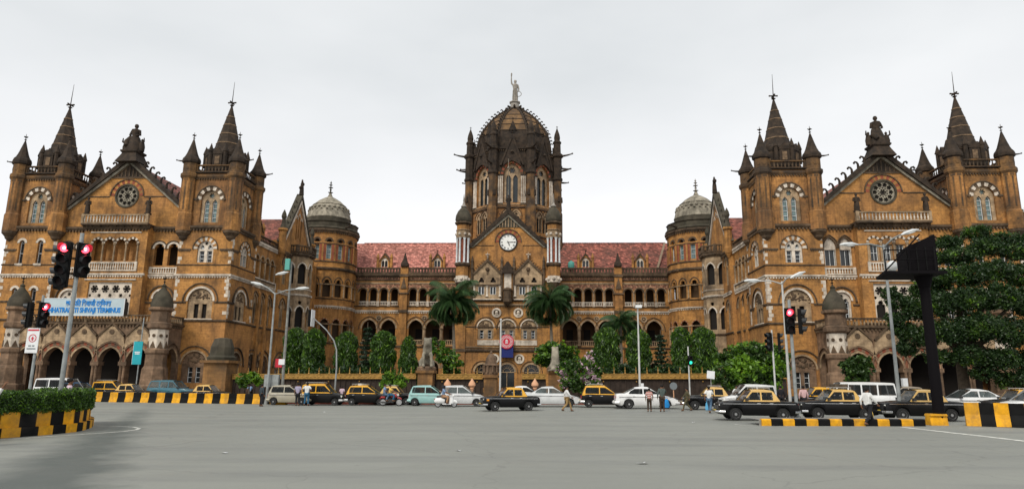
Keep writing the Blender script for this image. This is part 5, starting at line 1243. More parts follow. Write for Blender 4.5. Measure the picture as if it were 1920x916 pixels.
# ---- lamp posts
def luminaire(t, p, size=1., ang=0., name='luminaire'):
    b = MB(); b.tube([(-.55 * size, 0, -.02), (-.3 * size, 0, .03), (.2 * size, 0, .05), (.6 * size, 0, .0)], [.07 * size, .15 * size, .17 * size, .06 * size], 10); b.v = [(x, y, z * .7) for x, y, z in b.v]
    o = obj(name, b.mesh('luminaire', ['lum'], 50), t, p, 0); o.rotation_euler = (0, -ang, 0)
    b = MB(); b.sphere((.05 * size, 0, -.05 * size), .2 * size, 10, 6, 0, (1.9, .7, .35)); obj('lens', b.mesh('lens', ['lum_glass'], 60), o)
def lamp_post(label, px, py, Y, ptop, arms, r=.1, m='pole_grey', name='lamp_post', head=1.):
    p = at(px, py, Y); z0 = gz(p.x); top = at(px, ptop, Y).z - z0
    t = thing(name, label, 'lamp post', (p.x, Y, z0), 0, 'street lamp posts')
    b = MB(); b.tube([(0, 0, -.2), (0, 0, top * .3), (0, 0, top)], [r * 1.25, r, r * .7], 12); b.lathe([(r * 2, 0), (r * 2, .1), (r * 1.3, .5)], 10); obj('post', b.mesh('post', [m], 50), t)
    for (ax, ay, dy) in arms:
        c = at(ax, ay, Y + dy); v = Vector((c.x - p.x, dy, c.z - z0)); s_ = Vector((0, 0, top - .15)); b = MB(); mid = s_.lerp(v, .45) + Vector((0, 0, .12)); b.tube([s_, mid, v], [r * .55, r * .5, r * .4], 8); obj('arm', b.mesh('arm', [m], 50), t)
        sg = 1 if v.x > 0 else -1; luminaire(t, v + Vector((sg * .3 * head, 0, .02)), head, math.atan2(v.z - s_.z, abs(v.x)) * sg * .4)
    return t, p, z0
YL = 57.
lamp_post('grey double-armed lamp post at right end of the striped barrier', 507, 660, YL, 548, [(488, 532, 0), (560, 541, -.5)], .1, head=1.0)
t, p, z0 = lamp_post('tall old grey post with floodlight, beside the double-armed lamp post', 534, 660, gnd(525, 757).y + .3, 490, [], .12, 'pole_old')
def on_post(nm, px, py, Y, w_, h_, d_, m, dz=-.2):
    c = at(px, py, Y); b = MB(); b.box(-w_, w_, -d_, d_, -h_, h_); return obj(nm, b.mesh(nm, [m]), t, (c.x - p.x, dz, c.z - z0))
YY = gnd(525, 757).y + .3
on_post('cabinet', 512, 713, YY, .62, .52, .2, 'pole_grey'); on_post('small_sign', 530, 678, YY, .26, .24, .03, 'sign_white', -.22); on_post('sign_backing', 524, 680, YY, .3, .36, .02, 'sign_red', -.17); on_post('lamp_box', 541, 496, YY, .2, .5, .12, 'teal')
c = at(530, 513, YY); luminaire(t, (c.x - p.x, -.2, c.z - z0), 1.0, .2, 'floodlight')
# curved mast with a signal seen edge-on
p = at(630, 690, 60); z0 = gz(p.x); t = thing('curved_mast', 'white curved mast reaching left with a dark signal at its tip', 'mast', (p.x, 60, z0)); b = MB(); Q = [(0, 0, -.2)]
for px, py in ((631, 690), (631, 655), (626, 638), (612, 618), (588, 596)): c = at(px, py, 60); Q.append((c.x - p.x, 0, c.z - z0))
b.tube(Q, [.085, .075, .065, .06, .05, .045], 10); obj('post', b.mesh('post', ['pole_grey'], 50), t)
c = at(583, 596, 60); b = MB(); b.box(-.2, .15, -.2, .2, -.75, .75); sh_ = obj('signal_head', b.mesh('signal_head', ['signal_black']), t, (c.x - p.x, 0, c.z - z0)); b = MB(); b.box(.16, .2, -.45, .45, -.75, .75); obj('backboard', b.mesh('backboard', ['sign_white']), sh_)
# flagpole before the entrance
p = at(938, 700, 63.5); z0 = gz(p.x); top = at(938, 599, 63.5).z - z0; b = MB(); b.tube([(0, 0, -.1), (0, 0, top)], [.1, .07], 10); b.sphere((0, 0, top), .12, 8, 6); b.lathe([(.3, 0), (.3, .2), (.12, .4)], 10)
obj('flagpole', b.mesh('flagpole', ['pole_white'], 50), None, (p.x, 63.5, z0), 0, 'thin white flagpole in front of the central entrance', 'flagpole')
t, p, z0 = lamp_post('plain white post with a small lamp on top, right of the flowering tree', 1199, 700, 57.5, 577, [], .085, 'pole_white')
c = at(1197, 577, 57.5); b = MB(); b.prismx([(-.3, -.1), (.3, -.1), (.25, .14), (-.25, .14)], -.26, .26); obj('lamp_head', b.mesh('lamp_head', ['lum']), t, (c.x - p.x, 0, c.z - z0 + .1)); c = at(1204, 722, 57.5); b = MB(); b.box(-.12, .12, -.1, .1, -.18, .18); obj('junction_box', b.mesh('junction_box', ['sign_white']), t, (c.x - p.x, 0, c.z - z0))
lamp_post('tall double-armed lamp post beside the red signal at right', 1481, 740, YR + 1.2, 527, [(1418, 527, -.5), (1487, 516, -1.2)], .07, 'pole_white', head=.75)
YQ = gnd(1690, 788).y
t, p, z0 = lamp_post('tallest lamp post at right with three lamps, left of the black mast', 1681, 700, YQ, 458, [(1600, 459, -.6), (1696, 436, -1.)], .085, 'pole_grey', head=.8)
c = at(1664, 500, YQ); b = MB(); b.lathe([(.02, -.12), (.26, -.1), (.3, .0), (.24, .14), (.08, .22)], 14); b.xf(Matrix.Rotation(pi * .62, 4, 'X') @ Matrix.Rotation(.3, 4, 'Y')); obj('floodlight', b.mesh('floodlight', ['lum'], 40), t, (c.x - p.x + .12, -.25, c.z - z0)); c = at(1694, 716, YQ); b = MB(); b.box(-.12, .12, -.1, .1, -.2, .2); obj('junction_box', b.mesh('junction_box', ['sign_white']), t, (c.x - p.x, -.1, c.z - z0))
# ---- black mast carrying a boxy billboard
YM = gnd(1763, 797).y + .3; p = at(1752, 700, YM); z0 = gz(p.x); t = thing('billboard_mast', 'black steel mast with a dark boxy billboard at the right', 'billboard', (p.x, YM, z0))
zt = at(1752, 515, YM).z - z0; b = MB(); b.tube([(0, 0, -.2), (0, 0, zt)], [.24, .22], 14); b.lathe([(.24, zt - .6), (.42, zt)], 14); obj('mast', b.mesh('mast', ['mast_black'], 50), t)
zb0, zb1 = at(1740, 512, YM).z - z0, at(1752, 444, YM).z - z0
b = MB(); b.box(-.62, .62, -.5, 1.4, zb0, zb1); b.v = [(x, y, z - (.55 if x < 0 and z > zb0 + .5 else 0)) for x, y, z in b.v]; bx_ = obj('billboard_box', b.mesh('billboard_box', ['mast_black']), t, (-.12, 0, 0), -.25)
for k in range(4):
    b = MB(); b.box(-.58 + .36 * k, -.53 + .36 * k, -.56, -.5, zb0 + .05, zb1 - .6); obj('frame_rib', b.mesh('frame_rib', ['visor_grey' if 0 else 'signal_black']), bx_)
b = MB(); b.prismz([(-2.2, -.9), (.6, -.9), (.6, 1.2), (-1.6, 1.2)], zb0 - .14, zb0 - .02); obj('platform', b.mesh('platform', ['mast_black']), t)
b = MB()
for q in ((-2.1, -.85), (-1.0, -.85), (.1, -.85)): b.tube([(q[0], q[1], zb0 - .05), (q[0], q[1], zb0 + .95)], .03, 5)
b.tube([(-2.1, -.85, zb0 + .95), (.1, -.85, zb0 + .95)], .03, 5); b.tube([(-2.1, -.85, zb0 + .5), (.1, -.85, zb0 + .5)], .025, 5); b.tube([(-2.1, -.85, zb0), (-.3, -.6, zb1)], .035, 5); obj('handrail', b.mesh('handrail', ['mast_black']), t)
# ---- station name board on the left porch
c = at(156, 575, 77.2); w_ = abs(at(232, 575, 77.2).x - at(80, 575, 77.2).x); h_ = at(156, 560, 77.2).z - at(156, 591, 77.2).z
t = thing('name_board', 'pale board with blue station name in two scripts above the left porch', 'sign', (c.x, 77.2, c.z - h_ / 2))
b = MB(); b.box(-w_ / 2, w_ / 2, 0, .08, 0, h_); bd = obj('board', b.mesh('board', ['board_blue']), t); b = MB(); b.band(rect(-w_ / 2, w_ / 2, 0, h_) + [(-w_ / 2, 0)], rect(-w_ / 2 - .06, w_ / 2 + .06, -.06, h_ + .06) + [(-w_ / 2 - .06, -.06)], -.03, .05); obj('frame', b.mesh('frame', ['sign_white']), t)
def fit(me, w_):
    xs = [v.co.x for v in me.vertices]; k = w_ / (max(xs) - min(xs)); me.transform(Matrix.Diagonal((k, 1, 1, 1))); zs = [v.co.z for v in me.vertices]; me.transform(Matrix.Translation((-(max(v.co.x for v in me.vertices) + min(v.co.x for v in me.vertices)) / 2, 0, -(max(zs) + min(zs)) / 2))); return me
obj('lettering', fit(text_mesh('\u091b\u0924\u094d\u0930\u092a\u093f\u0924 \u093f\u0936\u0935\u093e\u091c\u0940 \u091f\u0930\u094d\u093f\u092e\u0928\u0938', .85, 'sign_blue', .02, .03), w_ * .56), bd, (w_ * .06, -.02, h_ * .71))
obj('lettering', fit(text_mesh('CHHATRAPATI SHIVAJI TERMINUS', .8, 'sign_blue', .02, .035), w_ * .93), bd, (0, -.02, h_ * .27))
# ---- teal sign
p = at(259, 690, 67); z0 = gz(p.x) + .12; t = thing('teal_sign', 'tall teal rectangular sign on a thin pole before the left porch', 'sign', (p.x, 67, z0)); b = MB(); b.tube([(0, 0, -.1), (0, 0, at(262, 595, 67).z - z0)], .06, 8); obj('pole', b.mesh('pole', ['pole_grey'], 50), t)
c = at(259, 661, 67); b = MB(); b.box(-.46, .46, -.14, -.06, -1.15, 1.15); bd = obj('panel', b.mesh('panel', ['sign_teal']), t, (c.x - p.x, 0, c.z - z0)); b = MB(); b.box(-.28, .28, -.15, -.14, .02, .12); b.box(-.24, .24, -.15, -.14, -.14, -.04); b.box(-.49, -.46, -.13, -.05, -1.15, 1.15); obj('lettering', b.mesh('lettering', ['sign_white']), bd)
# ---- railway emblem hung over the entrance
c = at(950, 640, 113.3); t = thing('railway_emblem', 'round red emblem above a dark blue banner on the central block', 'emblem', (c.x, 113.3, c.z))
b = MB(); b.box(-1.15, 1.1, .05, .12, -2.6, .6); obj('banner', b.mesh('banner', ['banner_blue']), t); b = MB(); b.prism(circ(0, 0, 1.2, 36), -.12, .04); ds = obj('disc', b.mesh('disc', ['emblem_red']), t)
b = MB()
for r0, r1 in ((1.0, 1.04), (.62, .68)): A = circ(0, 0, r0, 30); A.append(A[0]); b.band(A, grow(A, 0, 0, r1 - r0), -.14, -.11)
for k in range(22):
    a = 2 * pi * k / 22; s0 = len(b.v); b.box(-.05, .05, -.14, -.11, .74, .94); b.xf(Matrix.Rotation(a, 4, 'Y'), s0)
b.box(-.22, .22, -.14, -.11, -.3, -.22); b.box(-.2, -.12, -.14, -.11, -.22, .15); b.box(.12, .2, -.14, -.11, -.22, .15); b.prism([(-.26, .15), (.26, .15), (0, .42)], -.14, -.11); b.box(-.05, .05, -.14, -.11, -.22, .15); obj('device', b.mesh('device', ['sign_white']), ds)
# ---- odds and ends
p = at(1334, 735, 56); z0 = gz(p.x); t = thing('placard', 'white square placard on a thin post before the right columnar trees', 'sign', (p.x, 56, z0)); zc = at(1334, 702, 56).z - z0; b = MB(); b.tube([(0, 0, -.1), (0, 0, zc)], .04, 6); obj('post', b.mesh('post', ['pole_old']), t); b = MB(); b.box(-.31, .31, -.06, -.04, -.31, .31); b.xf(Matrix.Rotation(.1, 4, 'Y')); obj('board', b.mesh('board', ['sign_white']), t, (0, 0, zc))
p = at(1263, 735, 56.5); z0 = gz(p.x); t = thing('round_sign', 'grey round sign disc on a short post behind the white sedan', 'sign', (p.x, 56.5, z0)); zc = at(1263, 723, 56.5).z - z0; b = MB(); b.tube([(0, 0, -.1), (0, 0, zc)], .04, 6); obj('post', b.mesh('post', ['peach']), t); b = MB(); b.prism(circ(0, 0, .3, 24), -.07, -.04); obj('disc', b.mesh('disc', ['visor_grey']), t, (0, 0, zc))
for px, lb in ((839, 'peach onion-shaped post top left of the scooter rider'), (885, 'peach onion-shaped post top above the silver hatchback bonnet'), (1003, 'peach onion-shaped post top right of the flagpole')):
    p = at(px, 722, 61.5); z0 = gz(p.x) + .16; zc = p.z - z0; b = MB(); b.lathe([(.14, 0), (.12, zc - .35), (.2, zc - .3), (.16, zc - .22), (.33, zc), (.3, zc + .2), (.12, zc + .45), (.03, zc + .62)], 14); obj('ornamental_post', b.mesh('ornamental_post', ['peach'], 40), None, (p.x, 61.5, z0), 0, lb, 'post', 'onion-topped posts')
c = at(1071, 496, 122.6); b = MB(); b.lathe([(.55, -.7), (.6, -.6), (.6, .35), (.5, .5), (.2, .65), (.2, .75)], 12); obj('water_tank', b.mesh('water_tank', ['teal'], 40), None, c, 0, 'small teal water tank on the right parapet near the clock turret', 'tank')
a_, b_ = at(1233, 502, 123.2), at(1246, 455, 126.5); b = MB(); b.tube([a_, b_], [.22, .2], 4); obj('plank', b.mesh('plank', ['wood_plank']), None, (0, 0, 0), 0, 'long pale plank leaning on the right roof slope', 'plank')
# neighbour at the far left edge
p = at(-10, 600, 118); t = thing('neighbouring_house', 'small grey-roofed house at the far left edge behind the wing', 'building', (p.x - 8, 122, gz(p.x)))
b = MB(); b.box(-10, 9.5, -4, 4, -.5, 12.5); obj('wall', b.mesh('wall', ['moulding']), t); b = MB(); b.prismx([(-5, 12.4), (5, 12.4), (0, 17.5)], -10.5, 10); obj('roof', b.mesh('roof', ['concrete']), t)
b = MB(); b.box(-.7, .7, -.08, .02, 0, 2.2); b.box(-.6, .6, -.09, -.07, .1, 2.1, 1); me = b.mesh('window', ['trim', 'glass'])
for k in range(4): obj('window', me, t, (-6 + 4.6 * k, -4, 7.5)); obj('window', me, t, (-6 + 4.6 * k, -4, 2.5))
# scraps of paper on the road
for i, (px, py, lb) in enumerate(((421, 849, 'white paper scrap on the road, lower left'), (860, 845, 'white paper scrap on the road below the central taxi'), (607, 772, 'white paper scrap on the road near the tall taxi'), (1205, 869, 'pale flattened litter on the road, lower right of centre'), (1300, 792, 'tiny pale scrap on the road left of the nearest taxi'))):
    q = gnd(px, py); rs_ = random.Random(i); b = MB(); b.add([(rs_.uniform(.5, 1) * .12 * cos(a) * (1.8 if i == 3 else 1), rs_.uniform(.5, 1) * .1 * sin(a), .01 + .03 * rs_.random()) for a in [2 * pi * k / 7 for k in range(7)]], [tuple(range(7))]); b.add([(0, 0, .012), (.08, 0, .06), (.03, .08, .03)], [(0, 1, 2)]); obj('paper_scrap', b.mesh('paper_scrap', ['sign_white']), None, q, 0, lb, 'litter', 'litter on the road')

# ================================================================== PLANTS
import numpy as np
def leafmat(name, c1, c2, trans=.35):
    m = bpy.data.materials.new(name); m.use_nodes = True; MATS[name] = m
    n = m.node_tree.nodes; l = m.node_tree.links; n.clear()
    o = n.new('ShaderNodeOutputMaterial'); d = n.new('ShaderNodeBsdfDiffuse'); t = n.new('ShaderNodeBsdfTranslucent'); g = n.new('ShaderNodeBsdfGlossy'); g.inputs['Roughness'].default_value = .45
    g.inputs['Color'].default_value = (.5, .5, .5, 1)
    m1 = n.new('ShaderNodeMixShader'); m1.inputs[0].default_value = trans; m2 = n.new('ShaderNodeMixShader'); m2.inputs[0].default_value = .06
    geo = n.new('ShaderNodeNewGeometry'); mx = n.new('ShaderNodeMix'); mx.data_type = 'RGBA'; mx.inputs[6].default_value = (*c1, 1); mx.inputs[7].default_value = (*c2, 1)
    l.new(geo.outputs['Random Per Island'], mx.inputs[0]); l.new(mx.outputs[2], d.inputs[0]); l.new(mx.outputs[2], t.inputs[0])
    l.new(d.outputs[0], m1.inputs[1]); l.new(t.outputs[0], m1.inputs[2]); l.new(m1.outputs[0], m2.inputs[1]); l.new(g.outputs[0], m2.inputs[2]); l.new(m2.outputs[0], o.inputs[0])
leafmat('leaf_dark', (.018, .05, .010), (.055, .105, .018))
leafmat('leaf_deep', (.010, .030, .008), (.030, .065, .014), .2)
leafmat('leaf_mid', (.035, .095, .012), (.095, .19, .022))
leafmat('leaf_bright', (.09, .21, .012), (.22, .40, .025), .4)
leafmat('leaf_palm', (.028, .075, .022), (.075, .14, .045))
leafmat('leaf_conifer', (.012, .030, .014), (.03, .055, .022), .15)
leafmat('petal', (.55, .33, .42), (.75, .58, .66))
mat('bark', (.11, .085, .06), rough=.95, var=.4, vscale=4, bump=.03, bscale=9)
mat('palm_bark', (.26, .22, .17), rough=.9, var=.35, vscale=5, bump=.02, bscale=14)

def leaves(rs, C, size, droop=0., aspect=.5, bend=.25):
    """one small bent leaf (two quads) at each centre"""
    n = len(C); d = rs.normal(size=(n, 3)); d[:, 2] = d[:, 2] * (1 - droop) - droop * 1.6; d /= np.linalg.norm(d, axis=1)[:, None]
    u = np.cross(d, rs.normal(size=(n, 3))); u /= np.linalg.norm(u, axis=1)[:, None]; nn = np.cross(d, u)
    s = size * rs.uniform(.6, 1.3, n)[:, None]; w = s * aspect * .5
    a = C - d * s * .5; b_ = C + nn * s * bend * .4; e = C + d * s * .5
    V = np.stack([a - u * w * .5, a + u * w * .5, b_ + u * w, b_ - u * w, e + u * w * .35, e - u * w * .35], 1).reshape(-1, 3)
    k = np.arange(n)[:, None] * 6
    Fq = np.concatenate([k + [[0, 1, 2, 3]], k + [[3, 2, 4, 5]]], 0)
    return V, Fq
def leaf_object(name, parts, mats, parent=None):
    """parts: list of (verts, quads, material index)"""
    V = []; Fc = []; M = []; o = 0
    for v, f, mi in parts: V.append(v); Fc.append(f + o); M += [mi] * len(f); o += len(v)
    V = np.concatenate(V); Fc = np.concatenate(Fc)
    me = bpy.data.meshes.new(name); me.vertices.add(len(V)); me.vertices.foreach_set('co', V.astype('f').ravel())
    me.loops.add(len(Fc) * 4); me.loops.foreach_set('vertex_index', Fc.astype('i').ravel()); me.polygons.add(len(Fc))
    me.polygons.foreach_set('loop_start', np.arange(0, len(Fc) * 4, 4, dtype='i')); me.polygons.foreach_set('loop_total', np.full(len(Fc), 4, 'i'))
    for m_ in mats: me.materials.append(MATS[m_])
    me.polygons.foreach_set('material_index', np.array(M, 'i')); me.update(); me.validate()
    return obj(name, me, parent)
def blob_points(rs, blobs, n):
    """points gathered in leaf clumps on the outer part of several ellipsoids"""
    out = []; vol = np.array([b_[3] * b_[4] * b_[5] for b_ in blobs]) ** .67; vol /= vol.sum()
    for b_, q in zip(blobs, vol):
        k = max(3, int(n * q / 20)); d = rs.normal(size=(k, 3)); d /= np.linalg.norm(d, axis=1)[:, None]; r = rs.uniform(.55, 1.06, k)[:, None]
        c = d * r * np.array(b_[3:6]) + np.array(b_[:3])
        p = np.repeat(c, 20, 0) + rs.normal(size=(k * 20, 3)) * np.array(b_[3:6]).mean() * .12
        out.append(p)
    return np.concatenate(out)
def tree(name, label, cat, px, py_base, Y, blobs_px, n, size, mats, shares, trunk_r=.18, seed=1, droop=.15, aspect=.55, group=None, limbs=5, depth=.8, zbase=None):
    """blobs_px: (px, py, rx_px, ry_px, dY) read off the photograph at distance Y, made round in depth"""
    rs = np.random.RandomState(seed); base = at(px, py_base, Y); z0 = gz(base.x) + .1 if zbase is None else zbase
    t = thing(name, label, cat, (base.x, Y, z0), 0, group)
    bl = []
    for (bx, by, rx, ry, dy) in blobs_px:
        c = at(bx, by, Y + dy); m = (Y + dy) / F * 1.0; bl.append((c.x - base.x, dy, c.z - z0, rx * m, max(rx, ry) * m * depth, ry * m))
    parts = []; pts = blob_points(rs, bl, n); ph_ = rs.uniform(0, 6, 6); sc_ = 2.2
    fld = np.sin(pts[:, 0] * sc_ + ph_[0]) + np.sin(pts[:, 1] * sc_ * 1.3 + ph_[1]) + np.sin(pts[:, 2] * sc_ * 1.2 + ph_[2]) + np.sin((pts[:, 0] + pts[:, 2]) * sc_ * 2.3 + ph_[3]) + rs.normal(size=len(pts)) * .9
    pts = pts[np.argsort(fld)]; cut = np.cumsum([0] + [int(len(pts) * s_) for s_ in shares]); cut[-1] = len(pts)
    for i in range(len(shares)):
        v, f = leaves(rs, pts[cut[i]:cut[i + 1]], size, droop, aspect); parts.append((v, f, i))
    leaf_object('crown', parts, mats, t)
    b = MB(); top = np.mean([q[2] for q in bl]); lo = min(q[2] - q[5] for q in bl)
    b.tube([(0, 0, -.2), (.04, 0, max(.3, lo * .6)), (-.03, .03, max(.6, lo + (top - lo) * .6))], [trunk_r * 1.3, trunk_r, trunk_r * .7], 8)
    fk = max(.3, lo * .6, lo + (top - lo) * .42)
    for q in (bl[:limbs] if limbs <= 12 else bl[::4]): b.tube([(0, 0, fk), (q[0] * .45, q[1] * .5, max(fk + .3, (fk + q[2]) / 2)), (q[0] * .95, q[1] * .95, q[2] + q[5] * .4)], [trunk_r * .7, trunk_r * .45, trunk_r * .15], 6)
    obj('trunk', b.mesh('trunk', ['bark'], 60), t)
    return t
def column_tree(label, px, top, w_px, Y, seed, cone=0.):
    rs = np.random.RandomState(seed); p = at(px, top, Y); z0 = gz(p.x) + .1; h = p.z - z0; r = w_px / 2 * Y / F
    t = thing('ashoka_tree', label, 'tree', (p.x, Y, z0), 0, 'columnar trees in the court')
    n = 9000; z = rs.uniform(.03, 1, n); a = rs.uniform(0, 2 * pi, n)
    prof = np.where(z > .8, np.sqrt(np.clip(1 - ((z - .8) / .2) ** 2, 0, 1)), 1) * (1 - cone * z) * (1 + .12 * np.sin(z * 23 + a * 2) + .1 * np.sin(a * 3 + seed))
    q = prof * r * rs.uniform(.55, 1.0, n) ** .6
    C = np.stack([q * np.cos(a), q * np.sin(a), z * h], 1)
    parts = []; cut = [0, int(n * .5), int(n * .9), n]
    for i in range(3): v, f = leaves(rs, C[cut[i]:cut[i + 1]], .5, .85, .24); parts.append((v, f, i))
    leaf_object('crown', parts, ['leaf_dark', 'leaf_mid', 'leaf_bright'], t)
    b = MB(); b.tube([(0, 0, -.2), (0, 0, h * .9)], [.16, .05], 7); obj('trunk', b.mesh('trunk', ['bark'], 60), t)
CT_ = [(556, 617, 38, 73, 3, 'drooping columnar tree at far left of the court, touching its twin'), (590, 619, 38, 72, 6, 'drooping columnar tree at left, just right of its twin'),
       (652, 624, 40, 72, 4, 'drooping columnar tree left of the dark tiered conifer, behind the left railing'), (720, 623, 44, 72, 9, 'drooping columnar tree right of the dark tiered conifer, left of the lion'),
       (767, 633, 44, 71, 5, 'cone-shaped dark green tree just left of the stone lion'),
       (1138, 616, 46, 74, 12, 'drooping columnar tree just right of the flowering tree'), (1196, 620, 42, 74, 7, 'drooping columnar tree behind the white lamp post, right of the small palm'),
       (1275, 616, 34, 73, 8, 'slim columnar tree left of the thin signal post, before the right corner tower'), (1316, 616, 42, 73, 15, 'drooping columnar tree right of the thin signal post')]
for px, top, w_, Y, sd_, lb in CT_: column_tree(lb, px, top, w_, Y, sd_, .55 if 'cone' in lb else 0.)
def conifer(label, px, top, w_px, Y, seed):
    rs = np.random.RandomState(seed); p = at(px, top, Y); z0 = gz(p.x) + .1; h = p.z - z0; r = w_px / 2 * Y / F
    t = thing('conifer_tree', label, 'tree', (p.x, Y, z0), 0, 'tiered conifers in the court'); C = []
    b = MB(); b.tube([(0, 0, -.2), (0, 0, h)], [.17, .03], 7)
    for i in range(13):
        z = h * (.16 + .8 * i / 13); rr = r * (1 - i / 14) * rs.uniform(.8, 1.1)
        for j in range(7):
            a = rs.uniform(0, 2 * pi); L = rr * rs.uniform(.7, 1); b.tube([(0, 0, z), (L * cos(a), L * sin(a), z + .12 * L)], [.04, .01], 4)
            k = 30; tt = rs.uniform(.15, 1, k); C.append(np.stack([L * tt * cos(a), L * tt * sin(a), z + .12 * L * tt], 1) + rs.normal(size=(k, 3)) * [.14, .14, .06])
    v, f = leaves(rs, np.concatenate(C), .34, .1, .35); leaf_object('crown', [(v, f, 0)], ['leaf_conifer'], t); obj('trunk', b.mesh('trunk', ['bark'], 60), t)
conifer('dark tiered conifer between two columnar trees on the left of the court', 690, 603, 50, 72, 21)
conifer('dark tiered conifer between columnar trees on the right of the court', 1238, 618, 56, 74, 22)
def palm(label, px, py_c, Y, r_px, seed, n=22, lean=0., cat='palm'):
    rs = np.random.RandomState(seed); c = at(px, py_c, Y); z0 = gz(c.x) + .1; h = c.z - z0; R = r_px * Y / F
    t = thing('palm_tree', label, cat, (c.x, Y, z0), 0, 'palms in the court')
    b = MB(); b.tube([(lean, 0, -.2), (lean * .7, 0, h * .4), (lean * .2, 0, h * .8), (0, 0, h)], [.3, .24, .2, .24], 10); obj('trunk', b.mesh('trunk', ['palm_bark'], 60), t)
    for i in range(n):
        a = 2 * pi * i * .382 + rs.uniform(-.2, .2); el = rs.uniform(-.95, 1.4); L = R * rs.uniform(.95, 1.35)
        P = []; x = z = 0.; ang = el
        for k in range(11): P.append((x, z)); x += cos(ang) * L / 10; z += sin(ang) * L / 10; ang -= (.06 + .1 * (1 - el * .35)) * (1 + k * .09)
        V = []; Fq = []; o = 0
        for k in range(1, 11):
            for sub in (0, .2, .4, .6, .8):
                if k == 10 and sub: continue
                xx = P[k][0] + (P[min(k + 1, 10)][0] - P[k][0]) * sub; zz = P[k][1] + (P[min(k + 1, 10)][1] - P[k][1]) * sub
                ll = R * .36 * (1 - ((k + sub) / 10 - .45) ** 2 * 1.7)
                for sg in (-1, 1):
                    q0 = np.array([xx, 0, zz]); q1 = q0 + np.array([ll * .45, sg * ll * .7, -ll * .25]); q2 = q0 + np.array([ll * .7, sg * ll * .9, -ll * .8]); w_ = np.array([.03, 0, 0]) * (R / 3)
                    V += [q0 - w_, q0 + w_, q1 + w_, q1 - w_, q2 + w_ * .2, q2 - w_ * .2]; Fq += [[o, o + 1, o + 2, o + 3], [o + 3, o + 2, o + 4, o + 5]]; o += 6
        V = np.array(V); ca, sa = cos(a), sin(a); V = np.stack([V[:, 0] * ca - V[:, 1] * sa, V[:, 0] * sa + V[:, 1] * ca, V[:, 2] + h], 1)
        fr = leaf_object('frond', [(V, np.array(Fq), 0)], ['leaf_palm'], t)
        b = MB(); b.tube([(p_[0] * ca, p_[0] * sa, p_[1] + h) for p_ in P], [.05 - .004 * k for k in range(11)], 5); obj('midrib', b.mesh('midrib', ['leaf_palm']), fr)
palm('tall palm left of the central block, before the arcade', 849, 560, 96, 50, 31, 46, .6)
palm('tall palm right of the central block with pale trunk', 1031, 562, 96, 46, 32, 46, .5)
palm('small palm between two columnar trees on the right', 1163, 603, 80, 34, 33, 34)
# bushes and broad trees
tree('shrub', 'loose bright shrub right of the stone lion', 'shrub', 838, 720, 74, [(822, 652, 18, 14, 0), (836, 668, 20, 15, -.5), (850, 678, 18, 14, -1), (818, 640, 12, 8, 0), (848, 700, 18, 18, 0)], 2600, .32, ['leaf_mid', 'leaf_bright', 'leaf_dark'], (.5, .25, .25), .12, 41)
tree('shade_tree', 'flat-topped green tree right of the emblem, behind the gate pier', 'tree', 1046, 715, 72, [(1020, 664, 22, 13, 0), (1045, 656, 30, 14, 0), (1072, 664, 18, 12, 1), (1038, 675, 36, 11, 1)], 3800, .34, ['leaf_mid', 'leaf_bright', 'leaf_dark'], (.5, .25, .25), .18, 42, limbs=4)
tree('flowering_tree', 'rounded tree with pink blossom in front of the railing', 'tree', 1086, 742, 62, [(1062, 695, 20, 18, 0), (1088, 690, 26, 22, 0), (1112, 690, 20, 20, 0), (1075, 715, 26, 18, -.6), (1105, 715, 24, 18, -.5), (1108, 668, 12, 8, 0)], 6500, .26, ['leaf_dark', 'leaf_mid', 'leaf_bright', 'petal'], (.35, .33, .12, .20), .15, 43, limbs=6)
tree('shrub', 'rounded yellow-green shrub behind the black and yellow taxis, left of the lion', 'shrub', 734, 740, 61, [(722, 715, 14, 13, 0), (736, 708, 16, 14, 0), (750, 716, 14, 12, 0), (736, 722, 24, 10, -.3)], 2600, .22, ['leaf_mid', 'leaf_bright'], (.5, .5), .08, 44)
tree('shrub', 'low bright yellow-green shrub beside the bell-capped pier', 'shrub', 466, 735, 61, [(456, 712, 13, 12, 0), (472, 708, 14, 10, 0), (484, 714, 9, 8, 0)], 2000, .22, ['leaf_bright', 'leaf_mid'], (.65, .35), .08, 45)
tree('shade_tree', 'broad bright green tree hanging over the taxis at the right', 'tree', 1412, 756, 58, [(1370, 672, 26, 20, 0), (1400, 660, 32, 18, 0), (1440, 662, 28, 18, 0), (1362, 700, 22, 26, -.5), (1400, 695, 34, 26, -.8), (1448, 690, 26, 30, 0), (1425, 715, 40, 18, 0), (1468, 668, 12, 16, 0)], 11000, .3, ['leaf_bright', 'leaf_mid', 'leaf_dark'], (.42, .36, .22), .2, 46, droop=.35, limbs=8)
tree('small_tree', 'small dark green tree before the porch arches of the right wing', 'tree', 1606, 745, 62, [(1590, 683, 14, 8, 0), (1612, 678, 20, 9, 0), (1604, 695, 24, 12, 0), (1630, 690, 10, 10, 0), (1610, 712, 22, 12, 0)], 3600, .26, ['leaf_dark', 'leaf_mid', 'leaf_deep'], (.5, .3, .2), .12, 47)
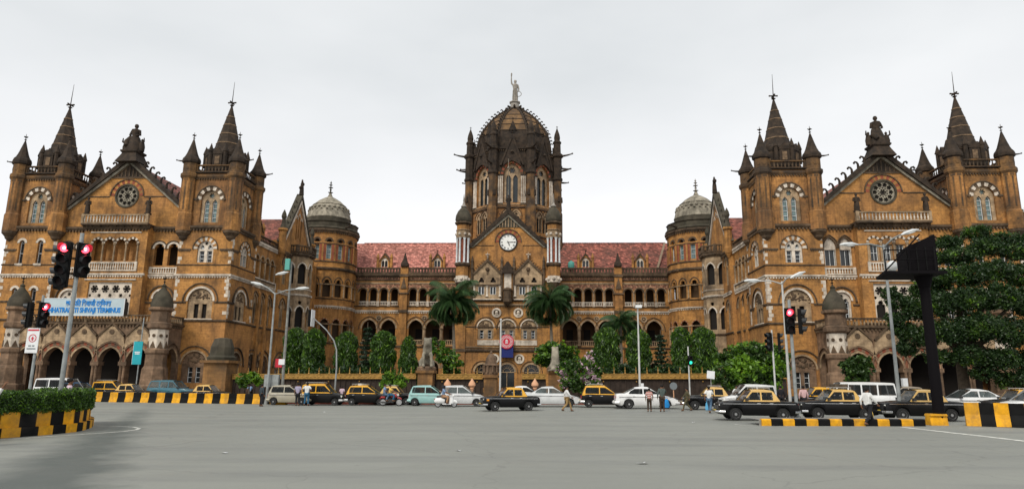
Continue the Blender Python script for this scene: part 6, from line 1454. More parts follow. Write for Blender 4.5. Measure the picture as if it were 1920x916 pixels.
tree('large_tree', 'very large dark leafy tree covering the right end of the building', 'tree', 1812, 760, 62,
     [(1668, 548, 16, 10, 0), (1690, 565, 26, 14, 0), (1682, 600, 20, 16, 0), (1700, 622, 24, 14, 0), (1722, 512, 22, 13, 1), (1752, 484, 24, 12, 1), (1742, 540, 32, 20, 0), (1778, 455, 28, 12, 0), (1800, 480, 34, 16, -1), (1832, 436, 26, 12, 0),
      (1850, 462, 34, 16, -1), (1884, 448, 26, 12, 0), (1908, 470, 30, 16, -1), (1940, 450, 24, 14, 0), (1965, 480, 30, 24, 0), (1772, 520, 32, 18, -1.5), (1820, 515, 34, 20, -2.2), (1872, 505, 34, 18, -2), (1920, 515, 34, 20, -1.5), (1975, 540, 36, 30, 0),
      (1720, 580, 26, 18, -.5), (1762, 570, 34, 22, -2), (1812, 560, 36, 22, -3), (1868, 555, 36, 24, -3), (1922, 565, 36, 26, -2), (1735, 630, 26, 18, -1), (1782, 620, 34, 22, -2.5), (1840, 612, 38, 24, -3.2), (1900, 622, 38, 26, -2.6), (1960, 620, 36, 34, -1),
      (1702, 652, 20, 13, 0), (1760, 668, 26, 14, -1.5), (1815, 665, 30, 17, -2.5), (1872, 672, 34, 20, -2.5), (1935, 682, 34, 26, -1.5), (1845, 700, 26, 10, -2), (1900, 712, 30, 14, -2)],
     120000, .19, ['leaf_deep', 'leaf_dark', 'leaf_mid', 'leaf_bright'], (.58, .33, .07, .02), .5, 48, droop=.3, limbs=37, depth=.75)
tree('distant_tree', 'leafy tree top rising behind the far right end of the building', 'tree', 1925, 600, 118, [(1916, 400, 14, 16, 0), (1935, 420, 26, 34, 0), (1930, 480, 30, 60, 0)], 2500, .6, ['leaf_dark', 'leaf_mid'], (.5, .5), .4, 49, zbase=.5)
tree('shrub', 'dark shrubs low behind the left railing, under the columnar trees', 'shrub', 620, 735, 69, [(560, 708, 26, 18, 0), (610, 712, 26, 14, 0)], 1500, .3, ['leaf_deep', 'leaf_dark'], (.6, .4), .08, 50) if 0 else None
for px, sd_, lb in ((600, 61, 'dark low shrub behind the left railing, under the twin columnar trees'), (668, 62, 'dark low shrub behind the railing, at the foot of the left conifer'), (1170, 63, 'dark low shrub behind the railing, below the small palm'), (1255, 64, 'dark low shrub behind the railing, at the foot of the right conifer')):
    tree('shrub', lb, 'shrub', px, 725, 69.5, [(px - 24, 702, 22, 14, 0), (px + 4, 700, 24, 16, .3), (px + 28, 704, 20, 13, 0)], 1500, .3, ['leaf_deep', 'leaf_dark'], (.6, .4), .08, sd_, group='low shrubs behind the railings')
# clipped hedge on the median
P_, O_, med_ = HEDGE
rs = np.random.RandomState(77); pts = []
for k in range(26000):
    t = rs.uniform(0, S[-1] * .985); p = on(t); j = min(int(t / S[-1] * 40), 39)
    w_ = rs.uniform(0, 1); top = .82 + .72 * (1 - max(0, (t / S[-1] - .93) / .07) ** 2 * .35) + .06 * sin(t * 2.3) + .05 * sin(t * 5.1)
    a = on(max(0, t - .2)); c = on(min(S[-1], t + .2)); tg = (c - a).normalized(); nr = Vector((-tg.y, tg.x, 0))
    f = rs.uniform(0, 1)
    if f < .42: off, z = .1 + rs.uniform(0, .12), rs.uniform(.8, top)
    else: off, z = .1 + 1.9 * w_, top + rs.uniform(-.12, .02) - .08 * max(0, 1 - w_ * 6)
    q = p + nr * (off + .05 * sin(t * 7 + z * 9)); pts.append((q.x - O_.x, q.y - O_.y, z + gz(q.x) - gz(O_.x)))
pts = np.array(pts); rs.shuffle(pts); n3 = len(pts)
pa = []; cut = [0, int(n3 * .5), int(n3 * .88), n3]
for i in range(3): v, f = leaves(rs, pts[cut[i]:cut[i + 1]], .085, .0, .5); pa.append((v, f, i))
hd = leaf_object('hedge', pa, ['leaf_dark', 'leaf_mid', 'leaf_bright'], med_)
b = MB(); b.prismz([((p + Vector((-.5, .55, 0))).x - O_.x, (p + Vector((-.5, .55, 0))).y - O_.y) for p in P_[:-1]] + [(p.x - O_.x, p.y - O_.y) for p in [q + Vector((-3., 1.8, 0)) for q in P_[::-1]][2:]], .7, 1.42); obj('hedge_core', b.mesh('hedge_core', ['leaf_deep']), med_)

# ================================================================== VEHICLES
for nm, c in dict(car_black=(.005, .005, .0055), car_yellow=(.80, .40, .012), car_cream=(.72, .45, .13), car_white=(.78, .78, .77), car_silver=(.46, .46, .45), car_beige=(.42, .38, .29), car_aqua=(.30, .52, .50),
                  car_blue=(.035, .14, .19), car_sky=(.03, .22, .5), car_pearl=(.62, .63, .63), car_red=(.4, .02, .02), car_brownish=(.30, .25, .19)).items():
    mat(nm, c, rough=.35, spec=.2 if nm == 'car_black' else .5, coat=.08 if nm == 'car_black' else .5, metal=.25 if nm in ('car_silver', 'car_beige') else 0, var=.12, vscale=3)
mat('tyre', (.02, .02, .02), rough=.85); mat('rim', (.42, .42, .42), rough=.4, metal=.5, var=.3, vscale=6); mat('chrome', (.7, .7, .7), rough=.18, metal=1.)
mat('car_glass', (.012, .015, .016), rough=.12, spec=.25); mat('car_glass_light', (.20, .25, .25), rough=.08, spec=.6, var=.5, vscale=2)
mat('car_glass_mid', (.05, .06, .06), rough=.06, spec=.5)  # front and rear screens: lighter base colour stands in for reflected sky
for g_, al in (('car_glass', .62), ('car_glass_light', .42), ('car_glass_mid', .45)):
    MATS[g_].node_tree.nodes['Principled BSDF'].inputs['Alpha'].default_value = al
mat('lamp_glass', (.75, .75, .7), rough=.15); mat('tail_red', (.45, .01, .01), rough=.2); mat('amber', (.8, .3, .02), rough=.25); mat('plastic', (.035, .035, .035), rough=.6); mat('plate', (.75, .55, .08), rough=.5); mat('plate_w', (.75, .75, .72), rough=.5)

KIND = dict(
 padmini=dict(L=3.93, W=1.5, R=.3, wx=(1.2, -1.14), sill=.24, belt=[(-1.965, .80), (-1.9, .90), (-1.0, .95), (.85, .95), (1.2, .94), (1.8, .86), (1.93, .78), (1.965, .70)], cab=[(-1.08, .95), (-.72, 1.44), (.33, 1.46), (.82, .95)], split=[(-.70, -.15), (-.08, .50)], wt=.80),
 hatch=dict(L=3.5, W=1.52, R=.28, wx=(1.15, -1.2), sill=.22, belt=[(-1.75, .62), (-1.72, .92), (-1.3, .97), (.95, .95), (1.35, .88), (1.62, .74), (1.73, .6), (1.75, .5)], cab=[(-1.70, .94), (-1.42, 1.5), (.02, 1.56), (.98, .95)], split=[(-1.2, -.42), (-.35, .5)], wt=.80),
 tallboy=dict(L=3.5, W=1.5, R=.28, wx=(1.15, -1.18), sill=.22, belt=[(-1.75, .62), (-1.73, .95), (-1.3, 1.0), (.85, 1.0), (1.3, .93), (1.64, .82), (1.73, .66), (1.75, .5)], cab=[(-1.72, .98), (-1.6, 1.62), (.22, 1.68), (.95, 1.0)], split=[(-1.45, -.52), (-.45, .5)], wt=.84),
 sedan=dict(L=4.42, W=1.7, R=.31, wx=(1.33, -1.28), sill=.22, belt=[(-2.21, .68), (-2.16, 1.0), (-1.6, 1.04), (-.5, .98), (1.0, .94), (1.6, .84), (2.05, .70), (2.18, .58), (2.21, .48)], cab=[(-1.72, 1.02), (-.85, 1.43), (.12, 1.47), (1.12, .93)], split=[(-1.05, -.3), (-.22, .62)], wt=.76),
 van=dict(L=4.3, W=1.7, R=.31, wx=(1.25, -1.35), sill=.25, belt=[(-2.15, .7), (-2.13, 1.1), (-1.5, 1.15), (1.3, 1.12), (1.7, 1.02), (2.05, .85), (2.13, .7), (2.15, .5)], cab=[(-2.10, 1.12), (-1.98, 1.9), (.85, 1.93), (1.62, 1.08)], split=[(-1.85, -.75), (-.65, .3), (.4, .9)], wt=.86),
 suv=dict(L=4.5, W=1.8, R=.36, wx=(1.38, -1.4), sill=.34, belt=[(-2.25, .8), (-2.22, 1.12), (-1.6, 1.15), (.95, 1.12), (1.5, 1.06), (2.05, .98), (2.22, .82), (2.25, .6)], cab=[(-2.17, 1.12), (-1.92, 1.78), (.2, 1.82), (1.0, 1.1)], split=[(-1.85, -1.05), (-.95, -.2), (-.12, .6)], wt=.82),
 minibus=dict(L=5.2, W=1.9, R=.34, wx=(1.75, -1.5), sill=.32, belt=[(-2.6, .8), (-2.58, 1.2), (-1.5, 1.2), (1.7, 1.2), (2.2, 1.12), (2.5, 1.0), (2.58, .8), (2.6, .5)], cab=[(-2.56, 1.2), (-2.4, 2.1), (1.2, 2.12), (2.1, 1.14)], split=[(-2.25, -1.3), (-1.2, -.2), (-.1, .7), (.8, 1.45)], wt=.86))
def lerp_tab(T, x):
    if x <= T[0][0]: return T[0][1]
    for (a, u), (b_, v) in zip(T, T[1:]):
        if x <= b_: return u + (v - u) * (x - a) / (b_ - a)
    return T[-1][1]
CAR = {}
def car_meshes(kind, paint, top, glass):
    key = (kind, paint, top, glass)
    if key in CAR: return CAR[key]
    K = KIND[kind]; L, W, R = K['L'], K['W'], K['R']; D = {}
    xs = sorted(set([round(-L / 2 + L * i / 30, 3) for i in range(31)] + [round(w_ + R * 1.2 * q, 3) for w_ in K['wx'] for q in (-1, -.97, -.87, -.7, -.4, 0, .4, .7, .87, .97, 1)] + [p[0] for p in K['belt']]))
    b = MB(); rows = []
    tt = (0, .12, .45, .72, .93, 1.0); wf = (.90, .97, 1.0, .995, .965, .90)
    for x in xs:
        zb = K['sill'] + .10 * max(0, abs(x) / (L / 2) - .85) / .15
        for w_ in K['wx']:
            d = abs(x - w_)
            if d < R * 1.2: zb = max(zb, R + sqrt((R * 1.2) ** 2 - d * d) * .98)
        zt = lerp_tab(K['belt'], x); zb = min(zb, zt - .05); hw = W / 2 * (1 - .13 * (abs(x) / (L / 2)) ** 7)
        row = [(x, -hw * f_, zb + (zt - zb) * t) for t, f_ in zip(tt, wf)] + [(x, -hw * .5, zt + .025), (x, 0, zt + .035)]
        row += [(p[0], -p[1], p[2]) for p in row[-2::-1]]; rows.append(row)
    n = len(rows[0]); V = [p for r in rows for p in r]; Fc = []
    for i in range(len(rows) - 1):
        for j in range(n - 1): Fc.append((i * n + j, (i + 1) * n + j, (i + 1) * n + j + 1, i * n + j + 1))
    Fc += [tuple(range(n)), tuple(range((len(rows) - 1) * n + n - 1, (len(rows) - 1) * n - 1, -1))]
    b.add(V, Fc); s0 = len(b.v); b.box(-L / 2 + .25, L / 2 - .25, -W / 2 * .8, W / 2 * .8, K['sill'] + .02, .62, 1)      # floor and wheel wells stay dark
    D['body'] = b.mesh('car_body', [paint, 'plastic'], 32)
    # cabin
    (x0, z0), (x1, z1), (x2, z2), (x3, z3) = K['cab']; wb = W / 2 * .91; wt = W / 2 * K['wt']
    b = MB(); nx = 9; nt = 5; rows = []
    for i in range(nx):
        u = i / (nx - 1); row = []
        xb = x0 + (x3 - x0) * u; xt = x1 + (x2 - x1) * u
        zbs = z0 + (z3 - z0) * u - .05; zts = z1 + (z2 - z1) * u + .035 * sin(pi * u)
        for t in (0, .35, .7, .93): row.append((xb + (xt - xb) * t, -(wb + (wt - wb) * t), zbs + (zts - zbs) * t))
        row.append((xt, -wt * .88, zts + .015)); row.append((xt, -wt * .45, zts + .05)); row.append((xt, 0, zts + .06))
        row += [(p[0], -p[1], p[2]) for p in row[-2::-1]]; rows.append(row)
    n = len(rows[0]); V = [p for r in rows for p in r]; Fc = []
    for i in range(nx - 1):
        for j in range(3, n - 4): Fc.append((i * n + j, (i + 1) * n + j, (i + 1) * n + j + 1, i * n + j + 1))
    b.add(V, Fc); b.add([(x, y * .98, z - .035) for x, y, z in V], [f[::-1] for f in Fc])
    cabb = b
    def side(xa, t, sg):                           # point on the cabin side at belt-position xa and height t
        u = (xa - x0) / (x3 - x0); xb = xa
        zb = z0 + (z3 - z0) * u; zt = z1 + (z2 - z1) * u
        return zb + (zt - zb) * t, sg * (wb + (wt - wb) * t + .012)
    D['windows'] = []; holes = []
    for (a, c) in K['split']:
        for sg in (-1, 1):
            P = []
            def lim(x, t): lo = x0 + (x1 - x0) * t + .09; hi = x3 + (x2 - x3) * t - .09; return min(max(x, lo), hi)
            for x, t in ((a, .1), (c, .1), (c, .5), (c, .88), (a, .88), (a, .5)):
                if c == K['split'][-1][1] and x == c: x = lim(9, t)
                if a == K['split'][0][0] and x == a and kind != 'padmini': x = lim(max(-9, a - .25), t)
                x = lim(x, t); z = z0 + (z1 - z0) * t if 0 else .0
                zz = (z0 + z3) / 2 + ((z1 + z2) / 2 - (z0 + z3) / 2) * t; P.append((x, sg * (wb + (wt - wb) * t * .98 + .015), zz))
            if sg < 0: holes.append([(p[0], p[2]) for p in P])
            b = MB(); P = [(p[0], p[1] - sg * .02, p[2]) for p in P]; b.add(P + [(p[0], p[1] - sg * .012, p[2]) for p in P], [(0, 1, 2, 3, 4, 5)[::(1 if sg < 0 else -1)]] + [(i, i + 6, (i + 1) % 6 + 6, (i + 1) % 6)[::(1 if sg < 0 else -1)] for i in range(6)]); D['windows'].append(b.mesh('window', [glass]))
    # pillars and rails: the cabin side with its window openings, leaned in towards the roof
    def tz(x, z):
        u = min(1, max(0, (x - x0) / (x3 - x0))); zb_ = z0 + (z3 - z0) * u; zt_ = (z1 + z2) / 2; return min(1., max(-.1, (z - zb_) / (zt_ - zb_)))
    for sg in (-1, 1):
        s0 = len(cabb.v); f0 = len(cabb.f)
        cabb.wall([(x0, z0 - .06), (x3, z3 - .06), (x2 + (x3 - x2) * .04, z2 - .0), ((x1 + x2) / 2, (z1 + z2) / 2 + .03), (x1 + (x0 - x1) * .04, z1 - .0)], holes, 0, .04)
        cabb.v[s0:] = [(x, sg * (wb + (wt - wb) * tz(x, z) + .008 - y), z) for x, y, z in cabb.v[s0:]]
        if sg > 0: cabb.f[f0:] = [f[::-1] for f in cabb.f[f0:]]
    D['cabin'] = cabb.mesh('car_cabin', [top], 30)
    b = MB(); bz = (z0 + z3) / 2
    b.box(x0 + .12, x3 - .2, -wb * .93, wb * .93, bz - .08, bz + .045)
    for xs_ in (K['split'][-1][0] + .12, K['split'][-2][0] + .1 if len(K['split']) > 1 else x0 + .4):
        for sg in (-1, 1): b.box(xs_ - .07, xs_ + .07, sg * wb * .5 - .24, sg * wb * .5 + .24, bz + .04, bz + .24); b.box(xs_ - .05, xs_ + .05, sg * wb * .5 - .12, sg * wb * .5 + .12, bz + .235, bz + .36)
    b.box(x3 - .42, x3 - .36, -.1 - wb * .55, .1 - wb * .55 + .25, bz + .03, bz + .2)
    D['interior'] = b.mesh('car_interior', ['plastic'])
    def screen(xa, za, xb, zb, o_):
        P = []; dx, dz = xb - xa, zb - za; l_ = hypot(dx, dz); nx_, nz_ = dz / l_ * o_, -dx / l_ * o_
        for t, k in ((.02, .97), (.97, .97)):
            w_ = (wb + (wt - wb) * t) * k
            for sg in (-1, 1): P.append((xa + dx * t + nx_ * .02, sg * w_, za + dz * t + abs(nz_) * .02))
        q = [P[0], P[1], P[3], P[2]] if o_ > 0 else [P[1], P[0], P[2], P[3]]
        b = MB(); b.add(q + [(p[0] - o_ * .04, p[1], p[2] - .02) for p in q], [(0, 1, 2, 3), (0, 4, 5, 1), (1, 5, 6, 2), (2, 6, 7, 3), (3, 7, 4, 0)]); return b.mesh('screen', ['car_glass_mid'])
    D['windscreen'] = screen(x3, z3, x2, z2, 1); D['rear_window'] = screen(x0, z0, x1, z1, -1)
    b = MB(); b.lathe([(R * .62, -.085), (R * .93, -.085), (R, -.05), (R, .05), (R * .93, .085), (R * .62, .085)], 24); b.xf(Matrix.Rotation(pi / 2, 4, 'X')); D['tyre'] = b.mesh('tyre', ['tyre'], 40)
    b = MB(); b.lathe([(.02, -.10), (R * .2, -.10), (R * .25, -.075), (R * .5, -.06), (R * .62, -.088), (R * .62, .06), (.02, .06)], 20); b.xf(Matrix.Rotation(pi / 2, 4, 'X')); D['rim'] = b.mesh('rim', ['rim'], 30)
    fx_, rx_ = L / 2, -L / 2; hz = lerp_tab(K['belt'], L / 2 - .12)
    b = MB()
    if kind == 'padmini': b.lathe([(.02, 0), (.095, .0), (.105, -.05), (.1, -.1)], 12); b.xf(Matrix.Rotation(pi / 2, 4, 'Y')); 
    else: b.box(-.14, .02, -.16, .16, -.08, .09)
    D['headlight'] = b.mesh('headlight', ['lamp_glass'], 40); D['hl'] = (fx_ - (.005 if kind == 'padmini' else .06), W / 2 * .68, .68 if kind == 'padmini' else hz - .1)
    b = MB(); b.box(-.03, .05, -.07, .07, -.13, .13) if kind != 'padmini' else b.box(-.03, .04, -.05, .05, -.1, .1); D['tail_light'] = b.mesh('tail_light', ['tail_red']); D['tl'] = (rx_ + .03, W / 2 * .76, .72)
    bm_ = 'chrome' if kind == 'padmini' else paint
    for nm, q in (('front', 1), ('rear', -1)):
        b = MB(); A = [(q * (L / 2 - .25), -W / 2 * .99, 0), (q * (L / 2 + .01), -W / 2 * .93, 0), (q * (L / 2 + .08), -W / 2 * .6, 0), (q * (L / 2 + .1), 0, 0), (q * (L / 2 + .08), W / 2 * .6, 0), (q * (L / 2 + .01), W / 2 * .93, 0), (q * (L / 2 - .25), W / 2 * .99, 0)]
        b.tube([(x, y, .42) for x, y, z in A], .065 if kind == 'padmini' else .1, 6); D['bumper_' + nm] = b.mesh('bumper', [bm_ if paint != 'car_black' or kind == 'padmini' else 'car_silver'], 50)
        b = MB(); b.box(0, .02, -.24, .24, -.06, .06); D['plate'] = b.mesh('number_plate', ['plate' if paint == 'car_black' else 'plate_w'])
    b = MB(); b.box(fx_ - .04, fx_ + .012, -W * .26, W * .26, .52, .74)
    for k in range(4): b.box(fx_ + .012, fx_ + .024, -W * .25, W * .25, .55 + .05 * k, .565 + .05 * k, 1)
    D['grille'] = b.mesh('grille', ['plastic', 'chrome'])
    b = MB()
    for sg in (-1, 1): b.box(-L / 2 * .9, L / 2 * .93, sg * (W / 2 * .998 + .002) - .008, sg * (W / 2 * .998 + .002) + .008, .80, .825)
    D['strip'] = b.mesh('trim_strip', ['chrome' if kind == 'padmini' else 'plastic'])
    b = MB(); b.box(-.09, .09, -.015, .015, -.015, .02); D['handle'] = b.mesh('door_handle', ['chrome'])
    b = MB(); b.box(-.06, .06, -.1, .1, -.06, .08); D['mirror'] = b.mesh('mirror', ['plastic'])
    b = MB(); hz = max(z1, z2) + .07; rl = (x2 - x1) * .8; cx = (x1 + x2) / 2
    for sg in (-1, 1): b.tube([(cx - rl / 2, sg * wt * .75, hz - .03), (cx - rl / 2, sg * wt * .75, hz + .08), (cx + rl / 2, sg * wt * .75, hz + .08), (cx + rl / 2, sg * wt * .75, hz - .03)], .018, 5)
    for k in range(5): x = cx - rl / 2 + rl * k / 4; b.tube([(x, -wt * .8, hz + .08), (x, wt * .8, hz + .08)], .016, 5)
    D['rack'] = b.mesh('roof_rack', ['car_silver'])
    b = MB(); b.box(cx - .14, cx + .14, -.3, .3, hz - .01, hz + .12); D['sign'] = b.mesh('roof_sign', ['car_white'])
    CAR[key] = D; return D
def car(name, label, kind, paint, top, px, py, facing, cat='car', group=None, rack=False, sign=False, glass='car_glass', yaw=0., dY=0., scale=1., Y=None, load=None, indicator=False):
    K = KIND[kind]; D = car_meshes(kind, paint, top or paint, glass)
    if Y is None: p = gnd(px, py); x, yy = p.x, p.y + K['W'] / 2 * cos(yaw)
    else: p = at(px, py, Y); x, yy = p.x, Y
    # keep the same screen column for the deeper centre line
    if Y is None: x = p.x * yy / p.y
    t = thing(name, label, cat, (x, yy, gz(x)), (0 if facing > 0 else pi) + yaw, group); t.scale = (scale,) * 3
    bd = obj('body', D['body'], t); cb = obj('cabin', D['cabin'], t)
    for me in D['windows']: obj('window', me, cb)
    obj('interior', D['interior'], cb); obj('windscreen', D['windscreen'], cb); obj('rear_window', D['rear_window'], cb)
    for wx in K['wx']:
        for sg in (-1, 1):
            w_ = obj('wheel', D['rim'], t, (wx, sg * (K['W'] / 2 - .10), K['R']), pi if sg < 0 else 0); obj('tyre', D['tyre'], w_)
    for sg in (-1, 1):
        h = D['hl']; obj('headlight', D['headlight'], t, (h[0], sg * h[1], h[2])); h = D['tl']; obj('tail_light', D['tail_light'], t, (h[0], sg * h[1], h[2]))
        for a, c in K['split'][-2:]: obj('door_handle', D['handle'], bd, (a + .12, sg * (K['W'] / 2 + .004), .84))
        obj('mirror', D['mirror'], t, (K['cab'][3][0] - .18, sg * (K['W'] / 2 + .06), K['cab'][3][1] + .08))
    obj('bumper', D['bumper_front'], t); obj('bumper', D['bumper_rear'], t); obj('grille', D['grille'], t); obj('trim_strip', D['strip'], t)
    obj('number_plate', D['plate'], t, (K['L'] / 2 + .09, 0, .45)); obj('number_plate', D['plate'], t, (-K['L'] / 2 - .11, 0, .5))
    if rack: obj('roof_rack', D['rack'], t)
    if sign: obj('roof_sign', D['sign'], t)
    if indicator:
        b = MB(); b.box(-.08, .08, -.012, .012, -.06, .06); obj('indicator', b.mesh('indicator', ['amber']), t, (K['wx'][0] + .5, K['W'] / 2 * .985, .72))
    if load:
        b = MB(); cx = (K['cab'][1][0] + K['cab'][2][0]) / 2; b.box(cx - .35, cx + .3, -.35, .35, 0, .18); obj('luggage', b.mesh('luggage', [load]), t, (0, 0, K['cab'][2][1] + .15))
    return t
TX = 'black and yellow taxis'
YB = ('car_black', 'car_yellow'); CB = ('car_black', 'car_cream')
# behind the striped barrier, left
car('delivery_van', 'white van behind the hedge at the far left', 'van', 'car_white', None, 112, 752, 1, 'van', Y=60.5)
car('parked_car', 'bright blue car with its bonnet showing past the white van', 'hatch', 'car_sky', None, 150, 752, 1, 'car', Y=64)
car('taxi', 'yellow-topped tall taxi behind the barrier, right of the white van', 'tallboy', *YB, 210, 752, 1, 'taxi', TX, rack=True, Y=63)
car('taxi', 'taxi with yellow roof behind the barrier, left of the blue sport vehicle', 'padmini', *CB, 243, 752, 1, 'taxi', TX, Y=60)
car('sport_utility_vehicle', 'dark blue-green sport utility vehicle behind the striped barrier', 'suv', 'car_blue', None, 324, 752, 1, 'car', Y=63.5, glass='car_glass_light')
car('taxi', 'taxi with cream roof behind the barrier, right of the blue sport vehicle', 'padmini', *CB, 388, 752, 1, 'taxi', TX, Y=60)
# row along the railings
car('hatchback', 'beige hatchback behind the lamp posts at right end of the barrier', 'hatch', 'car_beige', None, 545, 759, 1, 'car')
car('taxi', 'tall black taxi with yellow cabin and roof rack beside two standing men', 'tallboy', *YB, 606, 759.5, 1, 'taxi', TX, rack=True)
car('taxi', 'black taxi with yellow roof left of the red motorcycle', 'hatch', *YB, 690, 759.5, 1, 'taxi', TX, rack=True, sign=True)
car('taxi', 'dark taxi with cream roof behind the motorcycle riders', 'padmini', *CB, 738, 752, 1, 'taxi', TX, rack=True, Y=57.5)
car('hatchback', 'pale aqua hatchback right of the motorcycle', 'hatch', 'car_aqua', None, 808, 760.5, 1, 'car')
car('hatchback', 'silver-white hatchback behind the scooter rider', 'hatch', 'car_pearl', None, 868, 761.5, 1, 'car', glass='car_glass_light')
car('taxi', 'black taxi with yellow roof driving left in the middle of the road', 'padmini', *YB, 955, 770, -1, 'taxi', TX, yaw=.35, indicator=True)
car('sedan', 'white sedan behind the walking man in tan trousers', 'sedan', 'car_pearl', None, 1035, 762.5, 1, 'car', glass='car_glass_light')
car('taxi', 'black taxi with yellow roof and roof rack, left of the bright white sedan', 'hatch', *YB, 1133, 763.5, 1, 'taxi', TX, rack=True)
car('sedan', 'bright white sedan behind the man in striped shirt', 'sedan', 'car_white', None, 1211, 766, 1, 'car')
car('taxi', 'black taxi with cream roof behind the man in white shirt and jeans', 'padmini', *CB, 1336, 768, -1, 'taxi', TX, rack=True, yaw=-.15)
car('hatchback', 'white hatchback behind the near taxi, under the bright green tree', 'tallboy', 'car_white', None, 1402, 765, -1, 'car', Y=46)
# right foreground
car('taxi', 'nearest black taxi with cream roof, left end of the right-hand row', 'padmini', *CB, 1418, 788, -1, 'taxi', TX, rack=True)
car('taxi', 'black taxi with grey door panel between signal post and walking man', 'padmini', *CB, 1570, 787, -1, 'taxi', TX, load='bark', rack=True, glass='car_glass')
car('taxi', 'yellow-roofed taxi half hidden behind the signal post', 'padmini', *YB, 1535, 770, -1, 'taxi', TX, Y=47)
car('minibus', 'white minibus parked behind the taxis on the right', 'minibus', 'car_white', None, 1608, 770, -1, 'van', Y=45, yaw=-.12, scale=.86)
car('taxi', 'black taxi with cream roof behind the black billboard post', 'padmini', *CB, 1727, 789, -1, 'taxi', TX)
car('hatchback', 'white car behind the black post, left of the jersey barrier', 'sedan', 'car_white', None, 1818, 770, -1, 'car', Y=45, glass='car_glass_light')
car('taxi', 'black taxi with yellow roof behind the jersey barriers', 'padmini', *YB, 1916, 780, -1, 'taxi', TX, Y=42, rack=True)
car('parked_car', 'white car cut by the right edge behind the jersey barriers', 'hatch', 'car_white', None, 1945, 788, -1, 'car', Y=38.5)
car('parked_car', 'white car beyond the black taxi in mid road, by the railing', 'sedan', 'car_white', None, 985, 760, 1, 'car', Y=60)
car('parked_car', 'dark car in shadow left of the bright white sedan row, by the right porch', 'hatch', 'car_brownish', None, 1690, 760, -1, 'car', Y=58)

# ---- two-wheelers
def two_wheeler(name, label, px, py, facing, paint, scooter):
    p = gnd(px, py); t = thing(name, label, 'scooter' if scooter else 'motorcycle', (p.x, p.y, p.z), 0 if facing > 0 else pi)
    R = .24 if scooter else .3; wb = .62 if scooter else .65
    b = MB(); A = [(R * .86 * cos(2 * pi * k / 20), 0, R * .86 * sin(2 * pi * k / 20)) for k in range(21)]; b.tube(A, R * .15, 6, cap=False); TY = b.mesh('tyre', ['tyre'], 60)
    b = MB(); b.lathe([(.02, -.04), (R * .72, -.035), (R * .76, 0), (R * .72, .035), (.02, .04)], 16); b.xf(Matrix.Rotation(pi / 2, 4, 'X')); RM = b.mesh('rim', ['rim'], 40)
    for x in (wb, -wb): w_ = obj('wheel', RM, t, (x, 0, R)); obj('tyre', TY, w_)
    if scooter:
        b = MB(); b.tube([(.42, 0, .3), (.44, 0, .6), (.40, 0, .92)], [.2, .19, .12], 8); b.v = [(x * 1. if 0 else x, y, z) for x, y, z in b.v]
        b.box(-.25, .42, -.17, .17, .22, .3); b.tube([(-.1, 0, .45), (-.4, 0, .5), (-.75, 0, .48), (-.88, 0, .4)], [.16, .27, .24, .08], 10); b.tube([(.5, 0, .5), (.72, 0, .44), (.84, 0, .32)], [.1, .14, .08], 8)
        obj('body', b.mesh('scooter_body', [paint], 50), t)
        b = MB(); b.tube([(-.05, 0, .74), (-.3, 0, .77), (-.72, 0, .76)], [.1, .14, .1], 8); obj('seat', b.mesh('seat', ['plastic'], 60), t)
    else:
        b = MB(); b.tube([(-.6, 0, .55), (-.1, 0, .62), (.3, 0, .72), (.45, 0, .8)], .04, 6); b.tube([(.45, 0, .85), (.65, 0, .3)], .03, 6); b.tube([(-.1, 0, .6), (0, 0, .3), (-.62, 0, .3)], .035, 6); b.box(-.18, .22, -.13, .13, .25, .52)
        b.tube([(0, -.16, .3), (-.3, -.17, .26), (-.8, -.18, .32)], .045, 7); obj('frame', b.mesh('frame', ['plastic'], 50), t)
        b = MB(); b.tube([(-.05, 0, .78), (.15, 0, .84), (.38, 0, .8), (.48, 0, .74)], [.1, .16, .14, .06], 10); b.tube([(-.5, 0, .7), (-.85, 0, .68)], [.12, .06], 8); b.tube([(-.1, 0, .76), (-.6, 0, .72)], .06, 6); obj('tank', b.mesh('tank', [paint], 60), t)
        b = MB(); b.tube([(.5, 0, .66), (.68, 0, .64), (.86, 0, .54)], [.05, .07, .03], 8); obj('mudguard', b.mesh('mudguard', [paint], 60), t)
        b = MB(); b.tube([(-.05, 0, .8), (-.4, 0, .8), (-.75, 0, .84)], [.11, .13, .09], 8); obj('seat', b.mesh('seat', ['plastic'], 60), t)
    b = MB(); b.tube([(.36, -.32, 1.0), (.42, -.15, .98), (.42, .15, .98), (.36, .32, 1.0)], .02, 6); b.tube([(.42, 0, .98), (.44, 0, .8)], .03, 6); obj('handlebar', b.mesh('handlebar', ['chrome'], 60), t)
    b = MB(); b.sphere((.54, 0, .86), .09, 10, 8); obj('headlight', b.mesh('headlight', ['lamp_glass'], 60), t)
    b = MB(); b.box(-.92, -.87, -.05, .05, .56, .64); obj('tail_light', b.mesh('tail_light', ['tail_red']), t)
    return t, p
MOTO = two_wheeler('motorcycle', 'red motorcycle with two riders in front of the taxis', 733, 760.5, 1, 'car_red', False)
SCOOT = two_wheeler('scooter', 'white scooter with one rider left of the central taxi', 836, 763, 1, 'car_white', True)

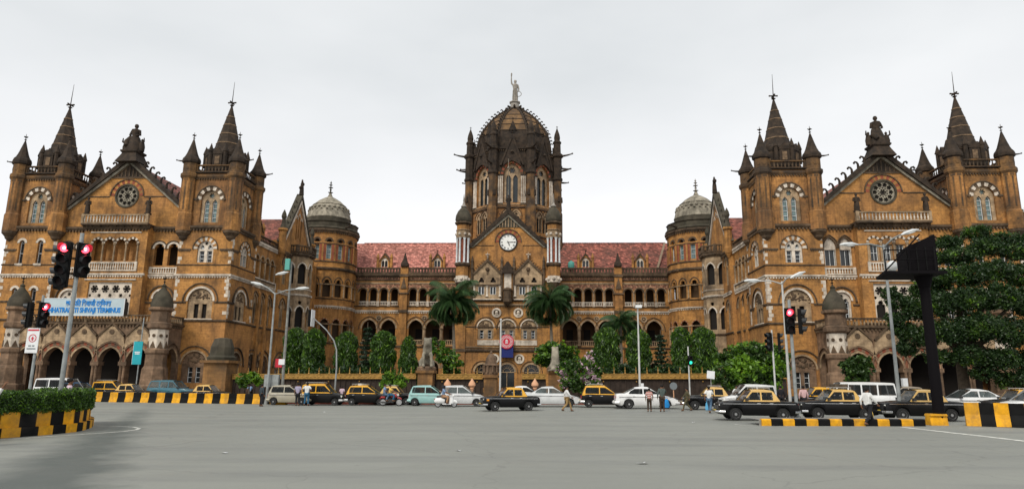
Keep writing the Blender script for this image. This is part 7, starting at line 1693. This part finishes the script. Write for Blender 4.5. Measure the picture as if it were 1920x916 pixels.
# ================================================================== PEOPLE
for nm, c in dict(skin=(.21, .105, .06), hair=(.012, .010, .009), c_white=(.74, .74, .72), c_tan=(.34, .22, .09), c_jeans=(.08, .14, .22), c_dark=(.018, .018, .022), c_jacket=(.04, .055, .065), c_lilac=(.36, .33, .45), c_olive=(.10, .085, .045), c_grey=(.085, .11, .10), c_brown=(.055, .035, .022),
                  c_stripe=(.42, .14, .11), c_blue=(.20, .30, .46), c_yellow=(.75, .50, .12), c_pink=(.62, .40, .40), c_khaki=(.42, .24, .13), c_cyan=(.12, .42, .68), c_bluejean=(.03, .12, .22), c_palepink=(.65, .50, .58), c_bag=(.02, .25, .62)).items():
    mat(nm, c, rough=.85, var=.2, vscale=8)
def skinmesh(name, joints, edges, root, m):
    bm = bmesh.new(); sk = bm.verts.layers.skin.verify(); V = {}
    for k, (co, r) in joints.items():
        v = bm.verts.new(co); v[sk].radius = r if isinstance(r, tuple) else (r, r); V[k] = v
    V[root][sk].use_root = True
    for a, c in edges: bm.edges.new((V[a], V[c]))
    me = bpy.data.meshes.new(name); bm.to_mesh(me); bm.free(); me.materials.append(MATS[m]); return me
def add_skin(o, lv=2):
    md = o.modifiers.new('skin', 'SKIN'); md.use_smooth_shade = True; s = o.modifiers.new('sub', 'SUBSURF'); s.levels = lv; s.render_levels = lv
POSE = dict(
 stand=dict(elL=(-.27, .03, 1.14), wrL=(-.27, -.05, .9), elR=(.27, .03, 1.14), wrR=(.27, -.05, .9), knL=(-.1, -.02, .5), anL=(-.11, .02, .09), knR=(.1, -.02, .5), anR=(.11, .02, .09)),
 walk=dict(elL=(-.26, -.12, 1.16), wrL=(-.24, -.3, 1.0), elR=(.26, .16, 1.16), wrR=(.25, .12, .92), knL=(-.1, .02, .5), anL=(-.1, .36, .14), knR=(.1, -.24, .52), anR=(.1, -.34, .1)),
 phone=dict(elL=(-.28, -.14, 1.2), wrL=(-.17, -.16, 1.5), elR=(.27, .03, 1.14), wrR=(.27, -.08, .9), knL=(-.1, -.02, .5), anL=(-.11, .02, .09), knR=(.1, -.02, .5), anR=(.11, .02, .09)),
 akimbo=dict(elL=(-.36, .06, 1.18), wrL=(-.2, -.08, 1.04), elR=(.36, .06, 1.18), wrR=(.2, -.08, 1.04), knL=(-.12, -.02, .5), anL=(-.15, .02, .09), knR=(.12, -.02, .5), anR=(.15, .02, .09)),
 arms=dict(elL=(-.3, -.12, 1.18), wrL=(-.12, -.32, 1.22), elR=(.3, -.12, 1.18), wrR=(.12, -.32, 1.22), knL=(-.1, -.02, .5), anL=(-.11, .02, .09), knR=(.1, -.02, .5), anR=(.11, .02, .09)),
 ride=dict(elL=(-.28, -.26, 1.16), wrL=(-.3, -.52, 1.08), elR=(.28, -.26, 1.16), wrR=(.3, -.52, 1.08), knL=(-.2, -.42, .86), anL=(-.2, -.3, .44), knR=(.2, -.42, .86), anR=(.2, -.3, .44)),
 pillion=dict(elL=(-.26, -.14, 1.16), wrL=(-.16, -.34, 1.05), elR=(.26, -.14, 1.16), wrR=(.16, -.34, 1.05), knL=(-.2, -.38, .84), anL=(-.2, -.2, .42), knR=(.2, -.38, .84), anR=(.2, -.2, .42)))
def person(label, loc, face, h, pose, shirt, trousers, long_sleeve=False, group=None, helmet=None, cap=None, hold=None, loose=0.):
    """face: rz with the figure looking along local -y"""
    t = thing('person', label, 'person', loc, face, group); k = h / 1.75; J = POSE[pose]
    S = lambda v: tuple(c * k for c in v)
    j = dict(pel=((0, 0, .95), (.145, .11)), sp=((0, .01, 1.13), (.135, .10)), ch=((0, .01, 1.33), (.17, .115)), nk=((0, .005, 1.49), .058), hd=((0, -.015, 1.60), (.078, .092)), top=((0, -.01, 1.69), (.062, .07)),
             nose=((0, -.105, 1.60), .016), earL=((-.085, 0, 1.60), .017), earR=((.085, 0, 1.60), .017))
    E_ = [('pel', 'sp'), ('sp', 'ch'), ('ch', 'nk'), ('nk', 'hd'), ('hd', 'top'), ('hd', 'nose'), ('hd', 'earL'), ('hd', 'earR')]
    for s_, q in (('L', -1), ('R', 1)):
        wr = Vector(J['wr' + s_]); el = Vector(J['el' + s_]); an = Vector(J['an' + s_]); d = (wr - el).normalized(); sd_ = Vector((0, -1, 0)) if abs(d.y) < .7 else Vector((0, 0, 1)); sd_ = (sd_ - d * sd_.dot(d)).normalized()
        pm = wr + d * .055
        j.update({'sh' + s_: ((q * .175, .01, 1.41), .068), 'el' + s_: (tuple(el), .043), 'wr' + s_: (tuple(wr), .03), 'pm' + s_: (tuple(pm), (.042, .022)),
                  'hp' + s_: ((q * .095, 0, .90), .1), 'kn' + s_: (J['kn' + s_], .062), 'an' + s_: (tuple(an), .042), 'to' + s_: ((an.x, an.y - .17, max(.03, an.z - .06)), .035), 'he' + s_: ((an.x, an.y + .05, max(.035, an.z - .05)), .04)})
        E_ += [('ch', 'sh' + s_), ('sh' + s_, 'el' + s_), ('el' + s_, 'wr' + s_), ('wr' + s_, 'pm' + s_), ('pel', 'hp' + s_), ('hp' + s_, 'kn' + s_), ('kn' + s_, 'an' + s_), ('an' + s_, 'to' + s_), ('an' + s_, 'he' + s_)]
        side = d.cross(sd_).normalized()
        for f_, (off, ln) in enumerate(((-.03, .065), (-.01, .08), (.01, .075), (.03, .055))):
            a = pm + sd_ * off + d * .035; c = a + d * ln * .5 + side * .01; e = c + d * ln * .4 + side * .03
            for nm, co in (('a', a), ('b', c), ('c', e)): j[f'f{f_}{nm}{s_}'] = (tuple(co), .0095)
            E_ += [('pm' + s_, f'f{f_}a{s_}'), (f'f{f_}a{s_}', f'f{f_}b{s_}'), (f'f{f_}b{s_}', f'f{f_}c{s_}')]
        a = pm - d * .02 + sd_ * -.045; c = a + d * .045 - sd_ * .02; j['ta' + s_] = (tuple(a), .011); j['tb' + s_] = (tuple(c), .0095); E_ += [('pm' + s_, 'ta' + s_), ('ta' + s_, 'tb' + s_)]
    if pose in ('ride', 'pillion'):
        for s_, q in (('L', -1), ('R', 1)): j['hp' + s_] = ((q * .12, -.04, .9), .1)
    j = {n_: (S(co), (r[0] * k, r[1] * k) if isinstance(r, tuple) else r * k) for n_, (co, r) in j.items()}
    add_skin(obj('body', skinmesh('body', j, E_, 'pel', 'skin'), t))
    g = lambda n_, s=1.12, a=.012: (j[n_][0], tuple(x * s + a for x in j[n_][1]) if isinstance(j[n_][1], tuple) else j[n_][1] * s + a)
    sj = {n_: g(n_, 1.1 + loose, .014) for n_ in ('pel', 'sp', 'ch', 'shL', 'shR')}; lowp = Vector(j['pel'][0]) - Vector((0, 0, .1 * k)); sj['hem'] = (tuple(lowp), (.155 * k * (1 + loose), .12 * k * (1 + loose)))
    se = [('hem', 'pel'), ('pel', 'sp'), ('sp', 'ch'), ('ch', 'shL'), ('ch', 'shR')]
    for s_ in 'LR':
        if long_sleeve: sj['el' + s_] = g('el' + s_); sj['wr' + s_] = g('wr' + s_, 1.15, .008); se += [('sh' + s_, 'el' + s_), ('el' + s_, 'wr' + s_)]
        else: v = Vector(j['sh' + s_][0]).lerp(Vector(j['el' + s_][0]), .8); sj['ms' + s_] = (tuple(v), .068 * k); se += [('sh' + s_, 'ms' + s_)]
    sj['col'] = ((0, .005 * k, 1.475 * k), .07 * k); se.append(('ch', 'col'))
    add_skin(obj('shirt', skinmesh('shirt', sj, se, 'sp', shirt), t))
    tj = {n_: g(n_, 1.08, .012) for n_ in ('pel', 'hpL', 'hpR', 'knL', 'knR')}; te = [('pel', 'hpL'), ('pel', 'hpR'), ('hpL', 'knL'), ('hpR', 'knR')]
    for s_ in 'LR':
        v = Vector(j['an' + s_][0]) + Vector((0, 0, .01)); tj['an' + s_] = (tuple(v), .062 * k); te.append(('kn' + s_, 'an' + s_))
    add_skin(obj('trousers', skinmesh('trousers', tj, te, 'pel', trousers), t))
    for s_ in 'LR': add_skin(obj('shoe', skinmesh('shoe', {'a': (Vector(j['he' + s_][0]), .05 * k), 'b': (Vector(j['to' + s_][0]), .045 * k)}, [('a', 'b')], 'a', 'c_brown'), t), 1)
    if helmet:
        b = MB(); b.sphere((0, -.01 * k, 1.62 * k), .145 * k, 12, 9, 0, (1, 1.1, 1.05)); obj('helmet', b.mesh('helmet', [helmet], 60), t)
    else:
        b = MB(); b.sphere((0, .022 * k, 1.655 * k), .105 * k, 10, 8, 0, (.98, 1.08, .95)); obj('hair', b.mesh('hair', ['hair'], 60), t)
        for q in (-1, 1): b = MB(); b.sphere((q * .034 * k, -.098 * k, 1.615 * k), .011 * k, 6, 5); obj('eye', b.mesh('eye', ['hair'], 60), t)
    return t
def on_foot(label, px, py_feet, py_head, face, pose, shirt, trousers, **kw):
    p = gnd(px, py_feet); hgt = at(px, py_head, p.y).z - p.z
    return person(label, (p.x, p.y, p.z), face, hgt, pose, shirt, trousers, **kw)
on_foot('person in dark jacket standing at the end of the striped barrier', 489, 761, 719, pi * .8, 'stand', 'c_jacket', 'c_dark', long_sleeve=True)
on_foot('person in light blue shirt behind the right end of the barrier', 467, 750, 719, pi, 'walk', 'c_blue', 'c_dark')
on_foot('person in lilac shirt and dark trousers beside the tall taxi', 557, 760, 717, pi, 'stand', 'c_lilac', 'c_dark')
on_foot('person in white shirt and blue jeans, back to us, beside the tall taxi', 574, 760, 716, pi, 'akimbo', 'c_white', 'c_bluejean', loose=.1)
on_foot('person in white shirt and tan trousers striding across the road', 1063, 770.5, 723, pi / 2 + .15, 'walk', 'c_white', 'c_tan', long_sleeve=True)
on_foot('person in red and white striped shirt before the white sedan', 1218, 771, 727, pi, 'stand', 'c_stripe', 'c_brown')
on_foot('person in grey-green shirt holding a phone, blue bag in hand', 1242, 771, 720, pi, 'phone', 'c_grey', 'c_brown', long_sleeve=True)
on_foot('person in olive shirt walking beside the cream-roofed taxi', 1289, 770, 726, -pi / 2, 'walk', 'c_olive', 'c_olive', long_sleeve=True)
on_foot('person in white shirt and jeans walking in front of the taxis', 1331, 774, 723, pi * .85, 'walk', 'c_white', 'c_jeans')
on_foot('person in white with folded arms behind the nearest taxi', 1383, 764, 722, -.4, 'arms', 'c_white', 'c_tan', long_sleeve=True)
on_foot('person in pink shirt behind the signal post on the right', 1509, 773, 722, pi, 'stand', 'c_pink', 'c_dark', long_sleeve=True)
on_foot('person in dark clothes in the shade behind the taxis, under the tree', 1466, 768, 722, pi, 'stand', 'c_dark', 'c_dark', long_sleeve=True)
on_foot('person in loose white shirt walking on the traffic island at right', 1631, 798, 725, pi / 2 + .4, 'walk', 'c_white', 'c_dark', long_sleeve=True, loose=.25)
on_foot('person in white shirt seen just right of the yellow post, behind cars at left', 640, 757, 723, pi, 'stand', 'c_palepink', 'c_dark')
p = gnd(132, 800); pz = 1.0
person('person in pale pink shirt seen head and shoulders behind the hedge', (at(131, 725, 30).x, 30, gz(-20)), pi * .75, at(131, 708, 30).z - gz(-20), 'stand', 'c_palepink', 'c_dark')
# blue carrier bag and yellow bag held in hands
def bag(label, px, py, Y, w_, h_, m):
    c = at(px, py, Y); b = MB(); b.tube([(0, 0, h_ * .5), (0, 0, h_ * .3), (0, 0, -h_ * .2), (0, 0, -h_ * .5)], [.02, w_ * .6, w_, w_ * .8], 8); b.v = [(x, y * .45, z) for x, y, z in b.v]
    A = [(w_ * .35 * cos(t), 0, h_ * .5 + w_ * .7 * sin(t)) for t in [pi * i / 8 for i in range(9)]]; b.tube(A, .01, 5)
    obj('carrier_bag', b.mesh('carrier_bag', [m], 60), None, c, 0, label, 'bag')
bag('blue plastic bag held by the person in grey-green shirt', 1250, 755, 47.6, .2, .6, 'c_bag')
bag('pale blue bag carried by the person in jeans', 1326, 760, 46.2, .14, .55, 'c_cyan')
bag('yellow bag carried by the person on the traffic island', 1634, 776, 34.3, .1, .42, 'c_yellow')
# riders
t, p = MOTO
person('motorcycle driver in yellow shirt on the red motorcycle', (p.x - .12, p.y, p.z + .02), pi / 2, 1.7, 'ride', 'c_yellow', 'c_bluejean')
person('pillion passenger in pale blue shirt on the red motorcycle', (p.x - .55, p.y, p.z + .04), pi / 2, 1.7, 'pillion', 'c_blue', 'c_jeans')
t, p = SCOOT
person('scooter rider in blue shirt and khaki trousers with dark helmet', (p.x - .22, p.y, p.z - .06), pi / 2, 1.7, 'ride', 'c_blue', 'c_khaki', helmet='c_dark')
# pointing arm at the left edge: person mostly outside the frame behind the hedge
def pointing():
    Y = 20.5; base = at(-34, 740, Y); z0 = gz(base.x); sh = at(-20, 752, Y); hn = at(13, 716, Y)
    t = thing('person', 'person in white at the left edge pointing with a raised hand behind the hedge', 'person', (base.x, Y, z0), 0)
    q = lambda v: Vector((v.x - base.x, v.y - Y, v.z - z0))
    s_, h_ = q(sh), q(hn); el = s_.lerp(h_, .5) + Vector((.0, 0, -.07)); d = (h_ - el).normalized(); up = Vector((0, 1, 0)).cross(d).normalized() * -1
    zc = s_.z; j = dict(pel=((s_.x - .2, 0, zc - .48), (.145, .11)), ch=((s_.x - .2, 0, zc - .08), (.17, .115)), nk=((s_.x - .2, 0, zc + .08), .058), hd=((s_.x - .2, -.01, zc + .2), (.08, .092)), tp=((s_.x - .2, 0, zc + .28), .06), sh=(tuple(s_), .068), el=(tuple(el), .045), wr=(tuple(h_ - d * .09), .032), pm=(tuple(h_ - d * .03), (.045, .03)),
        kl=((s_.x - .3, 0, zc - .93), .062), kr=((s_.x - .1, 0, zc - .93), .062), al=((s_.x - .3, 0, .08), .045), ar=((s_.x - .1, 0, .08), .045), shl=((s_.x - .38, 0, zc), .068), ell=((s_.x - .46, 0, zc - .27), .045), wrl=((s_.x - .46, -.04, zc - .5), .03))
    E_ = [('pel', 'ch'), ('ch', 'nk'), ('nk', 'hd'), ('hd', 'tp'), ('ch', 'sh'), ('sh', 'el'), ('el', 'wr'), ('wr', 'pm'), ('pel', 'kl'), ('pel', 'kr'), ('kl', 'al'), ('kr', 'ar'), ('ch', 'shl'), ('shl', 'ell'), ('ell', 'wrl')]
    P0 = h_ - d * .03
    for i, (o_, a1, a2, ln) in enumerate(((.03, .05, .05, .085), (.01, -.9, -2.2, .08), (-.012, -1.0, -2.3, .075), (-.03, -1.1, -2.4, .06))):
        a = P0 + up * o_ * .5 + d * .03; v1 = d * cos(a1) + up * sin(a1); v2 = d * cos(a2) + up * sin(a2); c = a + v1 * ln * .55; e = c + v2 * ln * .45
        j.update({f'a{i}': (tuple(a), .011), f'b{i}': (tuple(c), .010), f'c{i}': (tuple(e), .009)}); E_ += [('pm', f'a{i}'), (f'a{i}', f'b{i}'), (f'b{i}', f'c{i}')]
    a = P0 + up * .04 - d * .01; c = a + up * .035 + d * .03; j['th'] = (tuple(a), .012); j['ti'] = (tuple(c), .010); E_ += [('pm', 'th'), ('th', 'ti')]
    add_skin(obj('body', skinmesh('body', j, E_, 'pel', 'skin'), t))
    sj = {n_: (j[n_][0], tuple(x * 1.1 + .02 for x in j[n_][1]) if isinstance(j[n_][1], tuple) else j[n_][1] * 1.15 + .016) for n_ in ('pel', 'ch', 'sh', 'el', 'shl', 'ell', 'wrl')}; w1 = P0.lerp(Vector(el), .42); sj['wr'] = (tuple(w1), .055)
    add_skin(obj('shirt', skinmesh('shirt', sj, [('pel', 'ch'), ('ch', 'sh'), ('sh', 'el'), ('el', 'wr'), ('ch', 'shl'), ('shl', 'ell'), ('ell', 'wrl')], 'ch', 'c_white'), t))
    tj = {n_: (j[n_][0], tuple(x * 1.08 + .01 for x in j[n_][1]) if isinstance(j[n_][1], tuple) else j[n_][1] * 1.15 + .012) for n_ in ('pel', 'kl', 'kr', 'al', 'ar')}
    add_skin(obj('trousers', skinmesh('trousers', tj, [('pel', 'kl'), ('pel', 'kr'), ('kl', 'al'), ('kr', 'ar')], 'pel', 'c_dark'), t))
    b = MB(); b.sphere((s_.x - .2, .02, zc + .25), .105, 10, 8); obj('hair', b.mesh('hair', ['hair'], 60), t)
pointing()
# woven bands of the striped shirt
m_ = MATS['c_stripe']; n_ = m_.node_tree.nodes; l_ = m_.node_tree.links
wv = n_.new('ShaderNodeTexWave'); wv.bands_direction = 'Z'; wv.inputs['Scale'].default_value = 2.6; rp = n_.new('ShaderNodeValToRGB'); rp.color_ramp.interpolation = 'CONSTANT'
rp.color_ramp.elements[0].color = (.36, .06, .06, 1); rp.color_ramp.elements[1].color = (.66, .55, .48, 1); rp.color_ramp.elements[1].position = .5
tc_ = n_.new('ShaderNodeTexCoord'); l_.new(tc_.outputs['Object'], wv.inputs['Vector']); l_.new(wv.outputs[0], rp.inputs[0]); l_.new(rp.outputs[0], n_['Principled BSDF'].inputs['Base Color'])
